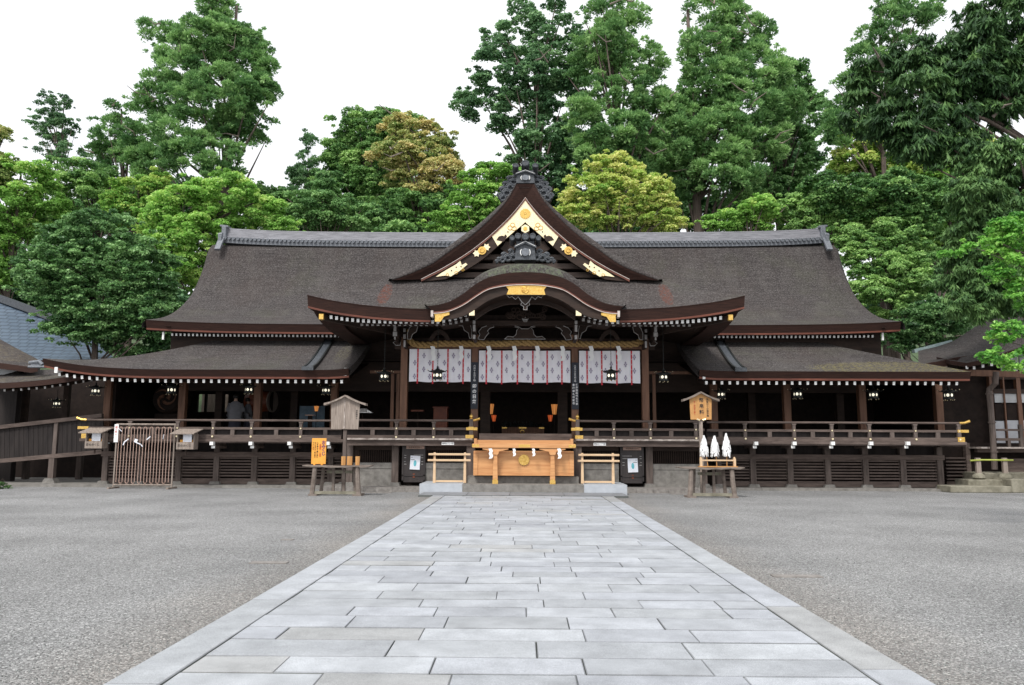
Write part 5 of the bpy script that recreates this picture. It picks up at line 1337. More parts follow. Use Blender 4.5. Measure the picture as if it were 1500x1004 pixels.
# paper wands in a rack
Y = 24.3; xa, xb = X(1026, Y), X(1075, Y)
RK = thing('wand_rack', 'low pale wooden rack holding the paper wands on the right table', 'rack', ((xa+xb)/2, Y, zTR))
for x in (xa, xb):
    b = MB(); b.box(x-.035, x+.035, Y-.05, Y+.05, zTR+.012, zTR+.27); b.lathe([(.035, 0), (.03, .03), (.0, .05)], (x, Y, zTR+.27), 8); b.build('rack_post', M['rail_wood'], RK)
b = MB(); b.box(xa, xb, Y-.03, Y+.03, zTR+.19, zTR+.235); b.build('cross_bar', M['rail_wood'], RK)
b = MB(); b.box(xa-.08, xb+.08, Y-.10, Y+.10, zTR+.005, zTR+.035); b.build('rack_base', M['sign_wood'], RK)
for i, (px, py0, py1, lean, lab) in enumerate(((1031, 637.5, 664, .10, 'left white paper wand of the three in the rack'), (1046.5, 638, 664.5, .05, 'middle white paper wand, with a small tag at its side'), (1063.5, 634.5, 665, .0, 'right white paper wand, the tallest of the three'))):
    x, _, zt_ = P(px, py0, Y); zb_ = Z(py1, Y, px); t = thing('paper_wand', lab, 'paper wand', (x, Y, zTR), 'white paper wands in the rack')
    b = MB(); b.tube([(x+lean, Y, zTR+.02), (x, Y, zt_-.05)], .012, 6); b.build('wand_stick', M['sign_wood'], t)
    b = MB(); r_ = random.Random(i+5); n = 60
    for k in range(280):
        tt = r_.random()**.8; z = zt_-(zt_-zb_)*tt; rad_ = .012+.11*math.sin(min(1, tt*1.15)*math.pi*.60); a = r_.random()*2*math.pi; rr_ = rad_*(.55+.45*r_.random())
        xx, yy = x+rr_*math.cos(a), Y+rr_*math.sin(a); w_ = .010+.008*r_.random(); l_ = .07+.07*r_.random(); tx, ty = -math.sin(a+r_.uniform(-.6, .6)), math.cos(a+r_.uniform(-.6, .6))
        o = r_.uniform(0, .03); q = [(xx-w_*tx, yy-w_*ty, z), (xx+w_*tx, yy+w_*ty, z+r_.uniform(-.01, .01)), (xx+w_*tx+o*math.cos(a), yy+w_*ty+o*math.sin(a), z-l_), (xx-w_*tx+o*math.cos(a), yy-w_*ty+o*math.sin(a), z-l_)]
        b.add(q+[(p[0]-.004*math.cos(a), p[1]-.004*math.sin(a), p[2]) for p in q], [(0,1,2,3),(7,6,5,4),(0,4,5,1),(1,5,6,2),(2,6,7,3),(3,7,4,0)])
    b.tube([(x, Y, zb_+.08), (x, Y, zt_-.03)], [.05, .02], 8); b.build('paper_tassel', M['white'], t)
# trellis with tied fortune papers
Y = 27.2; xa, xb = X(169.5, Y, 660), X(254.5, Y, 660); zt_ = Z(622, Y, 212)
T_ = thing('fortune_tying_rack', 'tall brown metal rack of looped bars for tied fortune slips', 'rack', ((xa+xb)/2, Y, 0))
b = MB(); 
for x in (xa, xb): b.tube([(x, Y, .02), (x, Y, zt_)], .028, 8)
b.tube([(xa-.03, Y, zt_-.0), (xb+.03, Y, zt_-.0)], .034, 8); b.tube([(xa, Y, .13), (xb, Y, .13)], .025, 8)
for x in (xa, xb): b.bar((x, Y-.35, .03), (x, Y+.35, .03), .08, .05)
b.build('rack_frame', M['grey_wood'], T_)
b = MB(); nl = 9; st = (xb-xa-.10)/nl
for i in range(nl):
    x0_ = xa+.08+st*i; w_ = st*.5; zl, zh = .17+.05, zt_-.08
    pth = [(x0_, Y, zl)]+[(x0_, Y, zh-.06)]+[(x0_+w_/2-w_/2*math.cos(a), Y, zh-.06+.05*math.sin(a)) for a in (.6, 1.2, 1.9, 2.5)]+[(x0_+w_, Y, zh-.06), (x0_+w_, Y, zl)]
    if i < nl-1: pth += [(x0_+w_+(st-w_)/2-(st-w_)/2*math.cos(a), Y, zl-.04*math.sin(a)) for a in (.8, 1.57, 2.4)]
    b.tube(pth, .0115, 6)
b.build('looped_bars', M['pink_wood'], T_)
b = MB(); b.box(xa-.07, xa+.07, Y-.05, Y-.035, Z(648, Y, 169), zt_); SG = b.build('white_strip_sign', M['white'], T_)
text(T_, 'writing', '結び所へ', .085, xa, Y-.054, zt_-.06, M['red_ink'], dz=1.0)
labs = ['tied fortune slip high on the left of the rack', 'two-part tied slip left of the rack middle', 'large square tied slip with a trailing end in the rack middle', 'slanting slip right of the rack middle', 'thin upright slip near the right of the rack']
for i, (px, py, dx, dz, w_) in enumerate(((176, 630, .12, -.1, .02), (185, 645.5, .14, .12, .035), (199, 646, .10, -.03, .12), (217.5, 642, .12, .11, .035), (239.5, 640, .02, .16, .03))):
    x, _, z = P(px, py, Y-.05); b = MB()
    b.bar((x-dx/2, Y-.05, z-dz/2), (x+dx/2, Y-.045, z+dz/2), .012, w_)
    if i == 2: b.bar((x+.02, Y-.05, z-.06), (x+.20, Y-.05, z-.13), .012, .035); b.bar((x+.18, Y-.05, z-.12), (x+.25, Y-.05, z-.2), .012, .03)
    if i == 1: b.bar((x-.06, Y-.05, z-.04), (x-.10, Y-.05, z-.16), .012, .035)
    o = b.build('tied_paper_slip', M['paper'], loc=(x, Y-.05, z)); setp(o, labs[i], 'paper slip', 'paper slips tied to the rack')
# small roofed boxes for fortunes
def fortune_box(px, py_top, Y, label):
    x = X(px, Y, 640); zb_, zt_ = P(px, py_top+30.5, Y)[2], P(px, py_top, Y)[2]
    t = thing('roofed_fortune_box', label, 'roofed box', (x, Y, zb_), 'little roofed boxes on the left railing')
    b = MB(); w_ = .30; b.box(x-w_, x+w_, Y, Y+.03, zb_, zb_+.24); b.box(x-w_, x-w_+.03, Y+.03, Y+.38, zb_, zt_-.12); b.box(x+w_-.03, x+w_, Y+.03, Y+.38, zb_, zt_-.18); b.box(x-w_+.03, x+w_-.03, Y+.35, Y+.38, zb_, zt_-.1); b.box(x-w_+.03, x+w_-.03, Y+.03, Y+.35, zb_, zb_+.03)
    b.build('box_body', M['grey_wood'], t)
    b = MB(); b.box(x-.22, x+.22, Y+.10, Y+.30, zb_+.1, zb_+.33); b.build('orange_tray', M['orange_sign'], t)
    b = MB(); b.box(x-.10, x+.20, Y+.06, Y+.09, zb_+.25, zt_-.20); b.build('white_slips', M['paper'], t)
    b = MB(); b.add([(x-.48, Y-.14, zt_-.17), (x+.34, Y-.14, zt_-.17), (x+.46, Y+.36, zt_), (x-.38, Y+.36, zt_)]+[(x-.48, Y-.14, zt_-.20), (x+.34, Y-.14, zt_-.20), (x+.46, Y+.36, zt_-.03), (x-.38, Y+.36, zt_-.03)], [(0,1,2,3),(7,6,5,4),(0,4,5,1),(1,5,6,2),(2,6,7,3),(3,7,4,0)]); b.build('box_roof', M['grey_wood'], t)
    b = MB(); b.box(x-.03, x+.03, Y+.36, WY-.06 if WY-.06 > Y+.37 else Y+.5, zb_+.05, zb_+.12); b.box(x-.02, x+.02, Y+.1, Y+.14, zb_-.18, zb_); b.build('bracket', M['dark_wood'], t)
    text(t, 'writing', '恋のみくじ', .095, x-.02, Y-.004, zb_+.17, M['ink'], vertical=False)
fortune_box(137.5, 626.5, 27.0, 'grey roofed box at the far left end of the railing')
fortune_box(271.5, 628, 27.0, 'grey roofed box just right of the looped rack')
# --- interior things
Yi = 33.5
def inner(name, label, cat, x, Y, z): return thing(name, label, cat, (x, Y, z))
A = inner('altar_table', 'low altar table with gold fittings deep in the central opening', 'altar', X(766, Yi), Yi, FZ)
xa, xb = X(735, Yi), X(797, Yi); zt_ = Z(626, Yi)
b = MB(); b.box(xa, xb, Yi, Yi+.7, zt_-.05, zt_); b.box(xa, xa+.08, Yi, Yi+.7, FZ, zt_-.05); b.box(xb-.08, xb, Yi, Yi+.7, FZ, zt_-.05); b.box(xa+.08, xb-.08, Yi+.02, Yi+.05, FZ+.15, zt_-.05); b.build('table_body', M['pillar_wood'], A)
g = MB()
for a, c in ((xa, xa+.22), (xb-.22, xb), (X(760, Yi), X(771, Yi))): g.box(a, c, Yi-.01, Yi-.001, zt_-.06, zt_)
g.torus((X(765, Yi), Yi+.0, zt_-.2), .08, .02, 12, 5); g.build('gold_fitting', M['gold'], A)
r_ = random.Random(3); b = MB()
for k in range(34):
    x = xa+(xb-xa)*(k+.5)/34+r_.uniform(-.02, .02); h = r_.uniform(.10, .26); b.lathe([(.02, 0), (.035, h*.3), (.015, h*.6), (.03, h), (0, h+.03)], (x, Yi+r_.uniform(.1, .5), zt_), 6)
o = b.build('altar_vessels', M['bronze'], loc=(xa, Yi, zt_)); setp(o, 'crowded row of small vessels standing on the altar table', 'altar vessels', kind='stuff')
def andon(px, py, Y, r1, r0, h, mat, label):
    x, _, z = P(px, py, Y); t = thing('paper_lantern', label, 'lantern', (x, Y, FZ), 'lit paper lanterns in the central opening')
    b = MB(); b.lathe([(r0, -h/2), (r1, h/2)], (x, Y, z), 6); b.build('lantern_shade', M[mat], t)
    b = MB(); 
    for k in range(6):
        a = math.pi/3*k; b.bar((x+r0*1.02*math.cos(a), Y+r0*1.02*math.sin(a), z-h/2), (x+r1*1.02*math.cos(a), Y+r1*1.02*math.sin(a), z+h/2), .012, .012)
    b.build('lantern_ribs', M['dark_wood'], t)
    b = MB(); b.tube([(x, Y, FZ), (x, Y, z-h/2)], .02, 6); b.cyl((x, Y), .12, FZ, FZ+.03); b.build('lantern_stand', M['interior'], t)
andon(719, 599.5, 31.3, .13, .075, .40, 'lamp_orange', 'upper left tapering orange paper lantern in the central opening')
andon(812, 600, 31.3, .13, .075, .40, 'lamp_orange', 'upper right tapering orange paper lantern in the central opening')
andon(723.5, 613, 32.6, .11, .06, .26, 'lamp_red', 'small reddish paper lantern low on the left of the altar')
andon(806, 613, 32.6, .11, .06, .26, 'lamp_red', 'small reddish paper lantern low on the right of the altar')
# big drum with a gold swirl
Yd = 31.2; x, _, z = P(243, 584, Yd); t = thing('swirl_drum', 'huge dark drum with a gold comma swirl behind the left wing railing', 'drum', (x, Yd, FZ))
b = MB(); b.tube([(x, Yd, z), (x, Yd+.15, z), (x, Yd+.6, z), (x, Yd+1.05, z), (x, Yd+1.2, z)], [.52, .60, .66, .60, .52], 24); b.build('drum_body', M['dark_wood'], t)
b = MB(); b.disc((x, z), .515, Yd-.02, Yd-.001, 24); b.build('drum_skin', M['interior'], t)
b = MB()
for a0 in (0, 2*math.pi/3, 4*math.pi/3):
    pth = [(x+(.10+.36*k/12)*math.cos(a0+k*.22), Yd-.04, z+(.10+.36*k/12)*math.sin(a0+k*.22)) for k in range(13)]
    b.tube(pth, [.085*(1-k/14) for k in range(13)], 8)
b.build('gold_swirl', M['pillar_wood'], t)
b = MB(); b.box(x-.5, x+.5, Yd+.2, Yd+1.0, FZ, z-.6); b.build('drum_stand', M['interior'], t)
x, _, z = P(397, 588, 32.4); t = thing('side_drum', 'barrel drum seen from the side, pale rim showing beside the wing pillar', 'drum', (x, 32.4, FZ))
b = MB(); b.tube([(x-1.0, 32.8, z), (x-.75, 32.7, z), (x-.3, 32.6, z), (x-.02, 32.55, z)], [.42, .50, .50, .42], 20); b.build('drum_body', M['lacquer'], t)
b = MB(); b.tube([(x-.02, 32.55, z), (x+.03, 32.54, z)], .46, 20); b.build('drum_rim', M['grey_wood'], t); b = MB(); b.tube([(x+.031, 32.54, z), (x+.035, 32.54, z)], .40, 20); b.build('drum_skin', M['interior'], t)
b = MB(); b.box(x-.9, x-.1, 32.4, 33.0, FZ, z-.42); b.build('drum_stand', M['interior'], t)
# folding screen with blue picture, lamp, lectern, red box
Ys = 31.6; xa, xb = X(437, Ys), X(474, Ys); t = thing('painted_screen', 'pale blue painted folding screen behind the left wing railing', 'screen', ((xa+xb)/2, Ys, FZ))
b = MB(); n = 4
for k in range(n):
    a = xa+(xb-xa)*k/n; c = xa+(xb-xa)*(k+1)/n; y0_, y1_ = (Ys, Ys+.12) if k % 2 == 0 else (Ys+.12, Ys)
    b.add([(a, y0_, FZ), (c, y1_, FZ), (c, y1_, Z(596, Ys)), (a, y0_, Z(596, Ys)), (a, y0_+.03, FZ), (c, y1_+.03, FZ), (c, y1_+.03, Z(596, Ys)), (a, y0_+.03, Z(596, Ys))], [(0,1,2,3),(7,6,5,4),(3,2,6,7),(0,3,7,4),(1,5,6,2)])
b.build('screen_panels', M['screen_blue'], t)
andx, _, andz = P(463.5, 599, 31.2); t = thing('orange_lamp', 'small glowing orange lamp in front of the painted screen', 'lamp', (andx, 31.2, FZ))
b = MB(); b.lathe([(.06, -.10), (.10, .10), (.0, .11)], (andx, 31.2, andz), 8); b.build('lamp_shade', M['lamp_orange'], t); b = MB(); b.tube([(andx, 31.2, FZ), (andx, 31.2, andz-.1)], .015, 6); b.build('lamp_stand', M['interior'], t)
x, _, z = P(454, 608.5, 30.6); t = thing('reading_stand', 'small reading stand with a pale top edge before the painted screen', 'stand', (x, 30.6, FZ))
b = MB(); b.box(x-.17, x+.17, 30.5, 30.8, z-.02, z+.02); b.build('stand_top', M['pink_wood'], t); b = MB(); b.box(x-.08, x+.08, 30.6, 30.7, FZ, z-.02); b.build('stand_post', M['interior'], t)
x, _, z = P(646, 612, 30.8); t = thing('orange_cabinet', 'orange-brown wooden cabinet behind the railing of the left bay', 'cabinet', (x, 30.8, FZ))
b = MB(); b.box(x-.30, x+.24, 30.8, 31.3, FZ, Z(598, 30.8)); bevel(b.build('cabinet_body', M['lacquer'], t), .01); b = MB(); b.box(x-.34, x+.28, 30.76, 31.3, Z(598, 30.8), Z(596.5, 30.8)); b.build('cabinet_top', M['lacquer'], t)
x, _, z = P(611.5, 602, 30.5); t = thing('red_tray_stand', 'dark red tray on a thin stand behind the left porch pillar', 'tray stand', (x, 30.5, FZ))
b = MB(); b.box(x-.24, x+.24, 30.4, 30.8, z-.03, z+.03); b.build('tray', M['lacquer'], t); b = MB(); b.tube([(x, 30.6, FZ), (x, 30.6, z-.03)], .03, 6); b.build('tray_stand_leg', M['interior'], t)
x, _, z = P(532, 601.5, 29.6); t = thing('white_paper_box', 'small white paper box on a pale board right of the grey notice board', 'box', (x, 29.6, FZ))
b = MB(); b.box(x-.20, x+.13, 29.6, 29.8, z-.06, z+.07); b.build('box_body', M['grey_paint'], t); b = MB(); b.box(x-.22, x+.34, 29.55, 29.85, z-.09, z-.062); b.prism([(x+.14, z-.062), (x+.32, z-.062), (x+.14, z+.03)], 29.62, 29.7); b.build('board', M['white_paint'], t)
b = MB(); b.tube([(x-.05, 29.7, FZ), (x-.05, 29.7, z-.09)], .02, 6); b.build('stand', M['interior'], t)
# two dim worshippers in pale robes behind the left railing
def person(x, Y, h, label, bend, robe, facing):
    t = thing('person', label, 'person', (x, Y, FZ), 'worshippers behind the left railing')
    s = h/1.65
    V = [(0,0,.90),(0,.0,1.10),(0,bend*.10,1.28),(0,bend*.22,1.42),(0,bend*.27,1.50),(0,bend*.32,1.60),
         (.09,0,.86),(.10,.01,.47),(.10,.03,.06),(.11,-.12,.03),(-.09,0,.86),(-.10,.01,.47),(-.10,.03,.06),(-.11,-.12,.03),
         (.18,bend*.18,1.36),(.25,bend*.1,1.10),(.20,-.12,.92),(.18,-.2,.88),(-.18,bend*.18,1.36),(-.25,bend*.1,1.10),(-.20,-.12,.92),(-.18,-.2,.88)]
    E_ = [(0,1),(1,2),(2,3),(3,4),(4,5),(0,6),(6,7),(7,8),(8,9),(0,10),(10,11),(11,12),(12,13),(3,14),(14,15),(15,16),(16,17),(3,18),(18,19),(19,20),(20,21)]
    Rr = [.13,.14,.15,.09,.05,.095,.085,.06,.045,.035,.085,.06,.045,.035,.06,.045,.032,.03,.06,.045,.032,.03]
    me = bpy.data.meshes.new('body'); me.from_pydata([Vector(v)*s for v in V], E_, []); o = bpy.data.objects.new('body', me); COL.objects.link(o); o.parent = t
    sk_ = o.modifiers.new('s', 'SKIN'); 
    for i, r in enumerate(Rr): me.skin_vertices[0].data[i].radius = (r*s, r*s*.8)
    me.skin_vertices[0].data[0].use_root = True
    o.modifiers.new('ss', 'SUBSURF').levels = 1; o.modifiers['ss'].render_levels = 2; me.materials.append(M['skin'])
    b = MB(); 
    def rg(cy, z, rx, ry, n=16): return [(rx*math.cos(2*math.pi*k/n)*s, cy*s+ry*math.sin(2*math.pi*k/n)*s, z*s) for k in range(n+1)]
    b.grid([rg(bend*.22, 1.47, .07, .06), rg(bend*.2, 1.42, .17, .11), rg(bend*.17, 1.33, .24, .14), rg(bend*.08, 1.12, .27, .17), rg(0, .95, .25, .17), rg(0, .72, .26, .18)])
    for k in (1, -1): b.tube([(k*.19*s, bend*.18*s, 1.38*s), (k*.27*s, bend*.1*s, 1.10*s), (k*.24*s, -.10*s, .92*s), (k*.23*s, -.16*s, .78*s)], [.08*s, .09*s, .11*s, .13*s], 10)
    c = b.build('robe', M[robe], None, smooth=True); c.parent = t
    b = MB(); b.grid([rg(0, .80, .20, .15), rg(0, .5, .24, .18), rg(0, .08, .27, .20)]); c = b.build('trousers', M['dark_cloth'], None, smooth=True); c.parent = t
    b = MB(); hz = 1.60; hy = bend*.32; b.grid([[(rr_*math.cos(2*math.pi*k/14)*s, (hy+rr_*.95*math.sin(2*math.pi*k/14)+.015)*s, (hz+zz)*s) for k in range(15)] for rr_, zz in ((.09,-.03),(.112,.02),(.108,.07),(.08,.115),(.02,.135))]); c = b.build('hair', M['hair'], None, smooth=True); c.parent = t
    b = MB(); 
    for k in (-.035, .035): b.lathe([(0,-.01),(.012,0),(0,.01)], (k*s, (hy-.095)*s, (hz+.01)*s), 6)
    c = b.build('eyes', M['ink'], None); c.parent = t
    t.rotation_euler = (0, 0, facing); return t
person(X(345, 30.9, 600), 30.9, 1.66, 'person in a loose pale robe standing with back turned behind the left railing', .3, 'robe', math.pi+.3)
person(X(364, 31.6, 600), 31.6, 1.58, 'person in pale clothes partly hidden beneath the bright square lantern', .1, 'robe', math.pi*.6)
# ------------------------------------------------------------------ neighbouring buildings
def slab_roof(name, rows, mat, parent, th=.18, flip=False, smooth=True):
    b = MB(); b.grid(rows, flip=flip); lo = [[(p[0], p[1], p[2]-th) for p in r] for r in rows]; b.grid(lo, 1, flip=not flip)
    for e in (0, -1): b.grid([rows[e], lo[e]], 1)
    for e in (0, -1): b.grid([[r[e] for r in rows], [r[e] for r in lo]], 1)
    return b.build(name, [M[mat], M['bark_edge']], parent, smooth=smooth)
# covered corridor sloping down to the left
Yc = 29.0
K = thing('covered_corridor', 'dark boarded corridor sloping down to the left edge from the hall', 'corridor', (X(75, Yc), Yc, 0))
def PL(px, py, Y=Yc): return P(px, py, Y)
a, c = PL(151, 609), PL(-60, 633); a2, c2 = PL(151, 662), PL(-60, 681)
b = MB(); n = 60
for i in range(n):
    t0, t1 = i/n, (i+1)/n
    q = [[u+(v-u)*t for u, v in zip(p, r)] for p, r, t in ((a, c, t0), (a, c, t1), (a2, c2, t1), (a2, c2, t0))]
    off = .012*(i % 2); b.add([(p[0], Yc-off, p[2]) for p in q]+[(p[0], Yc+.05, p[2]) for p in q], [(0,1,2,3),(7,6,5,4),(0,4,5,1),(1,5,6,2),(2,6,7,3),(3,7,4,0)])
b.build('board_wall', M['panel_wood'], K)
for u, v, h in ((a, c, .14), (a2, c2, .15)): b = MB(); b.bar((u[0], Yc-.03, u[2]), (v[0], Yc-.03, v[2]), .16, h); b.build('rail_beam', M['aged_wood'], K)
for px in (84,):
    u, v = PL(px, 616), PL(px, 670); b = MB(); b.box(u[0]-.07, u[0]+.07, Yc-.07, Yc+.05, v[2], u[2]); b.build('wall_post', M['aged_post'], K)
for px in (78, -20):
    u = PL(px, 669); b = MB(); b.box(u[0]-.10, u[0]+.10, Yc-.1, Yc+.1, .25, u[2]); b.build('corridor_post', M['aged_post'], K)
    b = MB(); b.prism([(u[0]-.24, .08), (u[0]+.24, .08), (u[0]+.15, .26), (u[0]-.15, .26)], Yc-.2, Yc+.2); b.build('post_stone', M['stone'], K)
for px in (118, 40): u = PL(px, 665, 31.5); b = MB(); b.box(u[0]-.1, u[0]+.1, 31.4, 31.6, 0.1, u[2]); b.build('corridor_post', M['aged_post'], K)
b = MB(); b.box(-30, X(152, 33), 33, 33.1, .1, 4.2); b.build('back_wall', M['interior'], K)
for px in (-5, 40, 100): u = PL(px, 560, 31); b = MB(); b.box(u[0]-.1, u[0]+.1, 30.9, 31.1, 1.5, 3.9); b.build('corridor_pillar', M['dark_wood'], K)
rows = []
edge_px = [(140,547.5),(120,549),(99,552),(70,556),(40,559),(10,561),(-60,563)]
rows.append([P(x, y, 28.0) for x, y in edge_px]); rows.append([(p[0], 29.6, p[2]+.42) for p in rows[0]]); rows.append([(p[0], 31.2, p[2]+.80) for p in rows[0]])
overlay(M['cypress_bark'], (.17,.145,.09), 5, .45, .7, maxf=.6, box=((-18.6,28.6,4.2), (2.6,1.6,.9)))
slab_roof('corridor_roof', rows, 'cypress_bark', K, .2)
for i, (px, py) in enumerate(((6.6,572),(19.3,571.5),(31,571),(42.3,569.7),(53.7,569),(65.8,568),(76.7,566),(88.3,564.5),(99.7,563),(111,561),(122,559),(134,557))):
    x, _, z = P(px, py, 28.1); b = MB(); b.bar((x, 28.1, z), (x, 29.6, z+.3), .07, .08, 0, capmi=1); b.build('rafter', [M['dark_wood'], M['grey_paint']], K)
# grey-brown gabled roof left of the hall
K2 = thing('side_hall', 'brown bark gabled roof with pale plaster below at the left edge', 'hall', (X(0, 30), 30, 0))
top = [(-40,478),(0,497),(20,508),(35,516),(47,522),(56,527)]
bot = [(-40,526),(0,532),(20,534.5),(35,536.5),(47,538),(56,536)]
slab_roof('side_roof', [[P(x, y, 29.3) for x, y in bot], [tuple(a_+(b_-a_)*.5 for a_, b_ in zip(P(x, y, 29.3), P(x2, y2, 31.5))) for (x, y), (x2, y2) in zip(bot, top)], [P(x, y, 31.5) for x, y in top]], 'cypress_bark', K2, .22)
overlay(M['cypress_bark'], (.15,.125,.085), 6, .42, .7, maxf=.6, box=((-20,30.4,5.2), (3,2,1.2)))
b = MB(); p, q = P(-40, 540, 30), P(46, 541, 30); b.add([(p[0], 30, p[2]), (q[0]-.3, 30, q[2]), (q[0]-2.0, 30, 3.9), (p[0], 30, 3.9)], [(0,3,2,1)]); b.build('plaster_gable', M['plaster'], K2)
b = MB(); x, _, z = P(56, 534, 28.9); b.box(x-.22, x+.12, 28.8, 29.2, z-.12, z+.08); b.tube([(x-.3, 28.85, z+.05), (x+.1, 28.8, z+.10), (x+.22, 28.8, z-.02)], .07, 8); b.tube([(x-.3, 28.8, z-.1), (x+.4, 28.8, z-.1)], .05, 8); b.build('end_tiles', M['tile'], K2)
b = MB(); x, _, z = P(-30, 540, 30); b.box(x-1, x+1.5, 30.1, 30.4, 0, z); b.build('wall', M['panel_wood'], K2)
# blue-grey tiled roof further back
Kb = thing('tiled_roof_house', 'building with a large blue-grey tiled roof behind the left corridor', 'building', (X(30, 44), 44, 0))
ra = [P(-90, 412, 47), P(0, 442, 47), P(60, 464, 47), P(110, 484, 47), P(150, 498, 47)]
rc = [P(-90, 530, 42), P(0, 530, 42), P(60, 528, 42), P(110, 527, 42), P(170, 526, 42)]
slab_roof('tiled_roof', [rc, [tuple((a_+b_)/2-(.25 if k == 2 else 0) for k, (a_, b_) in enumerate(zip(p, q))) for p, q in zip(ra, rc)], ra], 'blue_tile', Kb, .3)
b = MB(); 
for u, v in zip(ra, ra[1:]): b.bar((u[0], 47, u[2]+.2), (v[0], 47, v[2]+.2), .5, .42)
b.build('ridge_cap', M['iron_tile'], Kb)
b = MB(); b.box(rc[0][0]+.5, rc[3][0], 43.2, 52, 0, rc[3][2]-.9); b.build('wall', M['plaster'], Kb)
# hall on the right
K3 = thing('right_side_hall', 'hall with a curved bark roof and white screens at the right edge', 'hall', (X(1480, 30), 30, 0))
rt_ = [(1345,514),(1372,508),(1398,499),(1421,484),(1441,470),(1460,456),(1500,432),(1560,402)]
rl_ = [(1345,534),(1372,530),(1398,524),(1421,521),(1441,518),(1460,515),(1500,509),(1560,500)]
slab_roof('upper_roof', [[P(x, y, 29.4) for x, y in rl_], [tuple(a_*.5+b_*.5-(.15 if k == 2 else 0) for k, (a_, b_) in enumerate(zip(P(x, y, 29.4), P(x2, y2, 34)))) for (x, y), (x2, y2) in zip(rl_, rt_)], [P(x, y, 34) for x, y in rt_]], 'cypress_bark', K3, .25)
b = MB(); u, v = P(1338, 515, 34.1), P(1393, 501, 34.1); b.bar(u, v, .25, .16); b.build('copper_edge', M['copper'], K3)
el = [(1392,528,28.9),(1416,532,28.4),(1440,527,27.4),(1468,518,26.2),(1500,507,25),(1570,484,23)]
e0 = [P(*q) for q in el]; slab_roof('lower_eave', [e0, [(p[0]+.35, p[1]+1.6, p[2]+.30) for p in e0]], 'cypress_bark', K3, .16)
for px, py, Y in ((1416.5,538.5,28.4),(1427,539,28.1),(1440,536.5,27.6),(1452.6,534,27.1),(1466,529,26.6),(1481,524,26.1)):
    x, _, z = P(px, py, Y); b = MB(); b.bar((x, Y, z), (x+.5, Y+1.4, z+.1), .08, .11, 0, capmi=1); b.build('rafter', [M['dark_wood'], M['white_paint']], K3)
b = MB(); b.bar(P(1403, 546, 28.8), P(1500, 549, 28.8), .2, .22); b.build('eave_beam', M['pillar_wood'], K3)
Yr = 30.2
def rp(name, x0, x1, y0, y1, mat, Y=Yr, th=.08): b = MB(); b.box(X(x0, Y, (y0+y1)/2), X(x1, Y, (y0+y1)/2), Y, Y+th, Z(y1, Y, 1470), Z(y0, Y, 1470)); return b.build(name, M[mat], K3)
rp('dark_wall', 1395, 1600, 535, 705, 'interior', Yr+.3)
rp('plaster_panel', 1466, 1490, 515, 548, 'plaster'); rp('plaster_panel', 1494, 1600, 515, 548, 'plaster')
rp('plaster_panel', 1457, 1491, 577, 590, 'plaster'); rp('plaster_panel', 1496, 1600, 577, 590, 'plaster')
rp('shoji_screen', 1458, 1472, 617, 650, 'shoji'); rp('shoji_screen', 1474.5, 1493, 616, 650, 'shoji'); rp('shoji_screen', 1499, 1600, 616, 650, 'shoji')
rp('window', 1458, 1473, 592, 616, 'interior', Yr-.0); rp('window', 1475, 1492, 592, 616, 'interior', Yr)
for x0, x1 in ((1452.5,1456.5),(1472.3,1474.2),(1492,1498)): rp('pillar', x0, x1, 548, 656, 'pillar_wood', Yr-.06, .2)
rp('wall_beam', 1452, 1600, 549, 556, 'dark_wood', Yr-.05); rp('wall_beam', 1452, 1600, 570, 576.5, 'dark_wood', Yr-.05)
rp('floor_edge', 1430, 1600, 655, 657.5, 'plank_edge', 29.3, 1); rp('floor_beam', 1432, 1600, 657.6, 663, 'aged_wood', 29.5, .2)
rp('side_railing', 1461, 1600, 628.5, 631.5, 'aged_wood', 29.35); rp('side_railing', 1461, 1600, 642, 646, 'aged_wood', 29.35); rp('railing_post', 1494, 1499, 622, 655, 'aged_post', 29.34, .1); rp('railing_post', 1477, 1481, 646, 655, 'aged_post', 29.34, .1)
rp('under_wall', 1470, 1600, 672, 708, 'aged_wood', 29.8)
b = MB(); b.tube([P(1459, 545, 28.3), P(1458, 562, 28.3), P(1449, 571, 28.5), P(1449, 574, 28.5), P(1453, 620, 28.5), P(1457, 688, 28.5)], .10, 10)
for q in ((1449.3,577),(1453,619),(1456,662)): x, _, z = P(q[0], q[1], 28.5); b.cyl((x, 28.5), .13, z-.03, z+.03)
b.build('downspout', M['aged_post'], K3)
b = MB(); b.box(X(1385, 31), X(1396, 31), 30.8, 31, 1.7, 4); b.build('pillar', M['dark_wood'], K3)
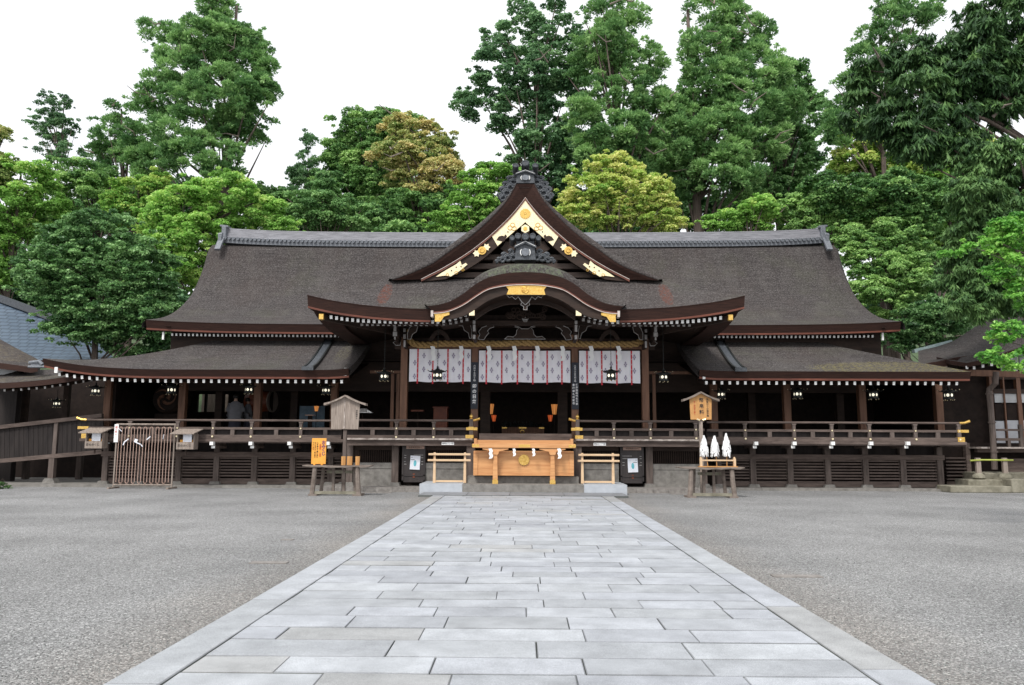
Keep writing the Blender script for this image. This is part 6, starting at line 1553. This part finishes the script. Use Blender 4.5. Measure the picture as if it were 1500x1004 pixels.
# right corner post under the hall's end
# stone steps on the right
S = thing('stone_steps', 'three worn stone steps rising to the right side hall', 'steps', (X(1450, 27.3), 27.3, 0))
for (x0, x1, y0, y1, Y, Y2) in ((1392,1482,712.5,722,27.3,28.2), (1419,1500,703,713,27.9,28.8), (1444,1560,693,704,28.5,30)):
    b = MB(); b.box(X(x0, Y, 710), X(x1, Y, 710), Y, Y2, 0, Z(y0, Y, 1450)); bevel(b.build('step', M['mossy_stone'], S), .03, 3)
b = MB(); b.box(X(1482, 27.4, 710), X(1600, 27.4, 710), 27.4, 29.5, 0, Z(702, 27.5, 1480)); bevel(b.build('side_stone', M['mossy_stone'], S), .03)
Yk = 28.15
BR = thing('bamboo_barrier', 'low barrier of green bamboo on two stone-footed posts atop the right steps', 'barrier', (X(1453, Yk), Yk, Z(703, Yk, 1450)))
for px in (1434, 1473):
    x, _, z0_ = P(px, 700, Yk); z1_ = Z(671, Yk, px); b = MB(); b.box(x-.085, x+.085, Yk-.06, Yk+.06, z0_, z1_); bevel(b.build('barrier_post', M['grey_wood'], BR), .015)
    b = MB(); b.lathe([(.14, -.06), (.22, .0), (.20, .08), (.10, .16)], (x, Yk, z0_), 12); b.build('foot_stone', M['mossy_stone'], BR)
b = MB(); b.tube([P(1421, 675, Yk-.08), P(1440, 674, Yk-.08), P(1484, 674.5, Yk-.08)], .03, 8); b.build('bamboo_pole', M['bamboo'], BR)

# ------------------------------------------------------------------ trees
def ell_pts(r, n, lo=.55):
    v = r.normal(size=(n, 3)); v /= np.linalg.norm(v, axis=1)[:, None]; return v, r.uniform(lo, 1, n)**.6
def foliage(name, parent, clumps, r, mat, size, per, style, shade_jit=.18):
    """clumps: list of (centre, radius, tint)"""
    C, RR, TT = [np.array(x, dtype=np.float32) for x in zip(*clumps)]
    cnt = np.maximum(8, (per*(RR/RR.mean())**2)).astype(int); idx = np.repeat(np.arange(len(C)), cnt); n = len(idx)
    v = r.normal(size=(n, 3)); v[:, 2] = np.where(r.random(n) < .78, np.abs(v[:, 2])*.95, v[:, 2]*.8); v /= np.linalg.norm(v, axis=1)[:, None]
    rad_ = r.uniform(.45, 1.08, n)**.7
    flat = np.array([1, 1, .62 if style != 'tuft' else .8])
    pos = C[idx]+v*flat*(RR[idx]*rad_)[:, None]
    # leaf frame
    if style == 'tuft':                               # needle sprays fan out of the clump
        d = v*flat+r.normal(size=(n, 3))*.35+np.array([0, 0, .15]); asp = 3.0
    elif style == 'droop':
        d = v*.6+r.normal(size=(n, 3))*.35+np.array([0, 0, -.9]); asp = 4.2
    else:
        d = r.normal(size=(n, 3))+v*.3; d[:, 2] *= .55; asp = 1.6
    d /= np.linalg.norm(d, axis=1)[:, None]
    nn = r.normal(size=(n, 3))*.75+(v*1.3+np.array([0, 0, .8])); s = np.cross(d, nn); s /= (np.linalg.norm(s, axis=1)[:, None]+1e-6)
    L_ = size*r.uniform(.6, 1.35, n); L = (d*L_[:, None]*asp**.5*.5); W = (s*L_[:, None]/asp**.5*.5)
    q = np.stack([pos-L, pos+W, pos+L, pos-W], 1).reshape(-1, 3).astype(np.float32)
    off = np.array(ORG[parent], dtype=np.float32); q -= off
    me = bpy.data.meshes.new(name); me.vertices.add(n*4); me.vertices.foreach_set('co', q.ravel())
    me.loops.add(n*4); me.loops.foreach_set('vertex_index', np.arange(n*4, dtype=np.int32)); me.polygons.add(n)
    me.polygons.foreach_set('loop_start', np.arange(0, n*4, 4, dtype=np.int32)); me.update(calc_edges=True)
    a = me.attributes.new('tint', 'FLOAT', 'FACE'); a.data.foreach_set('value', np.clip(TT[idx]+r.normal(size=n)*shade_jit, 0, 1).astype(np.float32))
    me.materials.append(M[mat]); o = bpy.data.objects.new(name, me); COL.objects.link(o); o.parent = parent; ORG[o] = off; return n
TOTAL = 0
def tree(label, cat, Y, lobes, mat, size=.30, dens=1.0, style='broad', clump=.30, base=None, seed=1, tr=.30, group='trees behind the hall', name='broadleaf_tree', tint0=.45, limbs=True, lean=None, bare=0, depth=1.0, gap=0.0):
    """lobes: (px, py, rx_px, ry_px[, dY]) crown masses; each becomes a rounded mass of leafy clumps at its own depth"""
    global TOTAL
    size *= .45 if style != 'droop' else .55; clump *= .80
    r = np.random.default_rng(seed); L = []
    for l in lobes:
        dY = l[4] if len(l) > 4 else 0; yy = Y+dY; x, _, z = P(l[0], l[1], yy); k = yy/F; L.append((x, yy, z, l[2]*k, l[3]*k))
    bx = base if base is not None else sum(l[0]*l[3] for l in L)/sum(l[3] for l in L)
    if base is not None: bx = X(base, Y, 400)
    gz = max(0, hill_z(bx, Y)); t = thing(name, label, cat, (bx, Y, gz), group)
    cl = []
    cr_ = clump*1.0
    for (x, y, z, rx, rz) in L:
        ry = min(rx, rz)*.85*depth if rx > rz*1.6 else (rx+rz)/2*.85*depth
        area = 4*math.pi*((rx*ry+rx*rz+ry*rz)/3)
        n = max(4, int(area/(cr_*cr_*2.9)*dens)); v, rr_ = ell_pts(r, n, .45)
        nx = max(3, n//2); v2, _q = ell_pts(r, nx, .45); q2 = r.uniform(1.02, 1.34, nx); v = np.vstack([v, v2]); rr_ = np.concatenate([rr_, q2])
        keep = (v[:, 1] < .45) | (r.random(len(v)) < .4); v = v[keep]; rr_ = rr_[keep]
        if gap:
            ph = r.uniform(0, 6, 3); g = np.sin(v[:, 0]*5+ph[0])+np.sin(v[:, 2]*6+ph[1]); k_ = g > -2+gap*1.6; v = v[k_]; rr_ = rr_[k_]
        jit = r.normal(size=v.shape)*cr_*.3
        base_t = tint0+r.normal()*.06
        for vv, q, j in zip(v, rr_, jit):
            c = (x+vv[0]*rx*q*.93+j[0], y+vv[1]*ry*q*.93+j[1], z+vv[2]*rz*q*.93+j[2]*.6)
            cl.append((c, cr_*(r.uniform(.5, 1.45) if q < 1.01 else r.uniform(.3, .65)), float(np.clip(base_t+.04+r.normal()*.22, 0, 1))))
    per = 1.15*4*math.pi*cr_*cr_/(size*size*.5)*.45
    TOTAL += foliage('crown', t, cl, r, mat, size, per, style)
    # trunk and limbs
    tb_ = MB(); zt_ = max(l[2]+l[4]*.5 for l in L); mz = sum(l[2] for l in L)/len(L); topl = min([l for l in L if l[2] >= mz], key=lambda l: abs(l[0]-bx)); n = 9; pth = []
    for i in range(n+1):
        q = i/n; tx = bx+(topl[0]-bx)*q**1.5+math.sin(q*5+seed)*.12*tr*3*q; pth.append((tx, Y+(topl[1]-Y)*q, gz-.3+(zt_-gz)*q))
    tb_.tube(pth, [tr*(1-.82*(i/n)) for i in range(n+1)], 9)
    rr = random.Random(seed)
    if limbs:
        for k in range(min(len(cl), 26)):
            c = Vector(cl[rr.randrange(len(cl))][0]); q = max(.42, min(.9, (c.z-gz)/(zt_-gz)-.12)); i = int(q*n); o_ = Vector(pth[i])
            mid = (o_+c)/2+Vector((0, 0, .3+.2*rr.random())); tb_.tube([o_, mid, c], [tr*.28*(1-q*.5), tr*.17, tr*.05], 5)
    tb_.build('trunk', M['trunk'], t, smooth=True)
    if bare:
        for k in range(bare):
            bb_ = MB()
            l = L[rr.randrange(len(L))]; a = rr.uniform(0, 6.28); p0 = Vector((l[0]+.3*l[3]*math.cos(a), l[1]-l[3]*.55, l[2]+.3*l[4]*math.sin(a)))
            p2 = p0+Vector((rr.choice((-1, 1))*rr.uniform(.5, 1.0)*l[3]*.6, -.4-l[3]*.25, rr.uniform(-.4, .5)*l[4])); bb_.tube([p0, (p0+p2)/2+Vector((rr.uniform(-.3, .3), 0, rr.uniform(-.4, .2))), p2], [.07, .05, .02], 5)
            bb_.build('bare_branch', M['bare_branch'], t)
    return t
CED = dict(style='tuft', name='cedar_tree', cat='cedar')
# left side
tree('tallest cedar on the left, its ragged crown reaching the top edge', Y=58, lobes=[(318,14,28,24),(300,60,52,34,-1),(235,48,40,18,1),(352,95,46,40),(265,100,48,36,-1),(320,140,70,42,-2),(232,150,36,26,1),(350,180,45,30),(270,190,55,34,-2),(300,235,70,34,-2),(345,60,44,34),(385,120,24,30),(215,210,34,26),(225,240,52,24),(395,205,24,7,1),(352,205,40,14)], mat='leaf_cedar', size=.36, clump=.75, dens=1.15, seed=11, tr=.55, base=316, bare=10, tint0=.55, gap=.35, **CED)
tree('left lower cedar with open boughs beside the tallest one', Y=60, lobes=[(172,200,42,30),(150,225,30,18,1),(195,225,30,26),(180,160,24,12),(148,245,18,12)], mat='leaf_cedar', size=.36, clump=.7, dens=.85, seed=12, tr=.35, base=190, bare=4, tint0=.5, gap=.5, **CED)
tree('small lacy tree standing against the sky at the far left', 'tree', 82, [(75,152,30,18),(68,180,30,20,1),(92,185,26,20),(78,212,36,20,1),(105,225,30,16)], 'leaf_bluish', size=.34, clump=.55, dens=.55, seed=13, tr=.25, base=78, tint0=.45, gap=.5, name='lacy_tree')
tree('dark tree tip cut off by the left edge below the sky', 'tree', 50, [(-8,215,22,40),(-5,260,30,40)], 'leaf_olive', size=.3, clump=.6, seed=14, tint0=.15)
tree('olive-green tree with pale new leaves at the left edge', 'tree', 50, [(28,265,52,34),(10,320,45,50),(60,310,40,36,1),(-5,395,35,50)], 'leaf_bright', size=.3, clump=.65, seed=15, tint0=.30, gap=.1)
tree('mid-green rounded tree behind the dark glossy one on the left', 'tree', 55, [(105,260,52,30),(130,295,60,36),(160,280,40,30,2)], 'leaf_green', size=.32, clump=.7, seed=16, tint0=.6)
tree('dark glossy tree in front of the blue-grey tiled roof', 'tree', 38.5, [(135,350,75,46),(100,400,75,55,-.5),(185,400,78,60),(150,450,90,50,-.5),(215,455,50,55),(120,480,60,26,-1),(60,400,35,45,.5),(200,500,70,25)], 'leaf_glossy', size=.22, clump=.42, dens=1.1, seed=17, tint0=.5, tr=.25, group='trees behind the hall', name='glossy_tree')
tree('bright yellow-green tree rising over the left end of the main roof', 'tree', 47, [(320,285,60,36),(265,310,48,36),(370,315,52,30,1),(250,350,38,36),(290,350,55,45),(275,395,32,30),(410,330,40,18,1),(235,330,40,28,1),(300,352,34,26,1),(330,330,40,24,1.5)], 'leaf_bright', size=.26, clump=.55, dens=1.1, seed=18, tint0=.50, tr=.3, base=272)
tree('yellow-tinged tree between the glossy tree and the tall cedar', 'tree', 52, [(205,285,50,28),(180,310,40,28),(230,270,30,20,1)], 'leaf_gold', size=.28, clump=.55, seed=19, tint0=.12)
tree('slim feathery young conifer left of the round wood', 'conifer', 60, [(452,205,9,16),(450,235,16,16),(448,262,26,20),(440,288,24,18),(463,290,22,20),(430,255,14,10)], 'leaf_bluish', size=.30, clump=.42, dens=.7, style='tuft', seed=20, tr=.12, base=450, tint0=.5, gap=.4, name='young_conifer')
tree('green rounded tree left of the tan-topped tree', 'tree', 60, [(540,190,48,32),(575,185,40,28),(520,240,34,46,1),(500,225,24,28),(555,255,48,50),(480,265,28,36,1),(505,300,56,46),(570,310,55,36)], 'leaf_green', size=.36, clump=.75, dens=1.1, seed=21, tint0=.45, tr=.35, bare=3)
tree('round tree with tan and yellow new growth, left of the gable', 'tree', 57, [(600,195,46,26),(590,225,50,30,-1),(635,225,38,32),(640,265,44,34,-1),(600,260,40,30)], 'leaf_olive', size=.34, clump=.7, dens=1.1, seed=22, tint0=.55, tr=.35, base=620, bare=4)
tree('dark tree under the tan-topped one, above the ridge', 'tree', 56, [(610,310,60,40),(560,320,50,28,1),(650,300,35,32)], 'leaf_green', size=.32, clump=.65, seed=23, tint0=.25, tr=.3)
tree('low dark-green trees along the ridge left of the porch', 'tree', 52, [(470,310,50,34),(520,318,45,30),(430,300,34,26,1),(480,270,20,24)], 'leaf_cedar', size=.28, clump=.55, seed=24, tint0=.45)
tree('bright green bush tree just left of the gable ornament', 'tree', 46, [(705,262,40,22),(735,258,28,18),(690,300,36,30),(725,295,38,34),(655,325,36,20),(700,330,60,18)], 'leaf_bright', size=.24, clump=.5, dens=1.15, seed=25, tint0=.32, tr=.25)
# right side
tree('tall blue-green conifer with a bare limb, directly behind the gable top', 'conifer', 56, [(788,20,55,28),(750,60,48,38,1),(820,70,52,40),(722,100,36,28),(790,110,50,36,-1),(705,150,36,26,1),(760,160,45,34),(820,150,48,42),(675,135,17,14,2),(800,210,46,38,-1),(765,225,26,30),(830,215,40,42,1),(790,265,40,36,-1),(735,185,24,16)], 'leaf_bluish', size=.40, clump=.68, dens=.80, style='broad', seed=31, tr=.55, base=783, bare=6, tint0=.42, gap=.45, name='tall_conifer')
tree('tall cedar between the blue-green conifer and the broadest cedar', Y=53, lobes=[(905,22,52,30),(890,65,48,30,-1),(930,95,46,34),(870,100,40,30,1),(905,140,55,32,-1),(850,165,32,24,-2),(960,160,40,32),(900,190,60,30,-2),(930,235,55,34),(980,210,40,34),(870,225,38,28,-1)], mat='leaf_cedar', size=.34, clump=.68, dens=1.05, seed=32, tr=.5, base=912, bare=9, tint0=.62, gap=.30, **CED)
tree('broadest tall cedar right of centre with its trunk showing low down', Y=55, lobes=[(1050,20,50,26),(1085,55,48,34,1),(1040,70,46,30),(1100,105,50,36),(1050,120,54,32,-1),(1010,160,45,32),(1090,160,55,36,-1),(1140,150,35,40,1),(1050,200,62,36,-2),(1110,215,50,34),(1000,225,48,34),(1060,255,60,30,-2),(985,265,40,34),(1075,285,40,24)], mat='leaf_cedar', size=.36, clump=.72, dens=1.1, seed=33, tr=.6, base=1032, bare=12, tint0=.55, gap=.28, **CED)
tree('dark broadleaf tree on the right flank of the broadest cedar', 'tree', 59, [(1150,120,38,40),(1175,165,34,44),(1130,200,40,50,1),(1165,225,34,50),(1190,255,26,36),(1140,280,40,30)], 'leaf_glossy', size=.38, clump=.62, dens=.9, seed=34, tr=.35, base=1150, tint0=.55, gap=.35)
tree('golden-tan flowering tree right behind the gable', 'tree', 45, [(900,250,46,26),(870,280,46,30),(930,280,52,34),(850,310,36,26),(895,315,55,28),(960,315,40,28),(980,330,26,18)], 'leaf_gold', size=.23, clump=.46, dens=1.25, seed=35, tint0=.58, tr=.25)
tree('lime green low tree above the ridge right of the cedar trunk', 'tree', 45, [(1060,325,34,16),(1095,315,34,18),(1120,305,30,20),(1085,335,50,12)], 'leaf_bright', size=.22, clump=.4, seed=36, tint0=.42, tr=.2)
tree('soft green rounded tree over the right end of the ridge', 'tree', 46, [(1165,310,42,24),(1210,315,52,30),(1250,330,36,36),(1190,335,50,20)], 'leaf_green', size=.23, clump=.45, dens=1.2, seed=37, tint0=.72, tr=.25)
tree('yellow-green tree with gold tips under the hanging cedar boughs', 'tree', 47, [(1275,205,36,24),(1255,230,38,28),(1300,225,40,30),(1250,255,34,20,1),(1320,260,40,26)], 'leaf_gold', size=.30, clump=.55, dens=1.1, seed=38, tint0=.28, tr=.3)
tree('gold-tipped tree right of the ivy-covered trunk', 'tree', 46.5, [(1400,215,44,28),(1380,245,44,28),(1430,235,30,26),(1365,275,30,20),(1340,240,34,24),(1415,265,40,26)], 'leaf_gold', size=.28, clump=.55, seed=39, tint0=.22, tr=.3)
tree('shaded dark-green tree in the middle of the right-hand wood', 'tree', 44.6, [(1240,285,50,30),(1300,285,50,36),(1270,300,50,30),(1390,290,50,34),(1350,290,40,36),(1200,285,34,28,1),(1330,320,50,30)], 'leaf_green', size=.30, clump=.6, dens=1.1, seed=40, tint0=.22, tr=.35, limbs=False)
tree('layered green tree right beside the main roof verge', 'tree', 43, [(1275,385,46,26,.5),(1252,368,28,30,.8),(1240,345,24,18,1),(1310,350,50,28,1),(1260,425,32,22),(1320,400,44,30),(1290,445,46,30),(1340,380,30,30,1),(1330,430,36,24)], 'leaf_green', size=.22, clump=.44, dens=1.15, seed=41, tint0=.66, tr=.28, base=1330)
tree('bright leafy tree filling the gap right of the layered one', 'tree', 47, [(1365,330,40,28),(1345,355,40,24),(1385,360,36,30),(1400,300,36,24)], 'leaf_bright', size=.25, clump=.5, seed=42, tint0=.22, tr=.28)
tree('dark low shrubbery in shade beyond the right end of the lower roof', 'shrub', 40, [(1340,480,36,26),(1380,470,40,36),(1310,500,30,14),(1400,430,36,34,2),(1350,505,50,14)], 'leaf_glossy', size=.22, clump=.42, seed=43, tint0=.45, tr=.12, name='shrub')
# nearer cedars overhanging on the right
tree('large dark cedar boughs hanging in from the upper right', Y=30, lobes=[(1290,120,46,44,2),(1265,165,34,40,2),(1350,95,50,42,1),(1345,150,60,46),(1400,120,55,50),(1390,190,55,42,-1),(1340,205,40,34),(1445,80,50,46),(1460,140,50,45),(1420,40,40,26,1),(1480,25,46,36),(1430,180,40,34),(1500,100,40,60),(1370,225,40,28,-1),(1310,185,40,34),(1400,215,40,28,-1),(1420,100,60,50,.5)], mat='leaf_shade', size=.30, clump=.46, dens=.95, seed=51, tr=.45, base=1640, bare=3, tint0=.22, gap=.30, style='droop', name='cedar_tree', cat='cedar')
tree('airy cedar top against the sky left of the hanging boughs', Y=46, lobes=[(1330,30,42,24),(1290,55,30,26),(1270,90,40,30),(1245,130,30,24),(1225,160,22,26),(1305,12,30,14),(1365,10,30,14),(1222,195,18,28),(1320,80,36,30)], mat='leaf_cedar', size=.30, clump=.55, dens=.85, seed=52, tr=.3, base=1300, tint0=.45, gap=.5, **CED)
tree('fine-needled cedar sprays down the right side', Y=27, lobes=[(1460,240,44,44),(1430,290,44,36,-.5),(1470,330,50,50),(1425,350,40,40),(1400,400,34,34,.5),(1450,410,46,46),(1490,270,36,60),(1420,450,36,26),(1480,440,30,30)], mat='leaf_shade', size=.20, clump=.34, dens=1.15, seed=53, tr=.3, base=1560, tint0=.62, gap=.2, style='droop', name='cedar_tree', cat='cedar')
tree('near broadleaf branch with bright leaves reaching in at the right edge', Y=15.5, cat='tree', lobes=[(1480,345,36,26),(1440,365,34,14),(1490,390,34,30),(1455,400,24,14),(1500,430,30,26),(1480,490,34,16,-.5),(1450,520,22,12,-.5),(1495,525,26,22,-.5),(1400,375,20,8),(1500,330,30,16)], mat='leaf_near', size=.13, clump=.15, dens=.85, seed=54, tr=.12, base=1660, tint0=.40, gap=.35, style='broad', group='trees beside the court')
# fillers further up the wooded hill
fill = [(30,340,70,40,62,.3),(150,330,80,40,66,.35),(240,300,70,40,70,.3),(350,300,70,36,64,.4),(430,320,50,30,66,.35),(500,320,60,36,70,.2),(600,330,70,30,70,.2),(690,330,60,26,64,.3),(800,310,60,50,66,.15),(880,320,70,40,62,.3),(970,290,70,50,68,.18),(1040,320,70,30,64,.2),(1130,300,60,50,66,.2),(1220,330,70,40,64,.3),(1290,320,60,50,68,.25),(1370,320,70,50,70,.3),(1440,300,60,60,66,.3),(1420,400,70,50,58,.2),(1360,420,60,50,56,.12),(1290,470,70,40,54,.12),(1490,420,50,60,60,.2),(230,400,70,50,50,.25),(60,440,60,60,60,.2),(-20,380,50,60,62,.3),(1200,290,40,30,70,.25),(255,470,45,40,44,.25),(890,345,50,16,50,.25),(610,350,60,14,50,.25),(960,235,60,60,68,.2),(850,240,50,60,68,.2),(1010,190,36,50,70,.25),(1120,250,60,60,68,.15),(1250,200,40,50,66,.25),(560,270,60,50,68,.3)]
adj = ['left of all others, behind the olive tree', 'behind the glossy tree on the left', 'below the tall left cedar', 'behind the yellow-green tree', 'behind the slim young conifer', 'under the green rounded tree', 'under the tan-topped tree', 'behind the bright bush tree by the gable', 'in shade under the blue-green conifer', 'behind the golden-tan tree', 'in shade between the two tall cedars', 'in shade beside the broad cedar trunk', 'under the dark broadleaf tree', 'over the right end of the ridge, far back', 'in the middle of the right-hand wood', 'behind the gold-tipped right tree', 'behind the hanging boughs', 'behind the needle sprays', 'in the dark hollow of the right-hand wood', 'low behind the right roof verge', 'at the right edge behind the near branch', 'dark, left of the main roof verge', 'dark, above the tiled roof at the left', 'cut by the left edge', 'in the notch right of the dark broadleaf tree', 'low and dark just left of the main roof verge foot', 'low above the ridge under the golden-tan tree', 'low above the ridge under the tan-topped tree', 'in the dark between the two tall middle cedars', 'deep behind the blue-green conifer', 'narrow, between the two tall cedars higher up', 'deep behind the broadest cedar', 'behind the airy cedar top on the right', 'behind the green rounded tree, left of centre']
for i, (px, py, rx, ry, Y, t0) in enumerate(fill):
    if 1: tree('background tree '+adj[i], 'tree', Y, [(px, py, rx, ry), (px-rx*.4, py-ry*.3, rx*.55, ry*.6, 1), (px+rx*.45, py-ry*.15, rx*.5, ry*.6, 1.5)], ['leaf_green', 'leaf_bluish', 'leaf_glossy'][i % 3], size=.46, clump=.95, dens=.9, seed=100+i, tint0=t0, tr=.3, limbs=False)
print('LEAVES', TOTAL)
# small shrub at the left edge by the corridor foot
tree('low dark shrub on the ground at the left edge by the corridor', 'shrub', 26.6, [(2,714,14,5),(-20,712,20,9)], 'leaf_shade', size=.08, clump=.12, seed=77, tr=.03, group='shrubs', name='shrub')
